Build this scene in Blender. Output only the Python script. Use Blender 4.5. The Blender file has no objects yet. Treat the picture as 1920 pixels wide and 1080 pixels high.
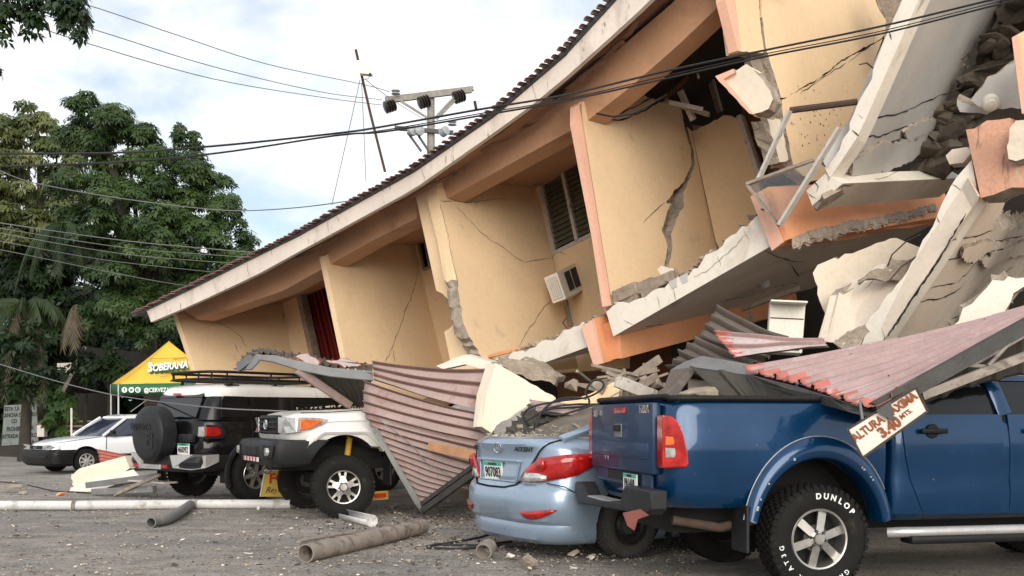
import bpy, bmesh, math, random
import numpy as np
from mathutils import Vector, Matrix, Euler
random.seed(11)
rng = np.random.default_rng(5)
SC = bpy.context.scene
COL = SC.collection
# ------------------------------------------------------------------ camera, sky, sun, exposure
F, HC, HY = 1866.67, 1.25, 787.0          # focal length and horizon in photograph pixels, eye height in metres
cd = bpy.data.cameras.new("camera"); cam = bpy.data.objects.new("camera", cd); COL.objects.link(cam)
cd.lens = 35; cd.sensor_width = 36; cd.shift_y = (HY - 540) / 1920; cd.clip_end = 3000; cd.clip_start = .05
cam.location = (0, 0, HC); cam.rotation_euler = (math.pi / 2, 0, 0)
SC.camera = cam
SUN_EL, SUN_AZ = math.radians(20), math.radians(174)     # azimuth clockwise from +Y: behind the camera
w = bpy.data.worlds.new("World"); SC.world = w; w.use_nodes = True
nt = w.node_tree; N = nt.nodes; L = nt.links; N.clear()
out = N.new('ShaderNodeOutputWorld'); bg = N.new('ShaderNodeBackground'); L.new(bg.outputs[0], out.inputs[0])
sky = N.new('ShaderNodeTexSky'); sky.sky_type = 'NISHITA'; sky.sun_disc = False
sky.sun_elevation = SUN_EL; sky.sun_rotation = SUN_AZ; sky.air_density = 1.0; sky.dust_density = 1.5
tc = N.new('ShaderNodeTexCoord'); sep = N.new('ShaderNodeSeparateXYZ'); L.new(tc.outputs['Generated'], sep.inputs[0])
addz = N.new('ShaderNodeMath'); addz.operation = 'ADD'; addz.inputs[1].default_value = .22; L.new(sep.outputs[2], addz.inputs[0])
mx = N.new('ShaderNodeMath'); mx.operation = 'MAXIMUM'; mx.inputs[1].default_value = .1; L.new(addz.outputs[0], mx.inputs[0])
dv = []
for i in (0, 1):
    d_ = N.new('ShaderNodeMath'); d_.operation = 'DIVIDE'; L.new(sep.outputs[i], d_.inputs[0]); L.new(mx.outputs[0], d_.inputs[1]); dv.append(d_)
cmb = N.new('ShaderNodeCombineXYZ'); L.new(dv[0].outputs[0], cmb.inputs[0]); L.new(dv[1].outputs[0], cmb.inputs[1])
mp = N.new('ShaderNodeMapping'); mp.inputs['Location'].default_value = (1.9, 8.4, 0); mp.inputs['Scale'].default_value = (1.5, 1.1, 1); L.new(cmb.outputs[0], mp.inputs[0])
nz = N.new('ShaderNodeTexNoise'); nz.inputs['Scale'].default_value = 1.35; nz.inputs['Detail'].default_value = 9; nz.inputs['Roughness'].default_value = .55; nz.inputs['Distortion'].default_value = .35
L.new(mp.outputs[0], nz.inputs['Vector'])
rp = N.new('ShaderNodeValToRGB'); rp.color_ramp.elements[0].position = .30; rp.color_ramp.elements[0].color = (0.18, .18, .18, 1)
rp.color_ramp.elements[1].position = .50; rp.color_ramp.elements[1].color = (1, 1, 1, 1); L.new(nz.outputs[0], rp.inputs[0])
nz2 = N.new('ShaderNodeTexNoise'); nz2.inputs['Scale'].default_value = 2.6; nz2.inputs['Detail'].default_value = 6; L.new(mp.outputs[0], nz2.inputs['Vector'])
rp2 = N.new('ShaderNodeValToRGB'); rp2.color_ramp.elements[0].position = .3; rp2.color_ramp.elements[0].color = (.66, .71, .78, 1)
rp2.color_ramp.elements[1].position = .62; rp2.color_ramp.elements[1].color = (.86, .87, .88, 1); L.new(nz2.outputs[0], rp2.inputs[0])
skm = N.new('ShaderNodeVectorMath'); skm.operation = 'SCALE'; skm.inputs[3].default_value = .115; L.new(sky.outputs[0], skm.inputs[0])
mixc = N.new('ShaderNodeMix'); mixc.data_type = 'RGBA'
L.new(rp.outputs[0], mixc.inputs[0]); L.new(skm.outputs[0], mixc.inputs[6]); L.new(rp2.outputs[0], mixc.inputs[7])
L.new(mixc.outputs[2], bg.inputs[0]); bg.inputs[1].default_value = 1.0
sl = bpy.data.lights.new("sun", 'SUN'); sl.energy = 2.2; sl.angle = math.radians(48); sl.color = (1, .93, .82)
so = bpy.data.objects.new("sun", sl); COL.objects.link(so)
sd = Vector((math.sin(SUN_AZ) * math.cos(SUN_EL), math.cos(SUN_AZ) * math.cos(SUN_EL), math.sin(SUN_EL)))
so.rotation_euler = sd.to_track_quat('Z', 'Y').to_euler(); so.location = sd * 50
vs = SC.view_settings; vs.view_transform = 'Standard'; vs.look = 'None'; vs.exposure = 0.5; vs.gamma = 1; vs.use_curve_mapping = False

# ------------------------------------------------------------------ photograph pixel -> place
CAMP = Vector((0, 0, HC))
def ray(px, py): return Vector(((px - 960) / F, 1, (HY - py) / F))
def W(px, py, d): return CAMP + ray(px, py) * d                      # point at depth d
def G(px, py, z=0): return CAMP + ray(px, py) * ((HC - z) * F / (py - HY))   # point on the ground
NB = Vector((.643, .766, 0)).normalized(); CB = 10.44
INW = Vector((.643, .766, .2))                                        # the fallen floors rise inwards
def B(px, py, s=0.):                                                  # point on the plane s metres behind the facade
    r = ray(px, py); return CAMP + r * ((CB + s) / (NB.x * r.x + NB.y))
class Plane:
    def __init__(s, a, b, c):
        s.o = a; s.n = (b - a).cross(c - a).normalized()
        if s.n.dot(CAMP - a) < 0: s.n = -s.n
    def at(s, px, py):
        r = ray(px, py); return CAMP + r * (s.n.dot(s.o - CAMP) / s.n.dot(r))
    def many(s, pts): return [s.at(*p) for p in pts]

# ------------------------------------------------------------------ materials
MATS = {}
def M(name, col, rough=.8, metal=0., var=.18, scale=3., bump=0., bscale=60., col2=None, lo=.35, hi=.7, fine=.08, spec=.5, coat=0., alpha=1., trans=0., spots=None, st=None):
    m = bpy.data.materials.new(name); m.use_nodes = True; MATS[name] = m
    n = m.node_tree.nodes; l = m.node_tree.links; p = n['Principled BSDF']
    c = n.new('ShaderNodeTexCoord'); a = n.new('ShaderNodeTexNoise'); a.inputs['Scale'].default_value = scale; a.inputs['Detail'].default_value = 4; a.inputs['Roughness'].default_value = .6
    l.new(c.outputs['Object'], a.inputs['Vector'])
    r = n.new('ShaderNodeValToRGB'); e = r.color_ramp.elements
    if col2 is None: col2 = tuple(x * (1 - var) for x in col)
    e[0].position = lo; e[0].color = (*col2, 1); e[1].position = hi; e[1].color = (*col, 1); l.new(a.outputs[0], r.inputs[0])
    last = r.outputs[0]
    if fine:
        b = n.new('ShaderNodeTexNoise'); b.inputs['Scale'].default_value = scale * 17; b.inputs['Detail'].default_value = 2; l.new(c.outputs['Object'], b.inputs['Vector'])
        mr = n.new('ShaderNodeMapRange'); mr.inputs[1].default_value = .3; mr.inputs[2].default_value = .7; mr.inputs[3].default_value = 1 - fine; mr.inputs[4].default_value = 1 + fine; l.new(b.outputs[0], mr.inputs[0])
        v = n.new('ShaderNodeVectorMath'); v.operation = 'SCALE'; l.new(last, v.inputs[0]); l.new(mr.outputs[0], v.inputs[3]); last = v.outputs[0]
    vec_ = c.outputs['Object']
    if st: mpp = n.new('ShaderNodeMapping'); mpp.inputs['Scale'].default_value = st; l.new(vec_, mpp.inputs[0]); vec_ = mpp.outputs[0]
    if spots:                                                          # (colour, scale, threshold): stains, dust, chips with a shape of their own
        for (sc_, ss, th, wd) in spots:
            q = n.new('ShaderNodeTexNoise'); q.inputs['Scale'].default_value = ss; q.inputs['Detail'].default_value = 5; q.inputs['Roughness'].default_value = .65; q.inputs['Distortion'].default_value = .4; l.new(vec_, q.inputs['Vector'])
            g = n.new('ShaderNodeMapRange'); g.inputs[1].default_value = th; g.inputs[2].default_value = th + wd; l.new(q.outputs[0], g.inputs[0])
            k = n.new('ShaderNodeMix'); k.data_type = 'RGBA'; l.new(g.outputs[0], k.inputs[0]); l.new(last, k.inputs[6]); k.inputs[7].default_value = (*sc_, 1); last = k.outputs[2]
    l.new(last, p.inputs['Base Color'])
    rr = n.new('ShaderNodeMapRange'); rr.inputs[1].default_value = .3; rr.inputs[2].default_value = .7; rr.inputs[3].default_value = max(0.02, rough - .08); rr.inputs[4].default_value = min(1, rough + .1); l.new(a.outputs[0], rr.inputs[0]); l.new(rr.outputs[0], p.inputs['Roughness'])
    p.inputs['Metallic'].default_value = metal; p.inputs['Specular IOR Level'].default_value = spec; p.inputs['Coat Weight'].default_value = coat
    p.inputs['Coat Roughness'].default_value = .06
    if trans: p.inputs['Transmission Weight'].default_value = trans
    if alpha < 1: p.inputs['Alpha'].default_value = alpha
    if bump:
        bn = n.new('ShaderNodeTexNoise'); bn.inputs['Scale'].default_value = bscale; bn.inputs['Detail'].default_value = 4; l.new(c.outputs['Object'], bn.inputs['Vector'])
        bb = n.new('ShaderNodeBump'); bb.inputs['Strength'].default_value = bump; bb.inputs['Distance'].default_value = .02; l.new(bn.outputs[0], bb.inputs['Height']); l.new(bb.outputs[0], p.inputs['Normal'])
    return m
YEL = M('plaster_yellow', (.80, .585, .365), .85, var=.09, scale=.9, bump=.12, bscale=30, fine=.03, spots=[((.68, .485, .29), 1.1, .56, .25), ((.58, .43, .29), 3.3, .62, .12), ((.40, .30, .21), 9, .69, .08)])
CRM = M('plaster_cream', (.76, .66, .525), .85, var=.10, scale=1.1, bump=.15, bscale=25, fine=.04, spots=[((.55, .46, .35), 2.0, .6, .2), ((.30, .26, .22), 9, .70, .08)])
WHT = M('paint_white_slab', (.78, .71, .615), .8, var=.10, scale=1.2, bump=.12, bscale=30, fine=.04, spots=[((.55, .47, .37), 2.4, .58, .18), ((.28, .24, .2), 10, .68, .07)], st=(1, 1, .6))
PCH = M('plaster_peach', (.74, .335, .165), .85, var=.12, scale=1.5, bump=.12, bscale=30, fine=.04, spots=[((.42, .22, .14), 2.2, .62, .2)])
PNK = M('plaster_pink', (.80, .46, .33), .85, var=.1, scale=1.5, bump=.1, fine=.04)
BEAM = M('beam_brown', (.56, .315, .185), .85, var=.2, scale=1.0, bump=.12, bscale=25, fine=.04, spots=[((.30, .16, .09), 1.6, .55, .25)])
FASC = M('fascia_board', (.78, .68, .60), .75, var=.1, scale=1.0, bump=.1, fine=.04, spots=[((.50, .43, .37), 2.2, .52, .2), ((.20, .165, .14), 6, .62, .09)], st=(1.3, 1.3, .4))
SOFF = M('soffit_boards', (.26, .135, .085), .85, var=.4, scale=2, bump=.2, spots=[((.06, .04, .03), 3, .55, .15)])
TILE = M('clay_tile', (.30, .165, .14), .85, var=.35, scale=6, bump=.2, spots=[((.16, .11, .09), 9, .56, .15)])
RAW = M('raw_concrete', (.43, .355, .28), .95, var=.4, scale=6, bump=.8, bscale=35, fine=.2, spots=[((.20, .16, .125), 5, .56, .12), ((.62, .54, .44), 14, .62, .08), ((.12, .095, .075), 22, .64, .06)])
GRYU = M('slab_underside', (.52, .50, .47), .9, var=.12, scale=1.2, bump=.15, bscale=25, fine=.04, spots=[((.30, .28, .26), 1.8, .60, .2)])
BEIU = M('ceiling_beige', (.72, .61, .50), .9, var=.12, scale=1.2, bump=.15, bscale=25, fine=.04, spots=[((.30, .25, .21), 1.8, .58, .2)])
DRK = M('dark_interior', (.035, .028, .022), .95, var=.4)  # near black; puts the shade of voids into the colour
BLKH = M('crack_gap', (.03, .022, .016), 1, fine=0)
CRK = M('crack_edge', (.17, .12, .08), 1, fine=.1)
WOOD = M('weathered_timber', (.38, .31, .25), .9, var=.4, scale=8, bump=.4)
WOODW = M('white_painted_wood', (.62, .57, .52), .75, var=.25, scale=9, bump=.3, spots=[((.28, .24, .2), 9, .56, .1)])
WOODO = M('fresh_plank', (.52, .27, .14), .8, var=.3, scale=7, bump=.25)
WOODB = M('brown_door_wood', (.20, .085, .035), .7, var=.4, scale=5, bump=.2)
STLG = M('galvanised', (.22, .22, .22), .55, .3, var=.25, scale=5, bump=.15, spots=[((.16, .15, .14), 4, .58, .15)])
STLD = M('dark_steel', (.09, .085, .08), .6, .4, var=.4, scale=6, bump=.2)
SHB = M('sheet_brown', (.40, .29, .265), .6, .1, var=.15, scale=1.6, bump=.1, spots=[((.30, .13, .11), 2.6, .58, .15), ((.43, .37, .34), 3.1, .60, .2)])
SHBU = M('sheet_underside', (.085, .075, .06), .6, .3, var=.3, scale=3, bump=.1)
SHP = M('sheet_faded_pink', (.50, .41, .40), .6, .05, var=.14, scale=1.5, bump=.08, spots=[((.46, .22, .19), 1.9, .60, .14), ((.33, .25, .22), 5, .60, .12), ((.64, .50, .47), 3, .60, .2)])
SHR = M('sheet_red_paint', (.48, .15, .12), .6, .05, var=.25, scale=6, spots=[((.50, .3, .27), 9, .60, .1)])
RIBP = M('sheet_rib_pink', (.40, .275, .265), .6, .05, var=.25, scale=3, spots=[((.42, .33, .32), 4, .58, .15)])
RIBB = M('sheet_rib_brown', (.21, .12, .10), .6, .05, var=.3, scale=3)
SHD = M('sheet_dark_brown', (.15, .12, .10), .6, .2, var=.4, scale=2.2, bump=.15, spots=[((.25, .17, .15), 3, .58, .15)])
RED = M('curtain_red', (.24, .014, .014), .9, var=.3, scale=5, fine=.05)
GLS = M('window_glass', (.008, .009, .010), .08, fine=0, var=.2, spec=.4)
PANE = M('clear_pane', (.75, .78, .78), .08, fine=0, var=.02, trans=1.)
LVR = M('louvre_glass', (.17, .165, .11), .2, var=.3, scale=5, fine=.05, spec=.6)
ACW = M('appliance_white', (.80, .75, .65), .5, var=.12, scale=3, spots=[((.36, .28, .2), 6, .63, .1)])
BLK = M('black_plastic', (.010, .010, .010), .5, spec=.25, var=.25, scale=6, fine=.1, spots=[((.06, .055, .05), 5, .6, .2)])
DGP = M('grey_plastic', (.018, .019, .021), .5, spec=.3, var=.25, scale=5, fine=.08, spots=[((.05, .045, .04), 4, .6, .2)])
RUB = M('tyre_rubber', (.016, .015, .014), .85, spec=.2, var=.3, scale=9, bump=.2, spots=[((.055, .047, .038), 6, .58, .2)])
RUBD = M('tyre_dusty', (.06, .055, .05), .9, var=.3, scale=9, bump=.2, spots=[((.13, .11, .09), 6, .55, .2)])
ALU = M('alloy', (.52, .50, .47), .32, .85, var=.15, scale=9, fine=.05, spots=[((.16, .13, .1), 10, .63, .1)])
CHR = M('chrome', (.75, .75, .75), .12, 1., fine=0, var=.05)
STLW = M('steel_wheel', (.03, .028, .026), .6, .3, var=.3, scale=12, spots=[((.16, .09, .05), 9, .58, .12)])
LRED = M('lamp_red', (.50, .012, .010), .12, var=.45, scale=14, fine=.15, coat=.6)
LORG = M('lamp_orange', (.75, .16, .03), .15, var=.3, scale=14, fine=.1, coat=.6)
LCLR = M('lamp_clear', (.62, .62, .60), .15, .4, var=.5, scale=16, fine=.15, coat=.6)
BLU = M('paint_blue', (.0010, .037, .108), .22, .35, var=.12, scale=2, fine=.02, spec=.3, coat=.75, spots=[((.02, .05, .10), 3.2, .64, .2), ((.16, .15, .14), 21, .69, .05)])
BLUT = M('paint_blue_tailgate', (.004, .030, .088), .5, .2, var=.2, scale=2, fine=.02, coat=.15, spots=[((.10, .10, .14), 2.6, .62, .2)])
LBL = M('paint_pale_blue', (.27, .355, .46), .3, .35, var=.08, scale=2, fine=.02, coat=.8, spots=[((.33, .36, .40), 2.6, .62, .25)])
WPT = M('paint_white', (.76, .74, .70), .3, 0, var=.06, scale=2, fine=.02, coat=.8, spots=[((.42, .37, .32), 4, .64, .12), ((.12, .1, .08), 26, .70, .03)])
WPT2 = M('paint_white_clean', (.80, .81, .83), .28, 0, var=.04, scale=2, fine=.01, coat=.8)
BPT = M('paint_black', (.006, .006, .0065), .25, 0, var=.2, scale=3, fine=.05, spec=.3, coat=.25, spots=[((.03, .028, .025), 8, .64, .15)])
SIL = M('paint_silver', (.50, .49, .48), .4, .5, var=.1, scale=3)
DUST = M('dust_layer', (.20, .165, .13), 1, var=.4, scale=5, bump=.6, bscale=40, spots=[((.42, .38, .34), 14, .64, .06)])
PLW = M('plate_white', (.78, .79, .76), .5, var=.05, fine=.02)
INK = M('ink_black', (.015, .015, .016), .6, fine=0)
PGR = M('plate_green', (.05, .38, .28), .5, fine=0, var=.05)
TENTY = M('tent_yellow', (.80, .47, .055), .7, var=.08, scale=1.2, bump=.05)
TENTG = M('tent_green', (.022, .125, .055), .7, var=.15, scale=1.5)
TXW = M('lettering_white', (.82, .83, .80), .6, fine=0, var=.04)
TXG = M('lettering_green', (.02, .13, .05), .6, fine=0)
TXR = M('lettering_red', (.55, .03, .02), .6, fine=.1)
RST = M('lettering_rust', (.30, .085, .030), .8, var=.35, scale=22, fine=.2)
RSTE = M('rust', (.085, .052, .038), .9, var=.4, scale=14, fine=.2, bump=.3)
SGW = M('sign_white_weathered', (.72, .66, .58), .7, var=.12, scale=4, spots=[((.40, .20, .11), 8, .62, .1), ((.5, .42, .33), 5, .56, .2)])
SGY = M('sign_yellow', (.58, .40, .07), .5, var=.12, scale=4, spots=[((.42, .30, .08), 7, .60, .15)])
BOARD = M('sign_old_board', (.22, .25, .24), .8, var=.3, scale=4, spots=[((.12, .15, .13), 5, .52, .15)])
PVC = M('pvc_white', (.62, .61, .60), .55, var=.15, scale=2.5, spots=[((.32, .28, .24), 5, .56, .15), ((.10, .09, .08), 9, .66, .1)])
PVCG = M('pvc_grey', (.21, .21, .205), .6, var=.25, scale=5, spots=[((.34, .31, .27), 6, .58, .15)])
PVCT = M('pvc_dirty', (.33, .28, .235), .75, var=.35, scale=7, spots=[((.13, .10, .08), 8, .52, .12)])
CAB = M('cable_black', (.02, .02, .021), .7, fine=0)
CABG = M('cable_grey', (.16, .16, .165), .7, fine=0)
POLEM = M('pole_timber', (.33, .31, .27), .9, var=.35, scale=6, bump=.3)
CER = M('insulator_dark', (.030, .020, .016), .25, fine=0)
CERG = M('insulator_grey', (.36, .38, .40), .25, fine=0)
BARK = M('bark', (.05, .04, .03), .95, var=.4, scale=6, bump=.6, bscale=12)
STONE = M('rubble_stone', (.42, .345, .27), .95, var=.4, scale=5, bump=.5, bscale=30, spots=[((.58, .50, .40), 3, .55, .1)])
BRICKM = M('hollow_block', (.38, .30, .23), .95, var=.4, scale=9, bump=.6, bscale=40)
DRYP = M('palm_dry', (.12, .095, .065), .9, var=.4, scale=5)
def leafmat(name, c1, c2, sc=.7):
    m = bpy.data.materials.new(name); m.use_nodes = True; n = m.node_tree.nodes; l = m.node_tree.links; n.clear()
    o = n.new('ShaderNodeOutputMaterial'); p = n.new('ShaderNodeBsdfPrincipled'); t = n.new('ShaderNodeBsdfTranslucent'); x = n.new('ShaderNodeMixShader'); x.inputs[0].default_value = .28
    c = n.new('ShaderNodeTexCoord'); a = n.new('ShaderNodeTexNoise'); a.inputs['Scale'].default_value = sc; a.inputs['Detail'].default_value = 8; l.new(c.outputs['Object'], a.inputs[0])
    r = n.new('ShaderNodeValToRGB'); r.color_ramp.elements[0].position = .36; r.color_ramp.elements[0].color = (*c1, 1); r.color_ramp.elements[1].position = .64; r.color_ramp.elements[1].color = (*c2, 1)
    l.new(a.outputs[0], r.inputs[0]); l.new(r.outputs[0], p.inputs['Base Color']); l.new(r.outputs[0], t.inputs[0]); p.inputs['Roughness'].default_value = .45; p.inputs['Specular IOR Level'].default_value = .35
    l.new(p.outputs[0], x.inputs[1]); l.new(t.outputs[0], x.inputs[2]); l.new(x.outputs[0], o.inputs[0]); return m
LF1 = leafmat('leaf_dark_green', (.020, .046, .013), (.072, .120, .030))
LF2 = leafmat('leaf_olive', (.050, .080, .020), (.19, .205, .075))
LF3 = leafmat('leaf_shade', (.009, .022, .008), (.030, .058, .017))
LF4 = leafmat('palm_green', (.018, .038, .014), (.05, .072, .022))
LF5 = leafmat('leaf_bright', (.05, .11, .022), (.11, .18, .045))

# ------------------------------------------------------------------ mesh helpers
ROOTLOC = {}
def tag(o, label=None, cat=None, group=None, kind=None):
    if label: o['label'] = label
    if cat: o['category'] = cat
    if group: o['group'] = group
    if kind: o['kind'] = kind
    return o
def thing(name, label, cat, loc, rotz=0, group=None, rot=None):
    o = bpy.data.objects.new(name, None); COL.objects.link(o); o.location = loc; o.rotation_euler = rot if rot else (0, 0, rotz); o.empty_display_size = .2
    tag(o, label, cat, group); return o
def rootof(o):
    while o.parent: o = o.parent
    return o
class MB:
    def __init__(s): s.v = []; s.f = []; s.m = []
    def add(s, vs, fs, mi=0):
        k = len(s.v); s.v += [tuple(v) for v in vs]; s.f += [tuple(i + k for i in f) for f in fs]; s.m += [mi] * len(fs); return s
    def box(s, c, d, rot=None, mi=0, bev=0):
        x, y, z = (i / 2 for i in d)
        if bev:
            bm = bmesh.new(); bmesh.ops.create_cube(bm, size=1); 
            for v in bm.verts: v.co = Vector((v.co.x * d[0], v.co.y * d[1], v.co.z * d[2]))
            bmesh.ops.bevel(bm, geom=list(bm.edges), offset=bev, segments=2, affect='EDGES', profile=.5)
            vs = [v.co.copy() for v in bm.verts]; bm.verts.index_update(); fs = [[v.index for v in f.verts] for f in bm.faces]; bm.free()
        else:
            vs = [Vector(p) for p in ((-x, -y, -z), (x, -y, -z), (x, y, -z), (-x, y, -z), (-x, -y, z), (x, -y, z), (x, y, z), (-x, y, z))]
            fs = [(3, 2, 1, 0), (4, 5, 6, 7), (0, 1, 5, 4), (1, 2, 6, 5), (2, 3, 7, 6), (3, 0, 4, 7)]
        if rot is not None: vs = [rot @ v for v in vs]
        c = Vector(c); return s.add([v + c for v in vs], fs, mi)
    def bar(s, a, b, wd, ht, up=Vector((0, 0, 1)), mi=0, bev=0):
        a = Vector(a); b = Vector(b); t = (b - a).normalized(); sd_ = t.cross(up)
        if sd_.length < 1e-4: sd_ = t.cross(Vector((0, 1, 0)))
        sd_.normalize(); u = sd_.cross(t)
        R = Matrix((t, sd_, u)).transposed(); return s.box((a + b) / 2, ((b - a).length, wd, ht), R, mi, bev)
    def tube(s, path, r, n=8, mi=0, cap=True, closed=False):
        P = [Vector(p) for p in path]; k0 = len(s.v); m = len(P); rs = r if hasattr(r, '__len__') else [r] * m
        up = Vector((0, 0, 1)); vs = []
        for i, p in enumerate(P):
            if closed: t = (P[(i + 1) % m] - P[i - 1])
            else: t = (P[min(i + 1, m - 1)] - P[max(i - 1, 0)])
            t.normalize(); a = t.cross(up)
            if a.length < 1e-3: a = t.cross(Vector((0, 1, 0)))
            a.normalize(); b = a.cross(t); 
            for j in range(n):
                q = 2 * math.pi * j / n; vs.append(p + (a * math.cos(q) + b * math.sin(q)) * rs[i])
        fs = []
        for i in range(m if closed else m - 1):
            i2 = (i + 1) % m
            for j in range(n): fs.append((i * n + j, i * n + (j + 1) % n, i2 * n + (j + 1) % n, i2 * n + j))
        if cap and not closed: fs += [tuple(range(n - 1, -1, -1)), tuple(range((m - 1) * n, m * n))]
        return s.add(vs, fs, mi)
    def lathe(s, prof, n=32, axis='y', c=(0, 0, 0), mi=0, closed=False):   # prof: (radius, along)
        vs = []; m = len(prof); c = Vector(c)
        for (r, h) in prof:
            for j in range(n):
                q = 2 * math.pi * j / n; x, y = r * math.cos(q), r * math.sin(q)
                vs.append(c + (Vector((x, h, y)) if axis == 'y' else Vector((x, y, h)) if axis == 'z' else Vector((h, x, y))))
        fs = []
        for i in range(m if closed else m - 1):
            i2 = (i + 1) % m
            for j in range(n): fs.append((i * n + j, i * n + (j + 1) % n, i2 * n + (j + 1) % n, i2 * n + j))
        return s.add(vs, fs, mi)
    def prism(s, pts, vec, mi=0, mside=None):
        P = [Vector(p) for p in pts]; n = len(P); vec = Vector(vec); ms = mi if mside is None else mside
        s.add(P + [p + vec for p in P], [tuple(range(n)), tuple(range(2 * n - 1, n - 1, -1))], mi)
        k = len(s.v) - 2 * n
        for i in range(n): s.f.append((k + i, k + (i + 1) % n, k + n + (i + 1) % n, k + n + i)); s.m.append(ms)
        return s
    def rock(s, c, size, seed=None, mi=0, npts=13):
        r = random.Random(seed) if seed is not None else random; bm = bmesh.new()
        for i in range(npts):
            a = Vector((r.gauss(0, 1), r.gauss(0, 1), r.gauss(0, 1))).normalized() * r.uniform(.7, 1)
            bm.verts.new((a.x * size[0] / 2, a.y * size[1] / 2, a.z * size[2] / 2))
        rs = bmesh.ops.convex_hull(bm, input=list(bm.verts))
        bmesh.ops.delete(bm, geom=[g for g in rs['geom_interior'] if isinstance(g, bmesh.types.BMVert)], context='VERTS')
        bm.verts.index_update(); R = Euler((r.uniform(-.4, .4), r.uniform(-.4, .4), r.uniform(0, 6.3))).to_matrix()
        vs = [R @ v.co + Vector(c) for v in bm.verts]; fs = [[v.index for v in f.verts] for f in bm.faces]; bm.free(); return s.add(vs, fs, mi)
    def build(s, name, mat, parent=None, smooth=None, local=False, label=None, cat=None, group=None, kind=None, bevel=0, solid=0, base=None):
        me = bpy.data.meshes.new(name); V = [Vector(v) for v in s.v]
        o = bpy.data.objects.new(name, me); COL.objects.link(o)
        if parent is not None:
            if not local:
                L0 = rootof(parent).location; V = [v - L0 for v in V]
            o.parent = parent
        elif not local:
            lo = Vector((min(v.x for v in V), min(v.y for v in V), min(v.z for v in V))); hi = Vector((max(v.x for v in V), max(v.y for v in V), max(v.z for v in V)))
            L0 = Vector(((lo.x + hi.x) / 2, (lo.y + hi.y) / 2, lo.z)) if base is None else Vector(base); V = [v - L0 for v in V]; o.location = L0
        me.from_pydata([tuple(v) for v in V], [], s.f)
        for m_ in (mat if isinstance(mat, (list, tuple)) else [mat]): me.materials.append(m_)
        if any(s.m): me.polygons.foreach_set('material_index', s.m)
        if smooth is not None:
            me.polygons.foreach_set('use_smooth', [True] * len(me.polygons)); me.set_sharp_from_angle(angle=math.radians(smooth))
        if bevel:
            b = o.modifiers.new('bevel', 'BEVEL'); b.width = bevel; b.segments = 2; b.limit_method = 'ANGLE'; b.angle_limit = math.radians(40)
        if solid:
            b = o.modifiers.new('solid', 'SOLIDIFY'); b.thickness = solid; b.offset = 0
            if isinstance(mat, (list, tuple)) and len(mat) > 1: b.material_offset = 1
        tag(o, label, cat, group, kind); return o
def fixnormals(o):
    bm = bmesh.new(); bm.from_mesh(o.data); bmesh.ops.recalc_face_normals(bm, faces=bm.faces); bm.to_mesh(o.data); bm.free()
def piece(name, pts, vec, face, side=None, parent=None, jag=(), amp=.03, step=.07, seed=1, back=None, **kw):
    """a slab of wall or floor: outline pts, thickness vec; the edges listed in jag are broken and show raw concrete"""
    r = random.Random(seed); P = [Vector(p) for p in pts]; vec = Vector(vec); n = len(P); nrm = Vector((0, 0, 0))
    for i in range(n): nrm += (P[i] - P[0]).cross(P[(i + 1) % n] - P[0])
    nrm.normalize()
    if jag == 'all': jag = range(n)
    side = side or RAW; Q = []; fl = []
    for i in range(n):
        a, b = P[i], P[(i + 1) % n]; Q.append(a); jj = i in jag; fl.append(jj)
        if jj:
            k = max(1, int((b - a).length / step)); e = (b - a).normalized(); pr = e.cross(nrm)
            w_ = 0
            for q in range(1, k):
                w_ = w_ * .5 + r.uniform(-amp, amp); t = (q + r.uniform(-.3, .3)) / k; Q.append(a.lerp(b, t) + pr * w_); fl.append(True)
    m = len(Q); rows = [0, .35, .7, 1] if any(fl) else [0, 1]; vs = []
    for ri, t in enumerate(rows):
        for i, q in enumerate(Q):
            j = Vector((0, 0, 0))
            if 0 < ri and (fl[i] or fl[i - 1]) and len(rows) > 2: j = Vector((r.uniform(-1, 1), r.uniform(-1, 1), r.uniform(-1, 1))) * amp * .9
            vs.append(q + vec * t + j)
    mb = MB(); nr = len(rows); mb.add(vs, [tuple(range(m))], 0); k = (nr - 1) * m
    mb.f.append(tuple(range(k + m - 1, k - 1, -1))); mb.m.append(2 if back else 0)
    for a in range(nr - 1):
        for i in range(m):
            i2 = (i + 1) % m; mb.f.append((a * m + i, a * m + i2, (a + 1) * m + i2, (a + 1) * m + i)); mb.m.append(1 if fl[i] else (0 if not kw.get('sideall') else 1))
    kw.pop('sideall', None)
    o = mb.build(name, [face, side] + ([back] if back else []), parent, **kw); fixnormals(o); return o
def crack(plane, path, w_, parent, mat=None, off=.006, seed=3):
    r = random.Random(seed + int(path[0][0])); P = []
    for (a, b) in zip(path[:-1], path[1:]):
        k = max(1, int(math.hypot(b[0] - a[0], b[1] - a[1]) / 7))
        for q in range(k):
            t = q / k; j = 0 if q == 0 else 1; P.append((a[0] + (b[0] - a[0]) * t + j * r.uniform(-1.6, 1.6), a[1] + (b[1] - a[1]) * t + j * r.uniform(-1.6, 1.6)))
    P.append(path[-1]); pts = [plane.at(*p) + plane.n * off for p in P]; mb = MB(); vs = []
    for i, p in enumerate(pts):
        t = (pts[min(i + 1, len(pts) - 1)] - pts[max(0, i - 1)]).normalized(); sd_ = t.cross(plane.n); f = w_ * r.uniform(.35, 1.) * (.25 if i in (0, len(pts) - 1) else 1)
        vs += [p - sd_ * f, p + sd_ * f]
    mb.add(vs, [(2 * i, 2 * i + 1, 2 * i + 3, 2 * i + 2) for i in range(len(pts) - 1)]); return mb.build('crack', mat or BLKH, parent)
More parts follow.
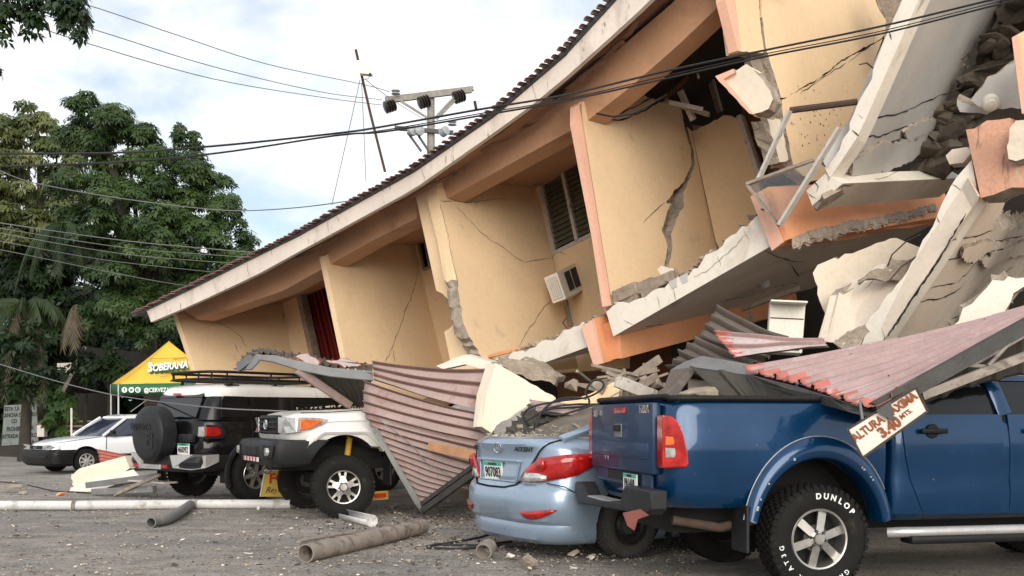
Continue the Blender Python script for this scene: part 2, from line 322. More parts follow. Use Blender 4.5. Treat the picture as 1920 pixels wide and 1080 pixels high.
def sample(poly, t):
    P = [Vector(p) for p in poly]; ls = [(b - a).length for a, b in zip(P[:-1], P[1:])]; T_ = sum(ls) * t
    for a, b, l_ in zip(P[:-1], P[1:], ls):
        if T_ <= l_ or b is P[-1]: return a.lerp(b, min(1, T_ / max(l_, 1e-6)))
        T_ -= l_
def sheet(name, A, Bp, ribs, amp, mats, parent=None, nu=14, sag=0., crush=0., tear=0., seed=4, prof='trap', nvper=8, red=0, **kw):
    """a profiled metal sheet: its ribs run from edge A to edge B"""
    r = random.Random(seed); nv = ribs * nvper; vs = []; ph = r.uniform(0, 6)
    ta = [r.uniform(-1, 1) * tear for _ in range(nv + 1)]; tb = [r.uniform(-1, 1) * tear for _ in range(nv + 1)]
    for i in range(nu + 1):
        u = i / nu
        for j in range(nv + 1):
            v = j / nv; a = sample(A, v); b = sample(Bp, v); dab = (b - a).normalized() if (b - a).length > 1e-5 else Vector((1, 0, 0))
            p = a.lerp(b, u)
            if i == 0: p = p + dab * abs(ta[j])
            if i == nu: p = p - dab * abs(tb[j])
            dv_ = sample(A, min(1, v + .02)).lerp(sample(Bp, min(1, v + .02)), u) - sample(A, max(0, v - .02)).lerp(sample(Bp, max(0, v - .02)), u)
            nn = dab.cross(dv_); nn = nn.normalized() if nn.length > 1e-6 else Vector((0, 0, 1))
            if nn.dot(CAMP - p) < 0: nn = -nn
            f = (v * ribs) % 1.
            h = {'trap': (1 if f < .18 else (1 - (f - .18) / .1 if f < .28 else (0 if f < .9 else (f - .9) / .1))), 'sine': .5 + .5 * math.cos(f * 2 * math.pi), 'pan': (1 if f < .09 else (1 - (f - .09) / .06 if f < .15 else (0 if f < .94 else (f - .94) / .06)))}[prof]
            p = p + nn * (h * amp) + Vector((0, 0, -sag * math.sin(math.pi * u))) + nn * crush * (math.sin(u * 5.3 + v * 4 + ph) * .5 + math.sin(u * 11 + v * 9 + ph * 2) * .25)
            vs.append(p)
    fs = [(i * (nv + 1) + j, i * (nv + 1) + j + 1, (i + 1) * (nv + 1) + j + 1, (i + 1) * (nv + 1) + j) for i in range(nu) for j in range(nv)]
    mb = MB(); mb.add(vs, fs)
    # face the camera side outwards so the painted side is the first material
    dots = 0
    for f_ in fs[:int(len(fs) * .6)]:
        a, b, c = (Vector(vs[k]) for k in f_[:3]); dots += (b - a).cross(c - a).dot((CAMP - a).normalized())
    if dots < 0: mb.f = [f[::-1] for f in mb.f]
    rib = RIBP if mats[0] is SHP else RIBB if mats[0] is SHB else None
    if rib:                                                            # the rib faces take a darker tint
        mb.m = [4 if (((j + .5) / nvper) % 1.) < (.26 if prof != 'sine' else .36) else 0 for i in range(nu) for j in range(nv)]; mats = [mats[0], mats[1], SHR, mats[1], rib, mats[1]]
    if red:
        wv = [red * (.55 + .45 * math.sin(j * .9 + ph) + .5 * r.random()) for j in range(nv)]
        mb.m = [2 if (i + .5) / nu < wv[j] else (mb.m[i * nv + j] if rib else 0) for i in range(nu) for j in range(nv)]
        if not rib: mats = [mats[0], mats[1], SHR, mats[1]]
    return mb.build(name, mats, parent, smooth=32, solid=.006, **kw)
def textmesh(txt, size, bold=0., extr=.002, xs=1., shear=0.):
    cu = bpy.data.curves.new('t', 'FONT'); cu.body = txt; cu.size = size; cu.align_x = 'CENTER'; cu.align_y = 'CENTER'; cu.offset = bold; cu.extrude = extr; cu.shear = shear; cu.resolution_u = 3
    o = bpy.data.objects.new('t', cu); COL.objects.link(o); dg = bpy.context.evaluated_depsgraph_get(); dg.update()
    me = o.evaluated_get(dg).to_mesh(); vs = [Vector((v.co.x * xs, v.co.y, v.co.z)) for v in me.vertices]; fs = [tuple(p.vertices) for p in me.polygons]
    o.evaluated_get(dg).to_mesh_clear(); bpy.data.objects.remove(o); bpy.data.curves.remove(cu); return vs, fs
def frame(o, x, y):                                                    # 4x4 with text x, y axes and normal
    x = Vector(x).normalized(); y = Vector(y); n_ = x.cross(y).normalized(); y = n_.cross(x); R = Matrix((x, y, n_)).transposed().to_4x4(); R.translation = Vector(o); return R
def text(mb, txt, size, Mx, bold=0., xs=1., mi=0, shear=0., extr=.002):
    vs, fs = textmesh(txt, size, bold, extr, xs, shear); mb.add([Mx @ v for v in vs], fs, mi); return mb
# ================================================================== ground
def make_ground():
    # one sheet to the horizon, finer and gently uneven near the camera
    xs = sorted(set([-900, -400, -150, -80, -50, -36] + [round(-28 + i * .5, 2) for i in range(113)] + [36, 50, 80, 150, 400, 900]))
    ys = sorted(set([-900, -300, -80, -20, -6] + [round(-2 + i * .4, 2) for i in range(90)] + [36, 40, 46, 60, 90, 160, 400, 900, 1800]))
    V = []; from mathutils import noise as nz_
    for y in ys:
        for x in xs:
            near = 1 if (abs(x) < 27 and -1 < y < 33) else 0
            V.append((x, y, near * .018 * nz_.noise(Vector((x * .7, y * .7, 0)))))
    nx = len(xs); Fs = [(j * nx + i, j * nx + i + 1, (j + 1) * nx + i + 1, (j + 1) * nx + i) for j in range(len(ys) - 1) for i in range(nx - 1)]
    m = bpy.data.materials.new('lot_surface'); m.use_nodes = True; n = m.node_tree.nodes; l = m.node_tree.links; p = n['Principled BSDF']
    c = n.new('ShaderNodeTexCoord')
    def noise(sc, det=8, ro=.6): 
        a = n.new('ShaderNodeTexNoise'); a.inputs['Scale'].default_value = sc; a.inputs['Detail'].default_value = det; a.inputs['Roughness'].default_value = ro; l.new(c.outputs['Object'], a.inputs[0]); return a.outputs[0]
    def ramp(i, p0, c0, p1, c1):
        r = n.new('ShaderNodeValToRGB'); r.color_ramp.elements[0].position = p0; r.color_ramp.elements[0].color = (*c0, 1); r.color_ramp.elements[1].position = p1; r.color_ramp.elements[1].color = (*c1, 1); l.new(i, r.inputs[0]); return r.outputs[0]
    def mix(f, a, b, mode='MIX'):
        k = n.new('ShaderNodeMix'); k.data_type = 'RGBA'; k.blend_type = mode
        if isinstance(f, float): k.inputs[0].default_value = f
        else: l.new(f, k.inputs[0])
        for s_, v in ((6, a), (7, b)):
            if isinstance(v, tuple): k.inputs[s_].default_value = (*v, 1)
            else: l.new(v, k.inputs[s_])
        return k.outputs[2]
    asph = ramp(noise(2.2), .35, (.20, .188, .175), .7, (.33, .305, .285))
    dirt = ramp(noise(3.7), .3, (.265, .228, .20), .7, (.48, .435, .395))
    mp_ = n.new('ShaderNodeMapping'); mp_.inputs['Scale'].default_value = (.45, .75, 1); mp_.inputs['Rotation'].default_value = (0, 0, .12); l.new(c.outputs['Object'], mp_.inputs[0])
    st = n.new('ShaderNodeTexNoise'); st.inputs['Scale'].default_value = 1.1; st.inputs['Detail'].default_value = 9; st.inputs['Roughness'].default_value = .62; l.new(mp_.outputs[0], st.inputs[0])
    base = mix(ramp(st.outputs[0], .38, (0, 0, 0), .54, (1, 1, 1)), asph, dirt)
    dk = n.new('ShaderNodeTexNoise'); dk.inputs['Scale'].default_value = 1.9; dk.inputs['Detail'].default_value = 8; l.new(mp_.outputs[0], dk.inputs[0])
    base = mix(ramp(dk.outputs[0], .57, (0, 0, 0), .72, (.7, .7, .7)), base, (.15, .13, .112))
    vo = n.new('ShaderNodeTexVoronoi'); vo.inputs['Scale'].default_value = 55; l.new(c.outputs['Object'], vo.inputs[0])
    base = mix(.5, base, ramp(vo.outputs['Distance'], .1, (.62, .62, .62), .6, (1.15, 1.15, 1.15)), 'MULTIPLY')
    sp = ramp(noise(30, 4), .60, (0, 0, 0), .66, (1, 1, 1)); base = mix(sp, base, (.58, .53, .49))
    sp2 = ramp(noise(19, 4), .60, (0, 0, 0), .65, (1, 1, 1)); base = mix(sp2, base, (.05, .043, .037))
    l.new(base, p.inputs['Base Color']); p.inputs['Roughness'].default_value = .93
    bh = n.new('ShaderNodeMath'); bh.operation = 'ADD'; l.new(noise(48, 6), bh.inputs[0]); l.new(noise(9, 6), bh.inputs[1])
    bb = n.new('ShaderNodeBump'); bb.inputs['Strength'].default_value = 1.; bb.inputs['Distance'].default_value = .05; l.new(bh.outputs[0], bb.inputs['Height']); l.new(bb.outputs[0], p.inputs['Normal'])
    mb = MB(); mb.add(V, Fs); o = mb.build('ground', m, smooth=60, local=True); o['kind'] = 'structure'; return o
make_ground()

# ================================================================== the collapsed building
bld = thing('collapsed_building', 'collapsed yellow and peach building leaning over the parked cars, long tiled roof', 'building', Vector((B(700, 700, 3).x, B(700, 700, 3).y, 0)))
FB = [(283, 604), (364, 570), (480, 516), (560, 472), (775, 355), (930, 246), (1001, 194), (1060, 145), (1155, 60), (1220, 0), (1330, -120), (1480, -290)]
FT = [(274, 579), (364, 536), (480, 478), (560, 438), (775, 318), (930, 210), (1060, 98), (1108, 45), (1150, 0), (1240, -110), (1380, -280)]
def along(poly, t):                                                     # pixel polyline parametrised by its own length
    ls = [math.hypot(b[0] - a[0], b[1] - a[1]) for a, b in zip(poly[:-1], poly[1:])]; T_ = sum(ls) * t
    for a, b, l_ in zip(poly[:-1], poly[1:], ls):
        if T_ <= l_ or b is poly[-1]: f = min(1, T_ / l_); return (a[0] + (b[0] - a[0]) * f, a[1] + (b[1] - a[1]) * f)
        T_ -= l_
SF = -.6
def strip(name, P, Q, vec, mat, parent=bld, n=40, sp=None, sq=None, **kw):
    """a long board between two pixel polylines (each at its own depth behind the facade), with thickness vec"""
    mb = MB(); vs = []; vec = Vector(vec)
    for i in range(n + 1):
        a = B(*along(P, i / n), sp); b = B(*along(Q, i / n), sq); vs += [a, b, b + vec, a + vec]
    fs = []
    for i in range(n):
        k = 4 * i
        for j in range(4): fs.append((k + j, k + (j + 1) % 4, k + 4 + (j + 1) % 4, k + 4 + j))
    fs += [(0, 1, 2, 3), tuple(4 * n + j for j in (3, 2, 1, 0))]
    mb.add(vs, fs); o = mb.build(name, mat, parent, **kw); fixnormals(o); return o
fas = strip('fascia', FT, FB, NB * .07, FASC, sp=SF, sq=SF + .02, smooth=20)
for pth in ([(462, 489), (468, 521)], [(612, 413), (619, 439)], [(790, 311), (797, 339)], [(996, 155), (1008, 194)]):
    crack(Plane(B(*pth[0], SF - .004), B(*pth[1], SF + .016), B(pth[0][0] + 30, pth[0][1] - 18, SF - .004)), pth, .004, fas, CRK)
# beams under the eave, one for each stretch between the cross walls
BT = [(330, 583), (420, 545), (560, 480), (660, 425), (775, 358), (930, 270), (1060, 170), (1160, 92), (1267, 0), (1400, -150)]
BBm = [(370, 600), (450, 573), (529, 546), (608, 502), (615, 498), (700, 450), (780, 410), (825, 380), (930, 322), (1075, 242), (1099, 228), (1182, 163), (1270, 86), (1356, 4), (1500, -150)]
def subp(poly, x0, x1):
    def yat(x):
        for a, b in zip(poly[:-1], poly[1:]):
            if a[0] <= x <= b[0]: return a[1] + (b[1] - a[1]) * (x - a[0]) / (b[0] - a[0])
        return poly[-1][1]
    return [(x0, yat(x0))] + [p for p in poly if x0 < p[0] < x1] + [(x1, yat(x1))]
for (a0, a1, b0, b1) in ((338, 610, 372, 618), (610, 782, 616, 781), (785, 1072, 826, 1076), (1045, 1400, 1099, 1500)):
    strip('eave_beam', subp(BT, a0, a1), subp(BBm, b0, b1), NB * .35, BEAM, sp=.1, sq=.12, n=14)
# soffit between fascia and beam
mb = MB(); vs = []; n_ = 40
for i in range(n_ + 1): vs += [B(*along(FB, i / n_), SF + .075) + Vector((0, 0, .05)), B(*along(BT, i / n_), .2) + Vector((0, 0, .04))]
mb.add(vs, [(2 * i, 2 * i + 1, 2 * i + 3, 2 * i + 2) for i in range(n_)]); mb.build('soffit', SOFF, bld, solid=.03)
# loose strips of soffit board hanging under the eave
for (a, b, dz) in (((700, 400), (860, 318), 0), ((905, 282), (1040, 195), 0), ((1085, 150), (1215, 18), 0), ((1065, 165), (1170, 75), 0), ((560, 482), (640, 440), 0)):
    mb = MB(); pa, pb = B(*a, -.25), B(*b, -.2); k = 7; pts = [pa.lerp(pb, i / k) + Vector((random.uniform(-.02, .02), random.uniform(-.02, .02), -.05 * math.sin(math.pi * i / k) + random.uniform(-.02, .02))) for i in range(k + 1)]
    for i in range(k): mb.bar(pts[i], pts[i + 1], .09, .012)
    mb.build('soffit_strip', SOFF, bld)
# roof deck rising behind the eave
mb = MB(); vs = []
for i in range(n_ + 1):
    a = B(*along(FT, i / n_), SF); vs += [a + Vector((0, 0, -.02)), a + NB * 9 + Vector((0, 0, 1.2))]
mb.add(vs, [(2 * i, 2 * i + 1, 2 * i + 3, 2 * i + 2) for i in range(n_)]); mb.f = [f[::-1] for f in mb.f] if (Vector(vs[1]) - Vector(vs[0])).cross(Vector(vs[3]) - Vector(vs[0])).z < 0 else mb.f
mb.m = [0 if along(FT, i / n_)[0] < 955 else 2 for i in range(n_)]  # underside over the hole is near black, void shade put into the colour
deck = mb.build('roof', [TILE, BEAM, TILE, DRK], bld, solid=.06)
# first courses of clay tiles along the eave, each its own piece
def tilemesh():
    mb = MB(); vs = []; k = 7; L_ = .42
    for (y, r) in ((0, .038), (L_, .034)):
        for rr in (r, r - .016):
            for i in range(k): q = math.pi * i / (k - 1); vs.append((math.cos(q) * rr, y, math.sin(q) * rr * .55))
    fs = []
    for i in range(k - 1):
        fs += [(i, i + 1, 2 * k + i + 1, 2 * k + i), (k + i + 1, k + i, 3 * k + i, 3 * k + i + 1), (i + 1, i, k + i, k + i + 1)]
    me = bpy.data.meshes.new('roof_tile'); me.from_pydata(vs, [], fs); me.materials.append(TILE); me.polygons.foreach_set('use_smooth', [True] * len(me.polygons)); return me
tme = tilemesh(); R0 = bld.location
Lt = [B(*along(FT, i / 400), SF) for i in range(401)]; acc = 0; nxt = 0; slope = Vector((NB.x, NB.y, 1.2 / 9)).normalized()
TE = [(253, 585)] + FT
def addtile(p, ax, row):
    z = slope; x = (ax - z * ax.dot(z)).normalized(); up = x.cross(z); R = Matrix((x, z, up)).transposed().to_4x4()
    R.translation = p - R0 + Vector((0, 0, .008 + .012 * row)) + z * (-.13 + .36 * row) + Vector((random.uniform(-.012, .012), random.uniform(-.02, .02), random.uniform(-.008, .012)))
    o = bpy.data.objects.new('roof_tile', tme); COL.objects.link(o); o.parent = deck; o.matrix_local = R @ Matrix.Rotation(random.uniform(-.04, .04), 4, 'Y')
prev = Lt[0]; cnt = 0
for i in range(1, len(Lt)):
    seg = (Lt[i] - Lt[i - 1]); acc += seg.length
    while acc > nxt:
        p = Lt[i]; ax = (Lt[min(i + 4, 400)] - Lt[max(i - 4, 0)]).normalized(); addtile(p, ax, 0)
        if cnt % 1 == 0 and p.z < 6.3: addtile(p + ax * .01, ax, 1)
        nxt += .10; cnt += 1
a0 = Lt[0]; ax0 = (Lt[6] - Lt[0]).normalized()
for k in range(1, 4): addtile(a0 - ax0 * .105 * k, ax0, 0)
mb = MB(); mb.prism([Lt[0] - ax0 * .5 + Vector((0, 0, .02)), Lt[0] + Vector((0, 0, .02)), Lt[0] + Vector((0, 0, -.05)), Lt[0] - ax0 * .5 + Vector((0, 0, -.03))], NB * 8 + Vector((0, 0, 1)), ); mb.build('verge', STLD, bld)
strip('tile_batten', [(p[0] - 3, p[1] - 5) for p in FT], [(p[0] + 1, p[1] + 2) for p in FT], NB * .1, STLD, sp=SF - .03, sq=SF - .03, n=40)

S1 = 2.4
TL_ = Vector((-.766, .643, 0))                                           # along the facade, to the left and away
# --- cross walls (each stands out from the facade; its right side is seen)
def finplane(pf1, pf2, pin, s=S1): return Plane(B(*pf1), B(*pf2), B(*pin, s))
f1 = finplane((335, 598), (370, 690), (535, 600))
w1 = piece('cross_wall', f1.many([(327, 575), (366, 690), (395, 775), (590, 775), (546, 662), (518, 470)]), TL_ * .15, YEL, parent=bld)
for pth in ([(400, 600), (430, 615), (450, 630), (462, 652)], [(438, 642), (448, 662)], [(529, 548), (533, 575), (530, 606)]): crack(f1, pth, .006, w1)
f2 = finplane((612, 505), (648, 670), (800, 560))
w2 = piece('cross_wall', f2.many([(608, 480), (652, 690), (668, 770), (852, 770), (828, 675), (768, 385)]), TL_ * .13, YEL, parent=bld)
for pth in ([(783, 505), (775, 545), (757, 590), (745, 625), (735, 652), (722, 682)], [(735, 652), (740, 680)]): crack(f2, pth, .006, w2)
f3 = finplane((822, 350), (905, 668), (1022, 420))
w3 = piece('cross_wall', f3.many([(818, 335), (822, 375), (842, 455), (856, 525), (862, 560), (866, 590), (880, 632), (905, 672), (975, 700), (1085, 690), (1062, 600), (1035, 485), (985, 262)]), TL_ * .22, YEL, parent=bld, jag=(3, 4, 5, 6, 7), amp=.03)
for pth in ([(825, 382), (840, 440), (847, 490), (858, 535)], [(855, 385), (900, 435), (950, 470), (982, 493)], [(982, 493), (1005, 488), (1033, 485)], [(1033, 562), (1010, 590), (990, 620), (972, 652)], [(825, 376), (880, 380), (950, 372)], [(880, 362), (930, 345), (960, 322), (1000, 320)]): crack(f3, pth, .005, w3)
cp = Plane(B(778, 352), B(820, 548), B(822, 352))
col3 = piece('wall_end', [B(*p, .0) for p in [(776, 352), (818, 545), (835, 556), (850, 566), (862, 568), (857, 530), (845, 470), (822, 372), (818, 340)]], NB * .3, YEL, parent=bld, jag=(1, 2, 3, 4), amp=.02)
piece('wall_end', [B(*p, .02) for p in [(833, 622), (850, 608), (858, 604), (868, 640), (884, 676), (900, 720), (856, 735)]], NB * .3, YEL, parent=bld, jag=(0, 1, 2, 3), amp=.02)
piece('broken_core', [B(*p, .22) for p in [(836, 556), (866, 560), (905, 668), (915, 700), (880, 700), (850, 615)]], NB * .25, RAW, parent=bld, jag='all', amp=.04, seed=9)
mb = MB()
for k in range(12): t = k / 11; p = B(858 + 32 * t + random.uniform(-4, 4), 558 + 105 * t, .12); mb.rock(p, (.16, .16, .13), seed=40 + k)
mb.build('broken_blocks', BRICKM, bld, kind='stuff')
f4 = finplane((1092, 228), (1150, 570), (1318, 360), 2.6)
w4 = piece('cross_wall', f4.many([(1086, 196), (1092, 232), (1118, 395), (1147, 572), (1160, 600), (1250, 560), (1246, 497), (1252, 462), (1241, 432), (1250, 402), (1259, 382), (1249, 380), (1262, 360), (1284, 338), (1297, 309), (1296, 284), (1285, 245), (1277, 205), (1210, 180), (1175, 130)]), TL_ * .14, YEL, PNK, parent=bld, sideall=True, jag=(6, 7, 8, 9, 10, 11, 12, 13, 14, 15, 16, 17), amp=.012, step=.05)
piece('wall_edge', f4.many([(1090, 190), (1093, 230), (1148, 572), (1139, 574), (1119, 445), (1078, 232), (1078, 200)]), TL_ * .06 - f4.n * .02, PNK, parent=w4)
w4b = piece('cross_wall', f4.many([(1288, 238), (1301, 285), (1303, 310), (1290, 340), (1281, 362), (1283, 385), (1268, 412), (1258, 440), (1261, 465), (1254, 500), (1262, 560), (1365, 520), (1342, 452), (1318, 350), (1297, 246)]), TL_ * .14 - f4.n * .02, YEL, parent=bld, jag=(0, 1, 2, 3, 4, 5, 6, 7, 8, 9), amp=.012, step=.05)
piece('broken_core', [p - f4.n * .14 for p in f4.many([(1292, 300), (1300, 320), (1292, 350), (1285, 385), (1262, 415), (1262, 445), (1250, 445), (1245, 380), (1270, 350)])], -f4.n * .06, RAW, parent=bld, jag='all', amp=.02)
mb = MB(); mb.prism([p - f4.n * .22 for p in f4.many([(1270, 190), (1320, 190), (1330, 540), (1230, 560), (1230, 380)])], -f4.n * .02); mb.build('crack_shade_panel', DRK, bld)  # near-black panel behind the crack, shade of the gap put into its colour
for pth in ([(1246, 380), (1232, 392), (1218, 405), (1205, 420)], [(1119, 215), (1160, 213), (1200, 196), (1245, 172)], [(1122, 222), (1160, 226), (1195, 214), (1235, 190), (1252, 175)]): crack(f4, pth, .006 if pth[0][0] > 1200 else .014, w4)
f5 = finplane((1378, -20), (1392, 97), (1560, 100), 1.9)
w5 = piece('cross_wall', f5.many([(1360, -220), (1378, 0), (1391, 97), (1430, 99), (1434, 96), (1427, 60), (1424, 30), (1422, -220)]), TL_ * .2, YEL, parent=bld, jag=(2, 3, 4, 5), amp=.01)
piece('wall_edge', f5.many([(1352, -220), (1360, 0), (1384, 95), (1391, 97), (1377, 0), (1366, -220)]), TL_ * .1 - f5.n * .02, PNK, parent=w5)
w5b = piece('cross_wall', f5.many([(1430, -220), (1429, 32), (1437, 95), (1452, 140), (1464, 183), (1480, 180), (1530, 150), (1570, 118), (1610, 95), (1655, 70), (1675, 40), (1655, 20), (1652, -40), (1690, -220)]), TL_ * .18, YEL, parent=bld, jag=(1, 2, 3, 4, 5, 6, 7, 8, 9, 10), amp=.012)
w5c = piece('cross_wall', f5.many([(1466, 187), (1530, 153), (1570, 122), (1612, 98), (1655, 73), (1625, 150), (1600, 230), (1570, 330), (1520, 340), (1488, 315), (1480, 270), (1470, 225)]), TL_ * .16 - f5.n * .02, YEL, parent=bld, jag=(0, 1, 2, 3, 8, 9, 10, 11), amp=.012)
w5d = piece('cross_wall', f5.many([(1438, 222), (1463, 224), (1470, 255), (1478, 300), (1462, 304), (1450, 262)]), TL_ * .1 - f5.n * .1, CRM, parent=bld, jag='all', amp=.02)
for pth in ([(1424, -60), (1423, 0), (1426, 30)], [(1500, 176), (1540, 148), (1585, 118)], [(1590, 118), (1632, 84)], [(1636, 82), (1642, 62)]): crack(f5, pth, .006, w5b)
piece('broken_core', [p - f5.n * .1 for p in f5.many([(1428, 80), (1450, 130), (1472, 188), (1478, 230), (1486, 306), (1470, 306), (1458, 230), (1440, 170), (1420, 110)])], -f5.n * .1, RAW, parent=bld, jag='all', amp=.02)
piece('broken_core', [B(*p, 2.2) for p in [(1652, -60), (1710, -60), (1680, 60), (1658, 75), (1650, 20)]], NB * .2, RAW, parent=bld, jag='all', amp=.06)
# dust and splash marks on the lower right wall
mb = MB(); r_ = random.Random(3)
for k in range(60):
    q = (1505 + r_.gauss(30, 32), 215 + r_.gauss(10, 38)); p = f5.at(*q) + f5.n * .004
    if 1480 < q[0] < 1590 and 150 < q[1] < 290: sz = r_.uniform(.006, .016); e1 = Vector((0, 0, 1)).cross(f5.n).normalized(); e2 = f5.n.cross(e1); mb.add([p + (e1 * math.cos(i * 1.05) + e2 * math.sin(i * 1.05)) * sz * r_.uniform(.6, 1.2) for i in range(6)], [tuple(range(6))])
mb.build('splash_marks', CRK, w5c, kind='stuff')

# --- recessed walls
def wallpiece(pts, s=S1, **kw): return piece('recessed_wall', [B(*p, s) for p in pts], NB * .16, YEL, parent=bld, **kw)
wallpiece([(520, 515), (546, 662), (575, 775), (608, 775), (583, 668), (551, 535), (548, 505)], S1 + .02)
wallpiece([(722, 360), (750, 440), (779, 428), (793, 424), (800, 340)], S1 + .02)
wallpiece([(793, 424), (806, 500), (890, 600), (830, 380), (800, 340)], S1 + .02)
wa = wallpiece([(770, 515), (795, 506), (806, 500), (890, 600), (925, 775), (820, 775)], S1 + .02)
wallpiece([(750, 440), (779, 428), (795, 506), (770, 515)], S1 + .02)
wallpiece([(930, 200), (985, 340), (1082, 285), (1110, 270), (1080, 180)], S1 + .02)
wallpiece([(1082, 285), (1116, 437), (1170, 430), (1110, 270)], S1 + .02)
wallpiece([(985, 340), (1010, 322), (1041, 475), (1010, 490)], S1 + .02)
wb = wallpiece([(1010, 490), (1041, 475), (1116, 437), (1170, 430), (1170, 690), (1040, 700)], S1 + .02)
wp = Plane(B(1000, 300, S1 + .02), B(1060, 600, S1 + .02), B(1100, 300, S1 + .02))
for pth in ([(1040, 476), (1050, 472), (1062, 478)], [(1040, 476), (1033, 490)]): crack(wp, pth, .008, wb)
wc = wallpiece([(1297, 246), (1330, 232), (1356, 216), (1382, 223), (1419, 335), (1440, 420), (1380, 540), (1342, 452)], 2.62, jag=(0, 1, 2), amp=.02)
# door with the red curtain
fr = MB(); fr.prism([B(*p, S1 - .02) for p in [(551, 535), (558, 532), (588, 668), (612, 775), (605, 775), (580, 668)]], NB * .18); fr.build('door_frame', WOOD, bld)
mb = MB(); vs = []; k = 46
for i in range(k + 1):
    t = i / k; a = (553 + 72 * t, 522 - 24 * t); b = (606 + 95 * t, 775); off = .045 * math.sin(i * 1.35) + .02 * math.sin(i * .7)
    vs += [B(*a, S1 + .22 + off), B(*b, S1 + .22 + off * 1.3)]
mb.add(vs, [(2 * i, 2 * i + 1, 2 * i + 3, 2 * i + 2) for i in range(k)]); mb.build('curtain', RED, bld, smooth=60, label='dark red curtain hanging in the doorway')
mb = MB(); mb.prism([B(*p, S1 + .16) for p in [(548, 505), (650, 470), (640, 512), (555, 545)]], NB * .1); mb.build('door_lintel', WOODB, bld)
# small dark window
mb = MB(); mb.prism([B(*p, S1 + .06) for p in [(779, 428), (793, 424), (806, 500), (795, 506)]], NB * .02); wn = mb.build('window', GLS, bld)
mb = MB(); q = [B(*p, S1) for p in [(779, 428), (793, 424), (806, 500), (795, 506)]]
for a, b in zip(q, q[1:] + q[:1]): mb.bar(a, b, .05, .04)
mb.build('window_frame', WOOD, wn)
# louvred window: two columns of slats in a frame
WQ = [(1011, 322), (1082, 285), (1116, 437), (1041, 475)]; WC = [B(*p, S1 + .04) for p in WQ]
def wq(u, v): return WC[0].lerp(WC[1], u).lerp(WC[3].lerp(WC[2], u), v)
mb = MB()
for (a, b, t) in ((wq(0, 0), wq(1, 0), .05), (wq(1, 0), wq(1, 1), .05), (wq(1, 1), wq(0, 1), .06), (wq(0, 1), wq(0, 0), .05), (wq(.57, 0), wq(.57, 1), .06)): mb.bar(a, b, .07, t)
lw = mb.build('window', WOODW, bld, label='tilted louvred window with glass slats')
mb = MB(); mb.add([wq(0, 0) + NB * .12, wq(1, 0) + NB * .12, wq(1, 1) + NB * .12, wq(0, 1) + NB * .12], [(0, 1, 2, 3)]); mb.build('window_back', GLS, lw)
for (u0, u1) in ((.03, .54), (.60, .97)):
    for i in range(16):
        v = (i + .55) / 16.5; a = wq(u0, v); b = wq(u1, v)
        mb = MB(); e = (b - a).normalized(); dn = (wq(.5, 1) - wq(.5, 0)).normalized(); d1 = (dn * .10 - NB * .055); ti = random.uniform(-.01, .01)
        mb.prism([a + NB * .05, b + NB * .05, b + NB * .05 + d1 + NB * ti, a + NB * .05 + d1 + NB * ti], (dn.cross(e)) * .006); mb.build('slat', LVR, lw)
# door in the far right bay
mb = MB(); mb.prism([B(*p, 2.5) for p in [(1380, 218), (1388, 214), (1428, 338), (1419, 336)]], NB * .15); mb.build('door_frame', WOODW, bld)
mb = MB(); mb.prism([B(*p, 2.75) for p in [(1386, 190), (1450, 180), (1490, 330), (1430, 345)]], NB * .05); dd = mb.build('door', WOODB, bld)
for (a, b) in (((1392, 215), (1436, 330)), ((1405, 262), (1432, 255)), ((1434, 226), (1449, 312))): mb = MB(); mb.bar(B(*a, 2.7), B(*b, 2.7), .08, .06); mb.build('door_rail', WOODB, dd)
mb = MB(); mb.bar(B(1434, 236, 2.3), B(1458, 305, 2.4), .10, .03); mb.build('batten', CRM, bld)
# void above the broken wall: shade painted as near-black rear wall and ceiling; rafters
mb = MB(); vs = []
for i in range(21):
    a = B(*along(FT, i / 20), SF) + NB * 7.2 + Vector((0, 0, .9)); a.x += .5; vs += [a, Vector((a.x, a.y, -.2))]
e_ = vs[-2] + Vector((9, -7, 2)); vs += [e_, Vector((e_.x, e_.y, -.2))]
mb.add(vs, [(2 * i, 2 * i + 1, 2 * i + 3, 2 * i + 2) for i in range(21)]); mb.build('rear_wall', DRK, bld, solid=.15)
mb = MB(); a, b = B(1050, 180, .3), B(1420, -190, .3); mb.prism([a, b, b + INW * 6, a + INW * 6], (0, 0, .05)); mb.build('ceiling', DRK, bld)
piece('ceiling_panel', [B(*p, 2.3) for p in [(1215, 150), (1300, 70), (1365, 10), (1372, 62), (1370, 82), (1330, 95), (1290, 118), (1262, 140), (1245, 152), (1250, 200), (1205, 205)]], NB * .05, CRM, parent=bld, jag=(3, 4, 5, 6, 7, 8, 9), amp=.02)
for (a, b, wd, m_, s) in (((1248, 190), (1330, 215), .10, WOOD, 1.6), ((1275, 170), (1300, 225), .09, WOODW, 1.7), ((1330, 140), (1350, 210), .10, WOOD, 2.8), ((1245, 185), (1290, 145), .07, WOODB, 1.9), ((1255, 192), (1318, 205), .05, WOODW, 1.5), ((1280, 130), (1400, 90), .08, WOODB, 2.9)):
    mb = MB(); mb.bar(B(*a, s), B(*b, s + .2), wd, .05); mb.build('rafter', m_, bld)
mb = MB(); mb.rock(B(1309, 142, 1.4), (.09, .05, .12), seed=4); mb.build('hanging_fragment', WOODW, bld)
# loose cable along the wall top
mb = MB(); mb.tube([B(1119, 213, -.02), B(1150, 219, -.05), B(1185, 214, -.05), B(1225, 192, .2), B(1250, 178, .6)], .014, 6); mb.build('loose_cable', CAB, bld)

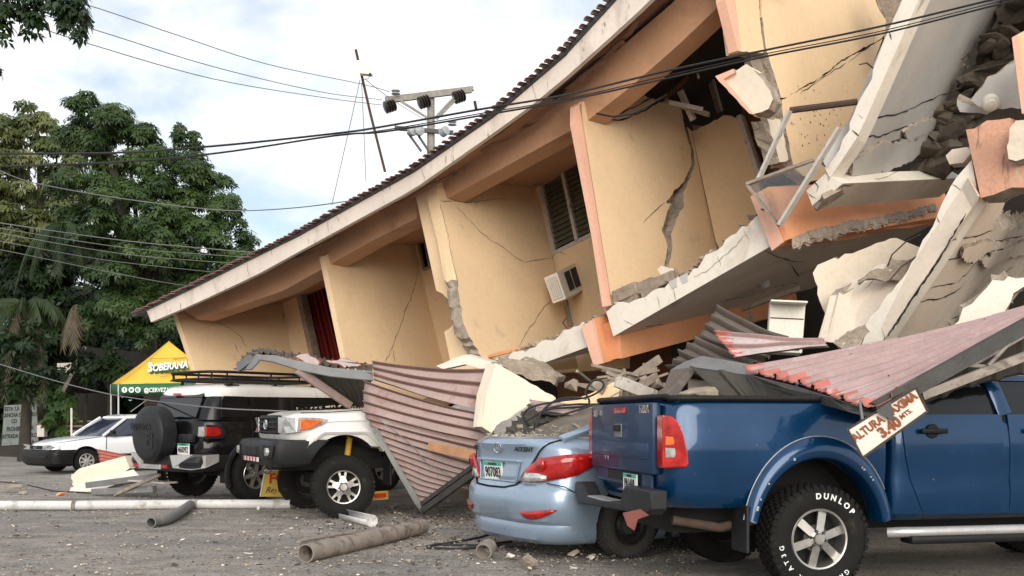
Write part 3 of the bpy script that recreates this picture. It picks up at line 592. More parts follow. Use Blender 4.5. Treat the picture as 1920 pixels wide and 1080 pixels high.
# --- floor slabs and cross beams of the fallen storey (they rise inwards)
def slabbar(name, front, depth, face, under, jag=(0,), parent=bld, amp=.035, s=-.1, seed=2, raw=None):
    P = [B(*p, s) for p in front]; o = piece(name, P, INW * depth, face, raw or RAW, parent, jag=jag, amp=amp, seed=seed)
    me = o.data; me.materials.append(under)
    for p in me.polygons:
        if p.normal.z < -.6 and p.material_index != 0: p.material_index = 2
        elif p.normal.z < -.6: p.material_index = 2
    return o
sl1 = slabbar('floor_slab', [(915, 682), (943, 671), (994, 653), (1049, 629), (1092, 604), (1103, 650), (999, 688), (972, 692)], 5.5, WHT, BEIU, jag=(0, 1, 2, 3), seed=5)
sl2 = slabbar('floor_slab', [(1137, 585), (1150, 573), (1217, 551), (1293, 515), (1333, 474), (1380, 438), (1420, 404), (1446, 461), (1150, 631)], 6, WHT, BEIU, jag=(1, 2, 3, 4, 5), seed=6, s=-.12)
sp_ = Plane(B(1137, 585, -.12), B(1420, 404, -.12), B(1150, 631, -.12))
for pth in ([(1232, 556), (1240, 580)], [(1262, 540), (1268, 565)], [(1300, 520), (1330, 505), (1370, 470), (1400, 440)], [(1395, 432), (1405, 455)], [(1170, 600), (1195, 612)], [(1345, 480), (1352, 500)]): crack(sp_, pth, .004, sl2, CRK)
for (x_, y_) in ((1263, 533), (1283, 523)):
    piece('spalled_patch', [p + sp_.n * .008 for p in sp_.many([(x_ - 9, y_ - 4), (x_ + 6, y_ - 12), (x_ + 7, y_ + 4), (x_ - 2, y_ + 9)])], -sp_.n * .02, GRYU, parent=sl2)
bm1 = slabbar('cross_beam', [(1090, 610), (1112, 597), (1130, 681), (1113, 686)], 5.2, PCH, PCH, jag=(0,), s=-.16, seed=3)
piece('beam_end', [B(*p, -.2) for p in [(1089, 611), (1111, 598), (1130, 681), (1113, 686)]], NB * .03, PNK, parent=bm1, jag=(0,), amp=.02)
slabbar('cross_beam', [(1112, 612), (1160, 600), (1166, 672), (1130, 683)], 5.2, PCH, PCH, jag=(2,), s=.04, seed=3)
bm2 = slabbar('cross_beam', [(1408, 368), (1440, 350), (1481, 448), (1447, 469)], 6, PCH, PCH, jag=(2,), s=-.16, seed=7)
piece('beam_end', [B(*p, -.2) for p in [(1407, 369), (1428, 358), (1468, 454), (1447, 470)]], NB * .03, PNK, parent=bm2)
b2p = Plane(B(1481, 448, -.16), B(1440, 350, -.16), B(1481, 448, -.16) + INW)
for pth in ([(1470, 380), (1476, 388)],): crack(b2p, pth, .01, bm2)
piece('broken_core', [b2p.at(*p) + b2p.n * .02 for p in [(1482, 447), (1545, 425), (1620, 412), (1700, 398), (1752, 380), (1752, 392), (1690, 410), (1600, 428), (1482, 462)]], Vector((0, 0, -.05)), RAW, parent=bm2, jag='all', amp=.02)
sl3 = slabbar('floor_slab', [(1512, 357), (1548, 325), (1580, 344), (1525, 391)], 4.3, WHT, BEIU, jag=(), s=-.18)
s3p = Plane(B(1512, 357, -.18), B(1548, 325, -.18), B(1525, 391, -.18))
for pth in ([(1525, 340), (1535, 350), (1530, 362)], [(1515, 362), (1530, 372)]): crack(s3p, pth, .006, sl3)
u3 = Plane(B(1580, 344, -.18), B(1525, 391, -.18), B(1580, 344, -.18) + INW)
for pth in ([(1640, 335), (1665, 330), (1690, 318)], [(1570, 352), (1600, 345)], [(1700, 310), (1760, 290)]): crack(u3, pth, .012, sl3)
piece('broken_core', [u3.at(*p) + u3.n * .03 for p in [(1526, 388), (1545, 368), (1575, 352), (1582, 358), (1550, 380), (1530, 392)]], -u3.n * .05, RAW, parent=sl3, jag='all', amp=.02)
# big slab tipped up on its edge: white edge, grey underside that breaks off
p4 = Plane(B(1560, 337, -.2), B(1718, 0, -.2), B(1548, 315, -.2))
sl4 = piece('floor_slab', [B(*p, -.2) for p in [(1548, 318), (1580, 262), (1593, 244), (1602, 211), (1637, 130), (1660, 70), (1692, 0), (1790, -220), (1830, -220), (1722, 0), (1624, 222), (1606, 259), (1556, 334)]], NB * .25, WHT, RAW, bld, jag=(0, 1, 2, 3), amp=.02, seed=8)
for pth in ([(1668, 60), (1672, 75)], [(1610, 215), (1618, 222)], [(1598, 244), (1612, 256)]): crack(p4, pth, .008, sl4)
up4 = Plane(B(1560, 337, -.1), B(1730, 4, -.1), B(1560, 337, -.1) + INW * 2 + Vector((0, 0, .25)))
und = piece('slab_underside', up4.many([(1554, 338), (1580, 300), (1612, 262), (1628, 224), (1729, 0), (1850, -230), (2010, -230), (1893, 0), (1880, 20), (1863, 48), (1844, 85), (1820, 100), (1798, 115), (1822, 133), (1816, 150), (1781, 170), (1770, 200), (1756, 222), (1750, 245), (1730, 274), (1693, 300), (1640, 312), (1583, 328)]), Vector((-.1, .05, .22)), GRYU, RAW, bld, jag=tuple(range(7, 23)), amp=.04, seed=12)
for pth in ([(1622, 224), (1670, 216), (1700, 208), (1735, 190), (1780, 172)], [(1608, 252), (1650, 256), (1690, 240), (1730, 225)], [(1660, 268), (1690, 262), (1715, 245), (1745, 235)], [(1640, 300), (1680, 285), (1700, 275)], [(1700, 275), (1705, 250), (1712, 240)], [(1590, 322), (1598, 300)]): crack(up4, pth, .012, und)
for pth in ([(1737, 0), (1690, 100), (1640, 205), (1632, 224), (1618, 262), (1585, 318)],): crack(up4, pth, .02, und)
# lower flakes of the same slab, torn loose
for sd_, pts in enumerate(([(1690, 246), (1720, 226), (1757, 218), (1748, 240), (1712, 262), (1695, 262)], [(1592, 300), (1640, 268), (1700, 262), (1742, 240), (1745, 262), (1700, 300), (1660, 318), (1590, 330)], [(1770, 190), (1790, 188), (1782, 200)])):
    piece('slab_flake', [up4.at(*p) + up4.n * .05 for p in pts], -up4.n * .04, GRYU, RAW, und, jag='all', amp=.02, seed=20 + sd_)
# broken concrete mass to the right of it
CSH = M('concrete_brown_core', (.15, .122, .095), .95, var=.5, scale=3, bump=.9, bscale=14)
cm = Plane(B(1750, 330, 2.9), B(1900, 60, 2.9), B(1900, 330, 3.2))
piece('broken_mass', cm.many([(1700, 330), (1760, 240), (1800, 180), (1830, 120), (1870, 30), (1900, -60), (2050, -60), (2050, 330), (1900, 250), (1830, 270), (1800, 290)]), NB * .5, CSH, CSH, bld, jag='all', amp=.08, seed=14)
mb = MB(); r_ = random.Random(8)
for k in range(44):
    t = r_.random(); px = 1740 + 185 * t + r_.gauss(0, 14); py = 300 - 260 * t + r_.gauss(0, 14); p = cm.at(px, py) + cm.n * r_.uniform(-.1, .2); mb.rock(p, (r_.uniform(.4, .95), r_.uniform(.3, .6), r_.uniform(.16, .36)), seed=100 + k, npts=22)
mb.build('broken_concrete', CSH, bld, kind='stuff')
for sd_, (pts, s, m_) in enumerate((([(1820, 188), (1848, 150), (1900, 118), (1945, 100), (1945, 200), (1880, 205), (1835, 200)], .5, GRYU), ([(1795, 185), (1835, 200), (1930, 160), (1930, 180), (1850, 215), (1800, 210)], .7, GRYU))):
    piece('hanging_ceiling_chunk', [B(*p, s) for p in pts], NB * .12 + Vector((0, 0, .08)), m_, RAW, bld, jag='all', amp=.02, seed=30 + sd_)
piece('corner_post', [B(*p, -.1) for p in [(1898, 70), (1925, 55), (1990, 40), (1990, 250), (1917, 212), (1905, 150)]], NB * .3, YEL, PNK, bld)
piece('wall_edge', [B(*p, -.14) for p in [(1897, 71), (1908, 66), (1925, 212), (1916, 213)]], NB * .03, PNK, parent=bld)
STN = M('peach_stained', (.66, .36, .24), .9, var=.25, scale=2, bump=.35, bscale=20, spots=[((.62, .50, .36), 5, .56, .1), ((.12, .07, .05), 7, .53, .1)], st=(1, 1, .22))
piece('column_stump', [B(*p, -.5) for p in [(1811, 243), (1850, 226), (1893, 221), (1935, 225), (1940, 352), (1880, 358), (1839, 371)]], NB * .35, STN, RAW, bld, jag=(0, 1, 2, 4, 5), amp=.025, seed=31)
piece('wall_chunk', [B(*p, -.65) for p in [(1893, 240), (1905, 226), (1940, 215), (1940, 285), (1905, 302), (1891, 298)]], NB * .2, CRM, RAW, bld, jag='all', amp=.02, seed=32)
piece('wall_chunk', [B(*p, -.1) for p in [(1773, 292), (1785, 280), (1812, 276), (1822, 285), (1806, 305), (1780, 308)]], NB * .15, CRM, RAW, bld, jag='all', amp=.02, seed=33)
piece('cross_wall', [B(*p, 1.6) for p in [(1960, -260), (2500, -420), (2500, 760), (2010, 720), (1975, 480), (2000, 300), (1965, 120)]], NB * .2, YEL, RAW, bld, jag=(3, 4, 5, 6), amp=.06, seed=95)
# lower diagonal slab: white edge with dark underside
sl5 = piece('floor_slab', [B(*p, -.45) for p in [(1793, 333), (1822, 300), (1834, 370), (1817, 395), (1661, 629), (1640, 660), (1596, 660), (1611, 633), (1647, 580), (1692, 522), (1717, 483), (1742, 436), (1767, 380)]], NB * .3, WHT, RAW, bld, jag=(7, 8, 9, 10, 11, 12), amp=.018, seed=15)
p5 = Plane(B(1793, 333, -.45), B(1611, 633, -.45), B(1817, 395, -.45))
for pth in ([(1785, 345), (1800, 355), (1812, 372)], [(1757, 405), (1768, 430), (1778, 455)], [(1745, 438), (1760, 452)], [(1735, 460), (1745, 485), (1752, 500)], [(1722, 508), (1735, 525)], [(1790, 380), (1795, 392)], [(1698, 545), (1702, 560)]): crack(p5, pth, .005, sl5, CRK)
up5 = Plane(B(1820, 400, -.4), B(1661, 635, -.4), B(1740, 515, -.4) + INW * 2 + Vector((0, 0, .1)))
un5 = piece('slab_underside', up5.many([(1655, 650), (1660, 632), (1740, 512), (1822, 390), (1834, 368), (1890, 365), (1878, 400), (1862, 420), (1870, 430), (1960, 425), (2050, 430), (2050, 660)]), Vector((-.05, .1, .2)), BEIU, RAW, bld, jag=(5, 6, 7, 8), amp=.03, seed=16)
for pth in ([(1810, 400), (1760, 485), (1690, 590), (1665, 630)],): crack(up5, pth, .05, un5)
for pth in ([(1785, 450), (1830, 443), (1860, 432)], [(1770, 490), (1800, 482), (1830, 465), (1850, 448)], [(1830, 455), (1880, 450), (1920, 440)], [(1795, 530), (1815, 510), (1830, 490), (1850, 470)], [(1722, 565), (1760, 560), (1790, 548)], [(1770, 560), (1800, 540), (1810, 525)], [(1850, 535), (1880, 512), (1900, 500)], [(1745, 540), (1790, 530)], [(1780, 600), (1860, 560)], [(1840, 480), (1890, 470), (1940, 455)]): crack(up5, pth, .012, un5)
for sd_, pts in enumerate(([(1830, 480), (1850, 478), (1850, 470), (1905, 452), (1940, 448), (1940, 470), (1880, 482), (1845, 500)], [(1800, 462), (1840, 448), (1895, 455), (1840, 472), (1818, 490), (1795, 480)])):
    piece('slab_flake', [up5.at(*p) + up5.n * .05 for p in pts], -up5.n * .04, BEIU, RAW, un5, jag='all', amp=.02, seed=60 + sd_)
# ceiling lamps left on the undersides
def lamp(p, nrm, r, mat):
    mb = MB(); nrm = nrm.normalized(); q = nrm.to_track_quat('Z', 'Y').to_matrix(); m2 = MB()
    m2.lathe([(0, -.02), (r * .9, -.02), (r, .03), (r, r * .6), (r * .85, r * .75), (r * .8, r * .75), (r * .75, r * 1.05), (r * .55, r * 1.2), (0, r * 1.25)], 20, 'z')
    mb.add([q @ Vector(v) + p for v in m2.v], m2.f); return mb.build('ceiling_lamp', mat, bld, smooth=40)
lamp(B(1857, 190, .42), Vector((-.2, -.5, -.6)), .085, ACW)
us2 = Plane(B(1150, 631, -.12), B(1446, 461, -.12), B(1446, 461, -.12) + INW)
lamp(us2.at(1433, 530), us2.n, .07, GRYU)
for pth in ([(1435, 470), (1460, 482), (1490, 490), (1510, 490)], [(1480, 495), (1500, 520)], [(1250, 615), (1290, 606), (1330, 588)], [(1350, 565), (1400, 555), (1450, 538), (1500, 528)], [(1210, 612), (1245, 608)], [(1300, 600), (1360, 575)]): crack(us2, pth, .012, sl2)
# chunk of wall hanging in the upper opening
piece('wall_chunk', [B(*p, -.15) for p in [(1353, 147), (1372, 138), (1399, 120), (1412, 130), (1436, 160), (1449, 186), (1441, 204), (1428, 210), (1410, 214), (1395, 196)]], NB * .22, CRM, RAW, bld, jag=(3, 4, 5, 6, 7), amp=.02, seed=34)
piece('wall_chunk', [B(*p, -.2) for p in [(1341, 143), (1375, 129), (1378, 136), (1356, 148), (1412, 214), (1405, 213)]], NB * .2, PNK, RAW, bld, jag=(1, 4, 5), amp=.01, seed=35)
for k, pts in enumerate(([(1640, 130, -.1), (1625, 118, -.3), (1612, 121, -.5)], [(1550, 318, -.1), (1540, 300, -.3), (1546, 284, -.45)], [(1720, 480, 0), (1690, 500, -.3), (1666, 528, -.5)], [(1756, 225, .1), (1775, 232, -.1), (1790, 226, -.2)], [(1418, 405, 0), (1428, 392, -.2), (1440, 396, -.3)], [(1065, 618, 0), (1055, 605, -.1), (1062, 596, -.1)], [(1782, 172, .4), (1800, 165, .2), (1812, 150, .1)], [(1725, 440, .3), (1700, 452, .2), (1672, 478, .1), (1664, 500, .1)])):
    mb = MB(); mb.tube([B(*p) for p in pts], .008, 6); mb.build('rebar', RSTE, bld, smooth=60)
# rubble of blocks along the slab edge
for k, (px, py, wd, hh) in enumerate(((1172, 552, .36, .16), (1210, 540, .34, .15), (1246, 527, .30, .13), (1186, 566, .30, .12), (1225, 550, .25, .10), (1160, 568, .2, .12))):
    mb = MB(); a = B(px - 16, py + 7, .02 + .05 * (k % 2)); t = (B(px + 16, py - 7, .02) - a).normalized()
    mb.bar(a, a + t * wd, .18, hh, bev=.012); o = mb.build('block_fragment', BRICKM, bld)
mb = MB(); r_ = random.Random(5)
for (p0, p1, n2) in (((1150, 575), (1290, 515), 26), ((1050, 628), (1150, 585), 24), ((945, 668), (1050, 630), 22), ((1290, 512), (1415, 405), 16)):
    for k in range(n2): t = r_.random(); sz = r_.uniform(.03, .11); mb.rock(B(p0[0] + (p1[0] - p0[0]) * t, p0[1] + (p1[1] - p0[1]) * t - 2, r_.uniform(-.05, .3)), (sz * 1.6, sz, sz * .7), seed=200 + k)
mb.build('slab_rubble', STONE, bld, kind='stuff')
piece('wall_fragment', [B(*p, .15) for p in [(1232, 505), (1240, 498), (1262, 503), (1268, 520), (1240, 525)]], NB * .08, CRM, RAW, bld, jag='all', amp=.015, seed=36)
piece('skirting_strip', [B(*p, .1) for p in [(905, 668), (975, 650), (975, 657), (905, 673)]], NB * .05, PCH, parent=bld)
# orange and dark inner walls below the slab
piece('inner_wall', [B(*p, 3.6) for p in [(1040, 690), (1250, 640), (1260, 720), (1050, 780)]], NB * .1, WOODB, parent=bld)
mb = MB(); mb.bar(B(1405, 585, 2.2), B(1412, 640, 2.2), .06, .06); mb.bar(B(1470, 560, 2.4), B(1465, 620, 2.4), .07, .06); mb.bar(B(1390, 580, 2.2), B(1500, 540, 2.4), .08, .06); mb.build('window_frame', WOOD, bld)
# ================================================================== vehicles (local axes: x forward, y left, z up)
def car(name, label, O, hd, pitch=0., roll=0.):
    t = thing(name, label, 'car' if 'pickup' not in name else 'pickup truck', (O[0], O[1], 0)); t.rotation_euler = (roll, pitch, math.radians(hd)); return t
def outline(xr, xf, hw, nr, nf, k=72):
    if isinstance(nr, tuple):                                            # rear corners of a given depth, width and squareness
        (rx, ry, p) = nr; h = []
        for i in range(15): q = math.pi / 2 * i / 14; h.append((xr + rx * (1 - math.cos(q) ** (2 / p)), hw - ry + ry * math.sin(q) ** (2 / p)))
        for i in range(1, 6): h.append((xr + rx + (xf - .9 - xr - rx) * i / 6, hw))
        for i in range(14): q = math.pi / 2 * i / 14; h.append((xf - .9 + .9 * math.sin(q) ** (2 / nf), hw * math.cos(q) ** (2 / nf)))
        h = [(xr, (hw - ry) * .5)] + h
        return h + [(xf, 0)] + [(x, -y) for x, y in reversed(h)]
    cx = (xr + xf) / 2; a = (xf - xr) / 2; P = []
    for i in range(k):
        q = 2 * math.pi * i / k; c, s = math.cos(q), math.sin(q); n = nf if c > 0 else nr
        P.append((cx + a * math.copysign(abs(c) ** (2 / n), c), hw * math.copysign(abs(s) ** (2 / n), s)))
    return P
def stack(name, sl, mat, parent, cut=(), smooth=38, k=72, label=None, dark=None):
    """body shell from plan outlines stacked in height: (z rear, z front, x rear, x front, half width, rear squareness, front squareness)"""
    mb = MB(); m = len(sl)
    if isinstance(sl[0][5], tuple): k = len(outline(*sl[0][2:7]))
    for (zr, zf, xr, xf, hw, nr, nf) in sl:
        for (x, y) in outline(xr, xf, hw, nr, nf, k): mb.v.append((x, y, zr + (zf - zr) * (x - xr) / max(1e-6, xf - xr)))
    for i in range(m - 1):
        for j in range(k): mb.f.append((i * k + j, i * k + (j + 1) % k, (i + 1) * k + (j + 1) % k, (i + 1) * k + j)); mb.m.append(0)
    mb.f += [tuple(range(k - 1, -1, -1)), tuple(range((m - 1) * k, m * k))]; mb.m += [0, 0]
    o = mb.build(name, [mat, dark or DRKW], parent, local=True); 
    if cut:
        cb = MB()
        for (x, z, ax, az, y0, y1) in cut:
            n = 40; ring = [(x + ax * math.cos(2 * math.pi * i / n), z + az * math.sin(2 * math.pi * i / n)) for i in range(n)]
            q = [(a, y0, b) for a, b in ring] + [(a, y1, b) for a, b in ring]
            cb.add(q, [tuple(range(n)), tuple(range(2 * n - 1, n - 1, -1))] + [(i, n + i, n + (i + 1) % n, (i + 1) % n) for i in range(n)])
        me = bpy.data.meshes.new('c'); me.from_pydata(cb.v, [], cb.f); me.materials.append(mat); me.materials.append(dark or DRKW)
        me.polygons.foreach_set('material_index', [1] * len(me.polygons)); co = bpy.data.objects.new('c', me); COL.objects.link(co); fixnormals(co); fixnormals(o)
        par = o.parent; o.parent = None
        md = o.modifiers.new('b', 'BOOLEAN'); md.operation = 'DIFFERENCE'; md.object = co; md.solver = 'EXACT'
        dg = bpy.context.evaluated_depsgraph_get(); dg.update(); nm = bpy.data.meshes.new_from_object(o.evaluated_get(dg)); o.modifiers.clear(); o.data = nm; nm.name = name; o.parent = par
        bpy.data.objects.remove(co)
    else: fixnormals(o)
    o.data.polygons.foreach_set('use_smooth', [True] * len(o.data.polygons)); o.data.set_sharp_from_angle(angle=math.radians(smooth))
    if label: o['label'] = label
    return o
DRKW = M('wheel_well', (.012, .011, .010), .95, fine=0)
def plate_poly(name, pts, vec, mat, parent, bevel=.004, **kw):
    mb = MB(); mb.prism(pts, vec); o = mb.build(name, mat, parent, local=True, bevel=bevel, **kw); fixnormals(o); return o
def sidepoly(name, xz, y0, dy, mat, parent, bevel=.004, **kw):
    return plate_poly(name, [(x, y0, z) for x, z in xz], (0, dy, 0), mat, parent, bevel, **kw)
def endpoly(name, yz, x0, dx, mat, parent, bevel=.004, **kw):
    return plate_poly(name, [(x0, y, z) for y, z in yz], (dx, 0, 0), mat, parent, bevel, **kw)
def line(name, pts, r, mat, parent, n=6, smooth=60):
    mb = MB(); mb.tube(pts, r, n); return mb.build(name, mat, parent, local=True, smooth=smooth)
def wheel(parent, c, R, wd, rr, side, style, spokes=5, tyre=None, rim=None, steer=0., lugs=True):
    """side = -1: the wheel faces right (-y); +1: faces left"""
    hub = MB(); hub.lathe([(0, -.06), (rr * .45, -.06), (rr * .45, .02), (0, .02)], 20); ho = hub.build('wheel', STLD, parent, local=True)
    ho.location = c; ho.rotation_euler = (0, 0, (0 if side < 0 else math.pi) + steer)
    h = wd / 2; t = MB(); n = 56
    pr = [(rr - .012, -h * .72), (rr + .006, -h * .86), (rr + (R - rr) * .35, -h), (rr + (R - rr) * .7, -h * .97), (R - .035, -h * .86), (R - .012, -h * .78), (R - .008, h * .78), (R - .035, h * .88), (rr + .01, h * .86), (rr - .012, h * .72)]
    t.lathe(pr, n); nb = 44
    for i in range(nb):                                                 # tread blocks
        for row, (yy, ww, ln) in enumerate(((-.72, .26, .62), (-.36, .26, .55), (0, .26, .55), (.36, .26, .55), (.72, .26, .62))):
            q = 2 * math.pi * (i + (.5 if row % 2 else 0)) / nb; rm = Matrix.Rotation(-q, 3, 'Y'); L_ = 2 * math.pi * R / nb * ln
            t.box(rm @ Vector((R - .008, yy * h, 0)), (.016, ww * h, L_), rm)
        q = 2 * math.pi * i / nb; rm = Matrix.Rotation(-q, 3, 'Y'); t.box(rm @ Vector((R - .022, -h * .885, 0)), (.034 if i % 2 else .022, .008, 2 * math.pi * R / nb * .5), rm)
    ty = t.build('tyre', tyre or RUB, ho, local=True, smooth=40)
    r = MB(); ri = rr * .90
    r.lathe([(rr + .004, -h * .80), (rr - .004, -h * .86), (rr - .016, -h * .84), (ri, -h * .55), (ri, h * .5), (rr, h * .7)], 48)
    rm_ = rim or ALU
    def spoke(q, w0, w1, y0, y1, r0, r1, th):
        a = [(r0, y0, -w0), (r0, y0, w0), (r1, y1, w1), (r1, y1, -w1)]; R_ = Matrix.Rotation(-q, 3, 'Y')
        f = [R_ @ Vector(p) for p in a]; b = [R_ @ Vector((p[0], p[1] + th, p[2] * .8)) for p in a]
        r.add(f + b, [(0, 1, 2, 3), (7, 6, 5, 4), (0, 4, 5, 1), (1, 5, 6, 2), (2, 6, 7, 3), (3, 7, 4, 0)])
    fy = -h * .60
    if style == 'spoke':
        for i in range(spokes):
            q = 2 * math.pi * (i + .2) / spokes; spoke(q, rr * .13, rr * .145, fy - .012, fy + .004, rr * .2, rr * .92, .035)
        r.lathe([(0, fy - .035), (rr * .17, fy - .035), (rr * .20, fy - .015), (rr * .30, fy - .008), (rr * .33, fy + .03)], 24)
    elif style == 'star':
        for i in range(5):
            q = 2 * math.pi * (i + .3) / 5; spoke(q, rr * .26, rr * .13, fy - .008, fy + .004, rr * .2, rr * .66, .03)
            for d_ in (-.22, .22): spoke(q + d_, rr * .07, rr * .07, fy + .002, fy + .004, rr * .55, rr * .93, .03)
        r.lathe([(0, fy - .045), (rr * .2, fy - .045), (rr * .24, fy - .03), (rr * .27, fy - .005), (rr * .33, fy + .03)], 24)
    elif style == 'steel':
        r.lathe([(rr * .90, -h * .5), (rr * .82, -h * .30), (rr * .62, -h * .22), (rr * .5, -h * .42), (rr * .35, -h * .5), (rr * .2, -h * .5), (rr * .17, -h * .68), (0, -h * .70)], 32)
    ro = r.build('rim', rm_, ho, local=True, smooth=35)
    bk = MB(); bk.lathe([(0, h * .1), (rr * .92, h * .1)], 24); bk.build('brake_backing', DRKW, ho, local=True)
    if style == 'steel':
        hb = MB()
        for i in range(14):
            q = 2 * math.pi * i / 14; hb.lathe([(0, -.004), (.020, -.004), (.020, .02)], 10, 'y', (rr * .72 * math.cos(q), -h * .265, rr * .72 * math.sin(q)))
        hb.build('vent_hole', DRKW, ho, local=True)
    elif lugs:
        n5 = spokes if style == 'spoke' else 5
        for i in range(n5):
            q = 2 * math.pi * (i + .7) / n5; lb = MB(); lb.lathe([(0, fy - .03), (.010, fy - .03), (.013, fy - .005), (.013, fy + .02)], 8, 'y', (rr * .26 * math.cos(q), 0, rr * .26 * math.sin(q))); lb.build('lug_nut', STLD, ho, local=True)
    return ho
def ring_text(par, txt, R, y, a0, step, size, bold=.004):
    """letters around the sidewall of a wheel seen from -y, a0 degrees from the top, clockwise"""
    for i, ch in enumerate(txt):
        if ch == ' ': continue
        a = math.radians(a0 + i * step); c = Vector((math.sin(a) * R, y, math.cos(a) * R))
        mb = MB(); text(mb, ch, size, frame(c, (math.cos(a), 0, -math.sin(a)), (math.sin(a), 0, math.cos(a))), bold, extr=.003); mb.build('tyre_letter', TXW, par, local=True)
def numberplate(parent, c, xax, yax, txt, w_=.30, h_=.155, size=.105, top='PANAMA'):
    Mx = frame(c, xax, yax); mb = MB(); mb.prism([Mx @ Vector(p) for p in ((-w_ / 2, -h_ / 2, 0), (w_ / 2, -h_ / 2, 0), (w_ / 2, h_ / 2, 0), (-w_ / 2, h_ / 2, 0))], -(Mx.to_3x3() @ Vector((0, 0, .012)))); pl = mb.build('number_plate', PLW, parent, local=True)
    mb = MB(); mb.prism([Mx @ Vector(p) for p in ((-w_ / 2, h_ * .30, .002), (w_ / 2, h_ * .30, .002), (w_ / 2, h_ / 2, .002), (-w_ / 2, h_ / 2, .002))], Mx.to_3x3() @ Vector((0, 0, .001))); mb.build('plate_band', PGR, pl, local=True)
    mb = MB(); text(mb, txt, size, Mx @ Matrix.Translation((0, -h_ * .08, .004)), .002, .72, extr=.001); text(mb, top, size * .28, Mx @ Matrix.Translation((0, h_ * .39, .005)), .0, 1, extr=.001); mb.build('plate_lettering', INK, pl, local=True); return pl

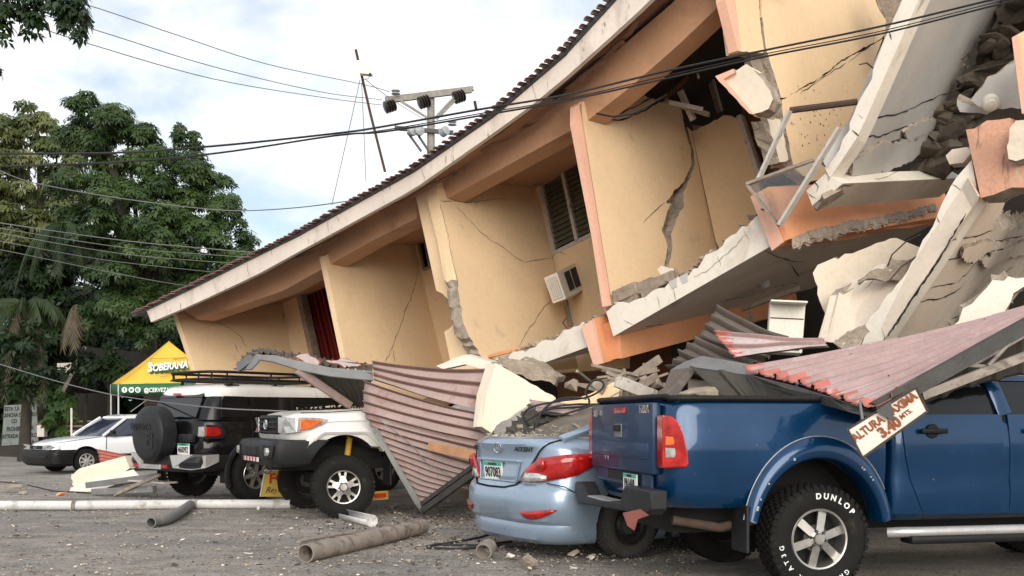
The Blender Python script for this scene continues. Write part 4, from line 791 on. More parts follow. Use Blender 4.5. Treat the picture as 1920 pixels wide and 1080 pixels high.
# ------------------------------------------------------------------ blue pickup
def pickup():
    t = car('blue_pickup', 'dusty blue double cab pickup under the pink roof sheets', (.89, 7.83), 12.2)
    ar = [(1.17, .40, .52, .585, -1.2, -.45), (1.17, .40, .52, .585, .45, 1.2)]; fa = [(4.25, .40, .48, .52, -1.2, -.45), (4.25, .40, .48, .52, .45, 1.2)]
    bed = stack('bed', [(.62, .60, .06, 1.735, .80, 9, 30), (.66, .64, .03, 1.74, .845, 10, 30), (.75, .75, .01, 1.742, .872, 11, 30), (.90, .90, .0, 1.745, .885, 11, 30), (1.02, 1.02, .0, 1.745, .890, 11, 30), (1.10, 1.10, .0, 1.745, .888, 11, 30), (1.16, 1.16, .005, 1.742, .876, 11, 30), (1.28, 1.28, .008, 1.742, .868, 11, 30), (1.36, 1.36, .015, 1.74, .860, 10, 30), (1.395, 1.395, .03, 1.73, .84, 9, 30)], BLU, t, ar)
    # black rail caps
    mb = MB(); P = outline(-.005, 1.735, .868, 10, 30, 72); mb.tube([(x, y, 1.402 + (.012 if x < .05 else 0)) for x, y in P], .022, 8, closed=True); mb.build('bed_rail', BLK, t, local=True, smooth=50)
    mb = MB(); mb.box((.87, 0, 1.405), (1.66, 1.62, .02)); mb.build('bed_cover', BLK, t, local=True)
    tg = MB(); tg.box((-.018, 0, 1.115), (.07, 1.50, .52), bev=.02); tg = tg.build('tailgate', BLUT, t, local=True, smooth=40)
    mb = MB(); mb.box((-.055, 0, 1.02), (.012, 1.36, .12), bev=.005); mb.build('lower_step', BLUT, tg, local=True, smooth=40)
    mb = MB(); mb.box((-.056, 0, 1.165), (.012, .17, .105), bev=.004); mb.build('handle_recess', STLG, tg, local=True); mb = MB(); mb.box((-.068, 0, 1.185), (.02, .14, .05), bev=.006); mb.build('handle', BLK, tg, local=True)
    mb = MB(); mb.box((-.057, -.04, 1.322), (.016, .26, .045), bev=.006); mb.build('brake_lamp', LRED, tg, local=True)
    mb = MB(); text(mb, 'HILUX', .075, frame((-.058, -.60, 1.325), (0, -1, 0), (0, 0, 1)), .003); text(mb, 'SR5', .07, frame((-.058, .60, 1.30), (0, -1, 0), (0, 0, 1)), .003); mb.build('badge', CHR, tg, local=True)
    mb = MB(); mb.add([(-.0565, y, z) for y, z in ((.33, 1.08), (.28, 1.03), (.24, .95), (.26, .92), (.30, .97), (.33, .93), (.37, .98), (.38, 1.03))], [tuple(range(8))]); mb.build('scrape_mark', M('scrape_lilac', (.42, .30, .45), .6), tg, local=True)
    mb = MB(); mb.box((-.012, 0, .80), (.03, 1.3, .11), bev=.01); mb.build('rear_valance', BLUT, t, local=True)
    mb = MB(); mb.box((-.022, -.05, .815), (.03, .75, .07)); mb.build('plate_recess', DRKW, t, local=True)
    numberplate(t, (-.06, -.28, .775), (0, -1, 0), (0, 0, 1), 'PA1410', .30, .13, .10)
    for s in (-1, 1):
        xz = [(-.03, .91), (.15, .915), (.165, .935), (.155, 1.03), (.125, 1.15), (.085, 1.235), (.04, 1.275), (-.03, 1.285)]
        o = sidepoly('tail_lamp', xz, s * .775, s * .128, LRED, t, .012)
        sidepoly('indicator_lens', [(-.012, 1.07), (.05, 1.075), (.055, 1.10), (.045, 1.13), (-.012, 1.135)], s * .902, s * .008, LORG, o); sidepoly('reverse_lens', [(-.012, .985), (.055, .985), (.065, 1.01), (.058, 1.05), (-.012, 1.055)], s * .902, s * .008, LCLR, o)
        for z in (.955, 1.065, 1.145, 1.20): mb = MB(); mb.box((.05, s * .904, z), (.16 if z < 1.1 else .11, .006, .006)); mb.build('lens_rib', LRED, o, local=True)
    # step bumper
    mb = MB(); yz = [(-1.0, .775), (-.42, .775), (-.36, .74), (-.30, .645), (.30, .62), (.62, .62), (.74, .70), (.84, .735), (1.02, .725), (1.04, .62), (.92, .54), (.6, .555), (-.9, .60), (-1.0, .64)]
    mb.prism([(-.15, y * .93 - .04, z - .015) for y, z in yz], (.13, 0, 0)); o = mb.build('rear_bumper', DGP, t, local=True, bevel=.012, smooth=40); fixnormals(o)
    mb = MB(); mb.box((-.085, .14, .612), (.12, .8, .012)); mb.build('step_pad', SIL, o, local=True)
    # wheel arch flares
    for s in (-1, 1):
        for (cx, cz, ai, bi, ao, bo, y_, nm) in ((1.17, .40, .50, .57, .60, .735, .885, 'wheel_arch_flare'), (4.25, .40, .47, .51, .57, .62, .875, 'wheel_arch_flare')):
            mb = MB(); vs = []; n = 36; lip = []
            for i in range(n + 1):
                q = math.pi * (.055 + .885 * i / n); c, sn = math.cos(q), math.sin(q)
                for (f, yy) in ((0, y_ - .16), (0, y_ + .035), (.18, y_ + .055), (.6, y_ + .045), (.92, y_ + .016), (1.0, y_ - .012)):
                    vs.append((cx + (ai + (ao - ai) * f) * c, s * yy, cz + (bi + (bo - bi) * f) * sn))
                lip.append((cx + ao * c * .995, s * (y_ + .004), cz + bo * sn * .995))
            mb.add(vs, [(6 * i + j, 6 * i + j + 1, 6 * i + 7 + j, 6 * i + 6 + j) for i in range(n) for j in range(5)]); fo = mb.build(nm, BLU, t, local=True, smooth=60)
            if cx < 2: line('flare_seal', lip[4:], .005, SIL, fo)
            mb = MB(); r_ = random.Random(4)
            for k in range(9): q = math.pi * r_.uniform(.1, .95); mb.box((cx + (ai + .04) * math.cos(q), s * (y_ + .055), cz + (bi + .05) * math.sin(q)), (r_.uniform(.008, .02), .006, r_.uniform(.008, .02)))
            mb.build('paint_chip', SIL, fo, local=True)
    # cab
    body = stack('cab', [(.50, .50, 1.79, 4.98, .80, 30, 6), (.55, .52, 1.775, 5.02, .855, 30, 6), (.72, .70, 1.77, 5.05, .878, 30, 5), (.80, .78, 1.77, 5.05, .868, 30, 5), (.95, .9, 1.77, 5.05, .884, 30, 5), (1.08, 1.0, 1.77, 5.03, .890, 30, 5), (1.18, 1.06, 1.77, 4.98, .882, 30, 5), (1.26, 1.10, 1.775, 4.9, .872, 30, 5), (1.31, 1.13, 1.79, 4.75, .85, 30, 4)], BLU, t, fa)
    stack('cab_glass', [(1.29, 1.27, 1.82, 3.95, .835, 20, 8), (1.40, 1.40, 1.84, 3.62, .81, 20, 8), (1.50, 1.50, 1.87, 3.35, .78, 20, 8), (1.56, 1.56, 1.90, 3.20, .75, 20, 8)], GLS, t)
    stack('roof', [(1.55, 1.55, 1.88, 3.24, .765, 12, 8), (1.59, 1.59, 1.89, 3.22, .75, 10, 7), (1.62, 1.62, 1.95, 3.12, .68, 8, 6), (1.64, 1.64, 2.1, 2.95, .55, 6, 6)], BLU, t)
    for s in (-1, 1):
        for (x0, x1, wd) in ((1.86, 1.93, .10), (2.74, 2.66, .12), (3.82, 3.12, .10)):
            mb = MB(); mb.bar((x0, s * .846, 1.28), (x1, s * .765, 1.57), .05, wd, Vector((1, 0, .2)), bev=.01); mb.build('pillar', BLU, t, local=True, smooth=40)
        for (xl, xr_, nm) in (((1.84, 1.86, 1.93, 2.04), 2.70, 0), ((2.74, 2.74, 2.74, 2.74), 3.60, 1)):
            zs = [.545, .60, .72, .80, .95, 1.08, 1.18, 1.26, 1.29]; hw = [.857, .868, .885, .875, .891, .897, .889, .879, .872]; mb = MB(); vs = []
            for z, h in zip(zs, hw):
                f = (z - .545) / .745
                a = xl[0] + (xl[3] - xl[0]) * (1 - f) ** 2.2 if nm == 0 else xl[0] + .03 * (1 - f); b = xr_
                vs += [(a, s * (h - .03), z), (a + .006, s * h, z), (b - .006, s * h, z), (b, s * (h - .03), z)]
            m = len(zs); fs = [(4 * i + j, 4 * i + j + 1, 4 * i + 5 + j, 4 * i + 4 + j) for i in range(m - 1) for j in range(3)] + [(0, 1, 2, 3), tuple(4 * (m - 1) + j for j in (3, 2, 1, 0))]
            mb.add(vs, fs); d_ = mb.build('door', BLU, t, local=True, smooth=35); fixnormals(d_)
            xh = xl[0] + .25; mb = MB(); mb.lathe([(0, 0), (.055, 0), (.05, -s * .006), (0, -s * .01)] if s > 0 else [(0, 0), (.055, 0), (.05, -.006), (0, -.01)], 16, 'y', (xh, s * .899, 1.165)); mb.bar((xh - .11, s * .925, 1.168), (xh + .11, s * .925, 1.165), .025, .038, bev=.01); mb.build('door_handle', BLK, d_, local=True, smooth=40)
            seam = [(v[0], v[1] * 1.0, v[2]) for v in vs[0::4]]; line('seam', seam, .008, DRKW, d_)
        line('side_step', [(1.72, s * .90, .42), (1.80, s * .97, .43), (1.95, s * .99, .43), (3.5, s * .99, .43), (3.62, s * .92, .42)], .038, SIL, t, 12)
        mb = MB(); mb.box((2.7, s * .96, .375), (1.75, .16, .06), bev=.02); mb.build('running_board', BLK, t, local=True, smooth=40)
        mb = MB(); mb.box((.60, s * .80, .47), (.025, .26, .34), bev=.01); mb.build('mud_flap', DGP, t, local=True)
        mb = MB(); mb.bar((3.55, s * .86, 1.3), (3.55, s * 1.0, 1.34), .05, .05); mb.box((3.55, s * 1.02, 1.36), (.1, .18, .17), bev=.03); mb.build('wing_mirror', BLK, t, local=True, smooth=40)
    mb = MB(); mb.box((2.5, 0, .50), (4.6, 1.0, .18)); mb.box((1.17, 0, .40), (.14, 1.3, .14)); mb.build('chassis', DRKW, t, local=True)
    line('exhaust', [(.15, -.62, .52), (.5, -.66, .46), (.9, -.6, .52), (1.6, -.5, .5)], .035, RSTE, t, 10)
    mb = MB(); mb.box((5.04, 0, .62), (.12, 1.62, .26), bev=.05); mb.build('front_bumper', BLU, t, local=True, smooth=40)
    mb = MB(); mb.box((5.03, 0, .92), (.06, .9, .2), bev=.02); mb.build('grille', CHR, t, local=True)
    for s in (-1, 1): mb = MB(); mb.box((4.95, s * .66, .95), (.2, .36, .2), bev=.05); mb.build('headlamp', LCLR, t, local=True, smooth=40)
    for i, (x, y, sd_) in enumerate(((1.17, -.79, -1), (1.17, .79, 1), (4.25, -.78, -1), (4.25, .78, 1))):
        wo = wheel(t, (x, y, .386), .392, .27, .222, sd_, 'spoke', 6)
        if i == 0:
            wo.rotation_euler.y = math.radians(-6); [ring_text(wo, *a) for a in (('DUNLOP', .312, -.134, 2, 11, .058, .002), ('GRANDTREK', .312, -.134, 146, 9, .050, .0005), ('AT3G', .312, -.134, 236, 10, .050, .0005))]
    # torn scrap caught under the bumper
    mb = MB(); mb.add([(-.16, -.42, .56), (-.16, -.80, .62), (-.15, -.95, .59), (-.15, -.72, .54), (-.14, -.62, .45), (-.15, -.50, .47)], [(0, 1, 3), (1, 2, 3), (0, 3, 5), (3, 4, 5)])
    o = mb.build('torn_scrap', SHR, t, local=True, solid=.004, label='torn red scrap caught under the rear bumper')
    return t
pickup()

# ------------------------------------------------------------------ pale blue sedan
def accent():
    t = car('pale_blue_sedan', 'pale blue sedan with a crushed dusty rear window, its boot facing the viewer', (-.155, 9.30), 30)
    ar = [(.93, .30, .36, .36, -1.2, -.45), (.93, .30, .36, .36, .45, 1.2), (3.5, .30, .36, .36, -1.2, -.45), (3.5, .30, .36, .36, .45, 1.2)]
    E_ = (.42, .60, 2.5)
    stack('body', [(.13, .13, .10, 4.2, .74, E_, 2.6), (.17, .16, .05, 4.25, .79, E_, 2.6), (.24, .22, .035, 4.3, .82, E_, 2.6), (.30, .28, .05, 4.3, .825, E_, 2.6), (.335, .31, .01, 4.32, .842, E_, 2.6), (.45, .42, -.012, 4.33, .852, E_, 2.5), (.56, .52, -.002, 4.33, .855, E_, 2.5), (.60, .56, .015, 4.32, .852, E_, 2.5), (.64, .58, .055, 4.31, .848, E_, 2.4), (.76, .66, .07, 4.27, .85, E_, 2.4), (.86, .72, .078, 4.2, .845, E_, 2.3), (.93, .76, .07, 4.1, .83, E_, 2.3), (.975, .80, .055, 4.0, .80, E_, 2.3), (1.0, .84, .065, 3.85, .77, E_, 2.3), (1.03, .92, .11, 3.6, .73, E_, 2.3), (1.05, .95, .2, 3.4, .66, E_, 2.3)], LBL, t, ar)
    stack('glasshouse', [(1.02, 1.0, .45, 3.1, .70, 3.5, 4), (1.12, 1.12, .66, 2.9, .66, 3.5, 4), (1.2, 1.22, .85, 2.6, .62, 3.5, 4), (1.28, 1.3, 1.1, 2.35, .57, 3.5, 4), (1.31, 1.32, 1.3, 2.2, .50, 3.5, 4)], DUST, t, label='rear window crushed and buried in dust')
    for s in (-1,):
        mb = MB(); mb.bar((.28, s * .70, 1.02), (.80, s * .645, 1.16), .05, .09, Vector((0, -s, .4)), bev=.02); mb.build('rear_pillar', LBL, t, local=True, smooth=40)
    # boot lid outline, plate recess
    lid = MB(); 
    def xr(y, z):                                                        # where the rear skin is
        sl = [(.30, .05, .825), (.335, .01, .842), (.45, -.012, .852), (.56, -.002, .855), (.60, .015, .852), (.64, .055, .848), (.76, .07, .85), (.86, .078, .845), (.93, .07, .83), (.975, .055, .80), (1.0, .065, .77), (1.03, .11, .73)]
        z = min(max(z, .301), 1.029)
        for a, b in zip(sl[:-1], sl[1:]):
            if a[0] <= z <= b[0]: f = (z - a[0]) / (b[0] - a[0]); x0 = a[1] + (b[1] - a[1]) * f; hw = a[2] + (b[2] - a[2]) * f; break
        rx, ry, p = E_; q = min(.999, max(0, (abs(y) - (hw - ry)) / ry)); return x0 + rx * (1 - (1 - q ** p) ** (1 / p))
    def skin(pts, off): return [(xr(y, z) - off, y, z) for y, z in pts]
    def dense(pts, st=.04):
        o = []
        for a, b in zip(pts, pts[1:] + pts[:1]):
            k = max(1, int(math.hypot(a[0] - b[0], a[1] - b[1]) / st)); o += [(a[0] + (b[0] - a[0]) * i / k, a[1] + (b[1] - a[1]) * i / k) for i in range(k)]
        return o
    def skinpatch(name, y0, y1, z0f, z1f, off, mat, par, n=16, m=8):
        mb = MB(); vs = []
        for i in range(n + 1):
            y = y0 + (y1 - y0) * i / n; a, b = z0f(i / n), z1f(i / n)
            for j in range(m + 1): z = a + (b - a) * j / m; e = .012 if (i in (0, n) or j in (0, m)) else 0; vs.append((xr(y, z) - off + e, y, z))
        mb.add(vs, [(i * (m + 1) + j, i * (m + 1) + j + 1, (i + 1) * (m + 1) + j + 1, (i + 1) * (m + 1) + j) for i in range(n) for j in range(m)]); o = mb.build(name, mat, par, local=True, smooth=40); fixnormals(o); return o
    SEAM = [(-.70, 1.02), (-.60, .92), (-.51, .80), (-.42, .70), (-.32, .625), (-.15, .598), (.15, .594), (.40, .605), (.50, .645), (.555, .73), (.585, .88), (.60, 1.0)]
    def seamz(y):
        for p, q in zip(SEAM[:-1], SEAM[1:]):
            if p[0] <= y <= q[0]: return p[1] + (q[1] - p[1]) * (y - p[0]) / (q[0] - p[0])
        return 1.0
    bl = skinpatch('boot_lid', -.655, .585, lambda u: min(.985, seamz(-.655 + 1.24 * u) + .006), lambda u: 1.0, .014, LBL, t, 34, 14)
    edge = SEAM
    line('boot_seam', skin(dense(edge + edge[::-1][1:-1])[:60], .008), .008, DRKW, t)
    # plate recess framed by a shallow ledge
    rec = skinpatch('plate_recess', -.36, .40, lambda u: .64 + .03 * abs(2 * u - 1) ** 4, lambda u: .815, .019, LBL, t, 14, 6)
    mb = MB(); mb.bar((xr(0, .83) - .03, -.37, .828), (xr(0, .83) - .03, .41, .828), .05, .02, bev=.006); mb.build('plate_ledge', LBL, rec, local=True)
    for (ya, za, yb, zb) in ((-.36, .82, -.32, .65), (.40, .82, .36, .65), (-.32, .65, .36, .65)): line('recess_edge', [(xr(ya, za) - .022, ya, za), (xr((ya + yb) / 2, (za + zb) / 2) - .022, (ya + yb) / 2, (za + zb) / 2), (xr(yb, zb) - .022, yb, zb)], .008, LBL, rec)
    numberplate(t, (xr(.1, .72) - .035, .10, .728), (.06, -1, 0), (-.1, 0, 1), '907083', .31, .16, .125)
    mb = MB()
    q = [(math.cos(2 * math.pi * i / 20) * .068, math.sin(2 * math.pi * i / 20) * .042) for i in range(20)]; mb.tube([(xr(0, .92) - .03, y + .03, z + .935) for y, z in q], .007, 6, closed=True)
    for a, b in (((.035, -.03), (.012, .03)), ((-.012, -.03), (-.035, .03)), ((.028, -.006), (-.028, .006))): mb.bar((xr(0, .92) - .03, a[0] + .03, a[1] + .935), (xr(0, .92) - .03, b[0] + .03, b[1] + .935), .012, .01)
    mb.build('emblem', CHR, bl, local=True)
    mb = MB(); text(mb, 'ACCENT', .055, frame((xr(-.4, .94) - .022, -.42, .93), (.10, -1, 0), (-.1, 0, 1)), .001, 1.3, shear=.3); text(mb, 'GLS', .05, frame((xr(.5, .94) - .024, .52, .93), (-.15, -1, 0), (-.1, 0, 1)), .001, 1.2); mb.build('badge', DGP, bl, local=True)
    for s in (-1, 1):
        # wrap-around lamps
        mb = MB(); vs = []; n = 16
        prof = [(-.395, .66, .675), (-.45, .655, .75), (-.52, .655, .80), (-.60, .66, .845), (-.68, .67, .87), (-.76, .69, .885)]
        pts = []
        for (y, z0, z1) in prof: pts.append((xr(y, (z0 + z1) / 2) - .022, y, z0, z1))
        for (x, y, z0, z1) in ((.26, -.812, .70, .895), (.36, -.848, .725, .90), (.46, -.866, .775, .905), (.56, -.866, .83, .90), (.60, -.862, .86, .88)): pts.append((x, y, z0, z1))
        for (x, y, z0, z1) in pts:
            for j in range(4): vs.append((x, -s * -y if s > 0 else y, z0 + (z1 - z0) * j / 3))
        vs = [(x, y if s < 0 else -y, z) for (x, y, z) in [(p[0], p[1], p[2] + (p[3] - p[2]) * j / 3) for p in pts for j in range(4)]]
        mb.add(vs, [(4 * i + j, 4 * i + j + 1, 4 * i + 5 + j, 4 * i + 4 + j) for i in range(len(pts) - 1) for j in range(3)])
        tl = mb.build('tail_lamp', LRED, t, local=True, smooth=50, solid=.02)
        mb = MB(); wp_ = [(-.40, .662, .675), (-.47, .660, .735), (-.54, .662, .735), (-.62, .668, .735), (-.70, .678, .715)]
        vs = [(xr(y, z) - .035, y if s < 0 else -y, z) for (y, z0, z1) in wp_ for z in (z0, z1)]
        mb.add(vs, [(2 * i, 2 * i + 1, 2 * i + 3, 2 * i + 2) for i in range(4)]); mb.build('reverse_lens', LCLR, tl, local=True, solid=.006, smooth=50)
        mb = MB(); cx = (xr(-.63, .82) - .03, (-.64 if s < 0 else .64), .81); mb.lathe([(.0, -.03), (.05, -.025), (.062, 0), (.05, .02)], 18, 'x', cx); mb.build('lamp_bowl', LRED, tl, local=True, smooth=60)
        # bumper reflector and shallow crease
        mb = MB(); vs = []; n = 8
        for i in range(n + 1):
            u = i / n; y = .46 + .34 * u; z1 = .405 + .035 * u; z0 = z1 - .075 * math.sin(math.pi * u) ** .6 * (1.1 - .35 * u)
            for zz in (z0, (z0 + z1) / 2, z1): vs.append((xr(y, zz) - .012, s * y, zz))
        mb.add(vs, [(3 * i + j, 3 * i + j + 1, 3 * i + 4 + j, 3 * i + 3 + j) for i in range(n) for j in range(2)]); mb.build('reflector', LRED, t, local=True, solid=.02, smooth=50)
    line('side_crease', [(xr(-.7, .62) - .006, -.70, .655), (.22, -.842, .63), (.45, -.866, .52), (.6, -.862, .50)], .005, DRKW, t)
    mb = MB(); mb.box((2.1, 0, .22), (3.6, 1.3, .14)); mb.build('underbody_box', DRKW, t, local=True)  # dark box added to block light under the sedan body
    for i, (x, y, sd_) in enumerate(((.93, -.775, -1), (.93, .775, 1), (3.5, -.775, -1), (3.5, .775, 1))): wheel(t, (x, y, .295), .300, .185, .19, sd_, 'steel', tyre=RUBD if sd_ < 0 else RUB, rim=STLW)
    mb = MB(); mb.box((1.38, -.80, .26), (.02, .16, .22), bev=.01); mb.build('mud_flap', DGP, t, local=True)
    # dirt lying on the boot and the crushed window
    mb = MB(); r_ = random.Random(6)
    for k in range(150):
        y = r_.gauss(-.05, .38); x = r_.uniform(.12, .62); 
        if abs(y) > .68: continue
        sz = r_.uniform(.012, .05) if k % 9 else r_.uniform(.05, .10); mb.rock((x, y, 1.05 + (max(0, x - .45) * .5)), (sz * 1.4, sz, sz * .6), seed=300 + k, npts=8)
    o = mb.build('fallen_grit', STONE, t, local=True); o['kind'] = 'stuff'
    for ch_ in t.children:
        if not ch_.name.startswith('wheel'): ch_.scale.z = 1.055
    return t
accent()
# ------------------------------------------------------------------ black and white off-roader seen from behind
def fj():
    t = car('black_suv', 'black off-roader with white roof, roof rack and covered spare wheel', (-4.663, 15.964), 50)
    A = lambda x: [(x, .42, .49, .50, -1.3, -.5), (x, .42, .49, .50, .5, 1.3)]
    stack('body', [(.56, .56, -.84, 3.35, .80, 6, 6), (.62, .60, -.90, 3.42, .90, 6, 6), (.78, .76, -.92, 3.46, .935, 6, 6), (.92, .90, -.92, 3.48, .945, 6, 6), (.95, .93, -.90, 3.48, .930, 6, 6), (1.08, 1.06, -.89, 3.46, .932, 6, 6), (1.20, 1.15, -.87, 3.40, .925, 6, 5), (1.25, 1.18, -.85, 3.30, .905, 6, 5), (1.27, 1.20, -.83, 3.2, .88, 6, 5)], BPT, t, A(0) + A(2.69))
    stack('glasshouse', [(1.25, 1.25, -.84, 2.2, .895, 7, 8), (1.40, 1.40, -.79, 2.12, .865, 7, 8), (1.56, 1.56, -.71, 2.03, .83, 7, 8), (1.64, 1.64, -.66, 1.98, .81, 7, 8)], BPT, t)
    stack('roof', [(1.60, 1.62, -.70, 2.05, .835, 6, 6), (1.66, 1.68, -.70, 2.04, .835, 6, 6), (1.73, 1.74, -.67, 2.0, .81, 5, 5), (1.78, 1.79, -.58, 1.9, .74, 5, 5), (1.81, 1.815, -.4, 1.7, .6, 4, 4)], WPT, t)
    # rear window, quarter and side windows
    def q(y0, z0): f = (z0 - 1.25) / .39; return (-.86 + .18 * f, y0, z0)
    mb = MB(); yz = [(-.62, 1.285), (.62, 1.285), (.60, 1.56), (.52, 1.62), (-.52, 1.62), (-.60, 1.56)]
    mb.prism([(q(y, z)[0] - .015, y, z) for y, z in yz], (.02, 0, 0)); o = mb.build('rear_window', GLS, t, local=True, bevel=.004); fixnormals(o)
    mb = MB(); mb.prism([(-.72, -.58, 1.60), (-.72, .58, 1.60), (-.66, .56, 1.68), (-.66, -.56, 1.68)], (.05, 0, 0)); mb.build('rear_spoiler', BPT, t, local=True, bevel=.01)
    mb = MB(); mb.box((-.725, .1, 1.645), (.03, .17, .03)); mb.build('brake_lamp', LRED, t, local=True)
    mb = MB(); mb.box((-.845, .05, 1.31), (.012, .55, .014), Matrix.Rotation(.25, 3, 'X')); mb.build('wiper', BLK, t, local=True)
    for s in (-1, 1):
        for pts, nm in (([(-.60, 1.28), (-.14, 1.28), (-.10, 1.33), (-.10, 1.58), (-.14, 1.61), (-.50, 1.61), (-.55, 1.55)], 'quarter_window'), ([(-.02, 1.30), (.62, 1.30), (.66, 1.58), (-.02, 1.6)], 'side_window'), ([(.70, 1.29), (1.80, 1.27), (1.66, 1.58), (.76, 1.6)], 'front_window')):
            mb = MB(); mb.prism([(x, s * (.912 - (z - 1.25) * .23), z) for x, z in pts], (0, -s * .03, 0)); o = mb.build(nm, GLS, t, local=True, bevel=.006); fixnormals(o)
        # lamp in a grey surround, arch trims, door line
        mb = MB(); mb.prism([(x, s * .925, z) for x, z in ((-.90, .96), (-.60, .96), (-.55, 1.02), (-.56, 1.10), (-.62, 1.16), (-.88, 1.18))], (0, s * .02, 0)); o = mb.build('lamp_surround', DGP, t, local=True, bevel=.015); fixnormals(o)
        mb = MB(); mb.prism([(x, s * .93, z) for x, z in ((-.91, 1.0), (-.66, 1.0), (-.62, 1.05), (-.64, 1.10), (-.70, 1.14), (-.90, 1.145))], (0, s * .035, 0)); tl = mb.build('tail_lamp', LRED, o, local=True, bevel=.015); fixnormals(tl)
        mb = MB(); mb.prism([(-.905, s * y, z) for y, z in ((.78, 1.0), (.94, 1.0), (.94, 1.145), (.80, 1.145))], (-.02, 0, 0)); o2 = mb.build('reverse_lens', LCLR, o, local=True, bevel=.006); fixnormals(o2)
        for cx in (0, 2.69):
            mb = MB(); vs = []; n = 22
            for i in range(n + 1):
                qq = math.pi * (-.10 + 1.22 * i / n); c, sn = math.cos(qq), math.sin(qq)
                for (r, yy) in ((.48, .80), (.48, .955), (.51, .97), (.55, .965), (.56, .93)):
                    f = 1.0; vs.append((cx + r * 1.02 * c, s * yy, .42 + min(r * sn, .47 + (r - .48) * .9)))
            mb.add(vs, [(5 * i + j, 5 * i + j + 1, 5 * i + 6 + j, 5 * i + 5 + j) for i in range(n) for j in range(4)]); mb.build('arch_trim', DGP, t, local=True, smooth=50)
        line('door_seam', [(-.06, s * .94, .62), (-.07, s * .94, 1.0), (-.06, s * .915, 1.24)], .006, DRKW, t)
    # bumper: black centre, silver corner blocks
    stack('rear_bumper', [(.47, .47, -1.05, -.45, .78, 5, 30), (.52, .52, -1.10, -.45, .90, 5, 30), (.62, .62, -1.12, -.45, .95, 5, 30), (.70, .70, -1.08, -.45, .95, 5, 30), (.72, .72, -1.0, -.45, .92, 5, 30)], DGP, t, [(0, .42, .49, .50, -1.3, -.4), (0, .42, .49, .50, .4, 1.3)])
    for s in (-1, 1):
        mb = MB(); mb.prism([(-1.145, s * .38, .72), (-1.145, s * .46, .53), (-1.09, s * .88, .51), (-.92, s * .985, .54), (-.70, s * .99, .62), (-.70, s * .99, .735), (-.92, s * .985, .73), (-1.08, s * .90, .74)], (.035, -s * .03, 0)); o = mb.build('bumper_corner', SIL, t, local=True, bevel=.01); fixnormals(o)
        mb = MB(); mb.box((-1.11, s * .62 if s > 0 else -.2, .545), (.03, .14, .05)); mb.build('bumper_reflector', LRED, t, local=True)
    mb = MB(); mb.box((-1.115, .22, .535), (.03, .62, .075), bev=.01); mb.build('bumper_guard', SIL, t, local=True)
    mb = MB(); mb.box((-.94, -.52, .97), (.10, .36, .13), bev=.03); mb.build('plate_housing', DGP, t, local=True, smooth=40)
    numberplate(t, (-.965, -.46, .81), (0, -1, 0), (0, 0, 1), '460092', .31, .17, .125)
    mb = MB(); text(mb, 'FJ Cruiser', .06, frame((-.895, -.64, 1.03), (0, -1, 0), (0, 0, 1)), 0, 1.1); mb.build('badge', CHR, t, local=True)
    # spare wheel in its hard cover
    sp = MB(); sp.lathe([(0, -1.29), (.20, -1.29), (.34, -1.285), (.395, -1.27), (.425, -1.235), (.43, -1.05), (.42, -1.0), (.35, -.98), (0, -.98)], 56, 'x', (0, 0, 0)); so_ = sp.build('spare_wheel_cover', DGP, t, local=True, smooth=35); so_.location = (.02, .10, 1.03)
    mb = MB(); text(mb, 'TOYOTA', .13, frame((-1.296, .12, .11), (0, -1, 0), (0, 0, 1)), .004, 1.1, extr=.004); text(mb, 'FJ', .26, frame((-1.296, -.14, -.08), (0, -1, 0), (0, 0, 1)), .006, 1.2, extr=.004); mb.tube([(-1.293, .40, .11), (-1.293, .1, .02), (-1.293, 0, .0), (-1.293, -.36, -.10)], .006, 5); mb.build('embossed_lettering', DGP, so_, local=True)
    mb = MB(); mb.bar((-.95, .1, .9), (-.9, -.45, .85), .08, .08); mb.build('spare_carrier', DGP, t, local=True)
    # roof rack
    rk = MB(); P = outline(-.62, 1.55, .66, 5, 5, 40)
    for z, f in ((1.875, 1.0), (1.985, 1.04)): rk.tube([(x * 1.0, y * f, z) for x, y in P], .022, 8, closed=True)
    for i in range(0, 40, 3): x, y = P[i]; rk.tube([(x, y, 1.875), (x, y * 1.04, 1.985)], .014, 6)
    for i in range(9): x = -.5 + i * .24; rk.box((x, 0, 1.872), (.05, 1.28, .018))
    rko = rk.build('roof_rack', BLK, t, local=True, smooth=50)
    for x in (-.28, .55, 1.3):
        for s in (-1, 1): mb = MB(); mb.tube([(x, s * .66, 1.87), (x, s * .68, 1.80)], .025, 8); mb.box((x, s * .70, 1.785), (.22, .09, .02), bev=.006); mb.build('rack_foot', BLK, rko, local=True)
    mb = MB(); mb.box((1.3, 0, .52), (3.9, 1.0, .16)); mb.box((0, 0, .42), (.14, 1.4, .13)); mb.build('chassis', DRKW, t, local=True)
    for (x, y, sd_) in ((0, -.82, -1), (0, .82, 1), (2.69, -.82, -1), (2.69, .82, 1)): wheel(t, (x, y, .405), .412, .26, .222, sd_, 'spoke', 6)
    mb = MB(); mb.box((-.50, -.84, .42), (.02, .22, .26)); mb.build('mud_flap', BLK, t, local=True)
    mb = MB(); mb.box((3.47, 0, .72), (.16, 1.8, .26), bev=.06); mb.build('front_bumper', SIL, t, local=True, smooth=40)
    for s in (-1, 1): mb = MB(); mb.lathe([(0, 0), (.1, 0), (.1, .05)], 20, 'x', (3.46, s * .62, 1.02)); mb.build('headlamp', LCLR, t, local=True)
    return t
fj()

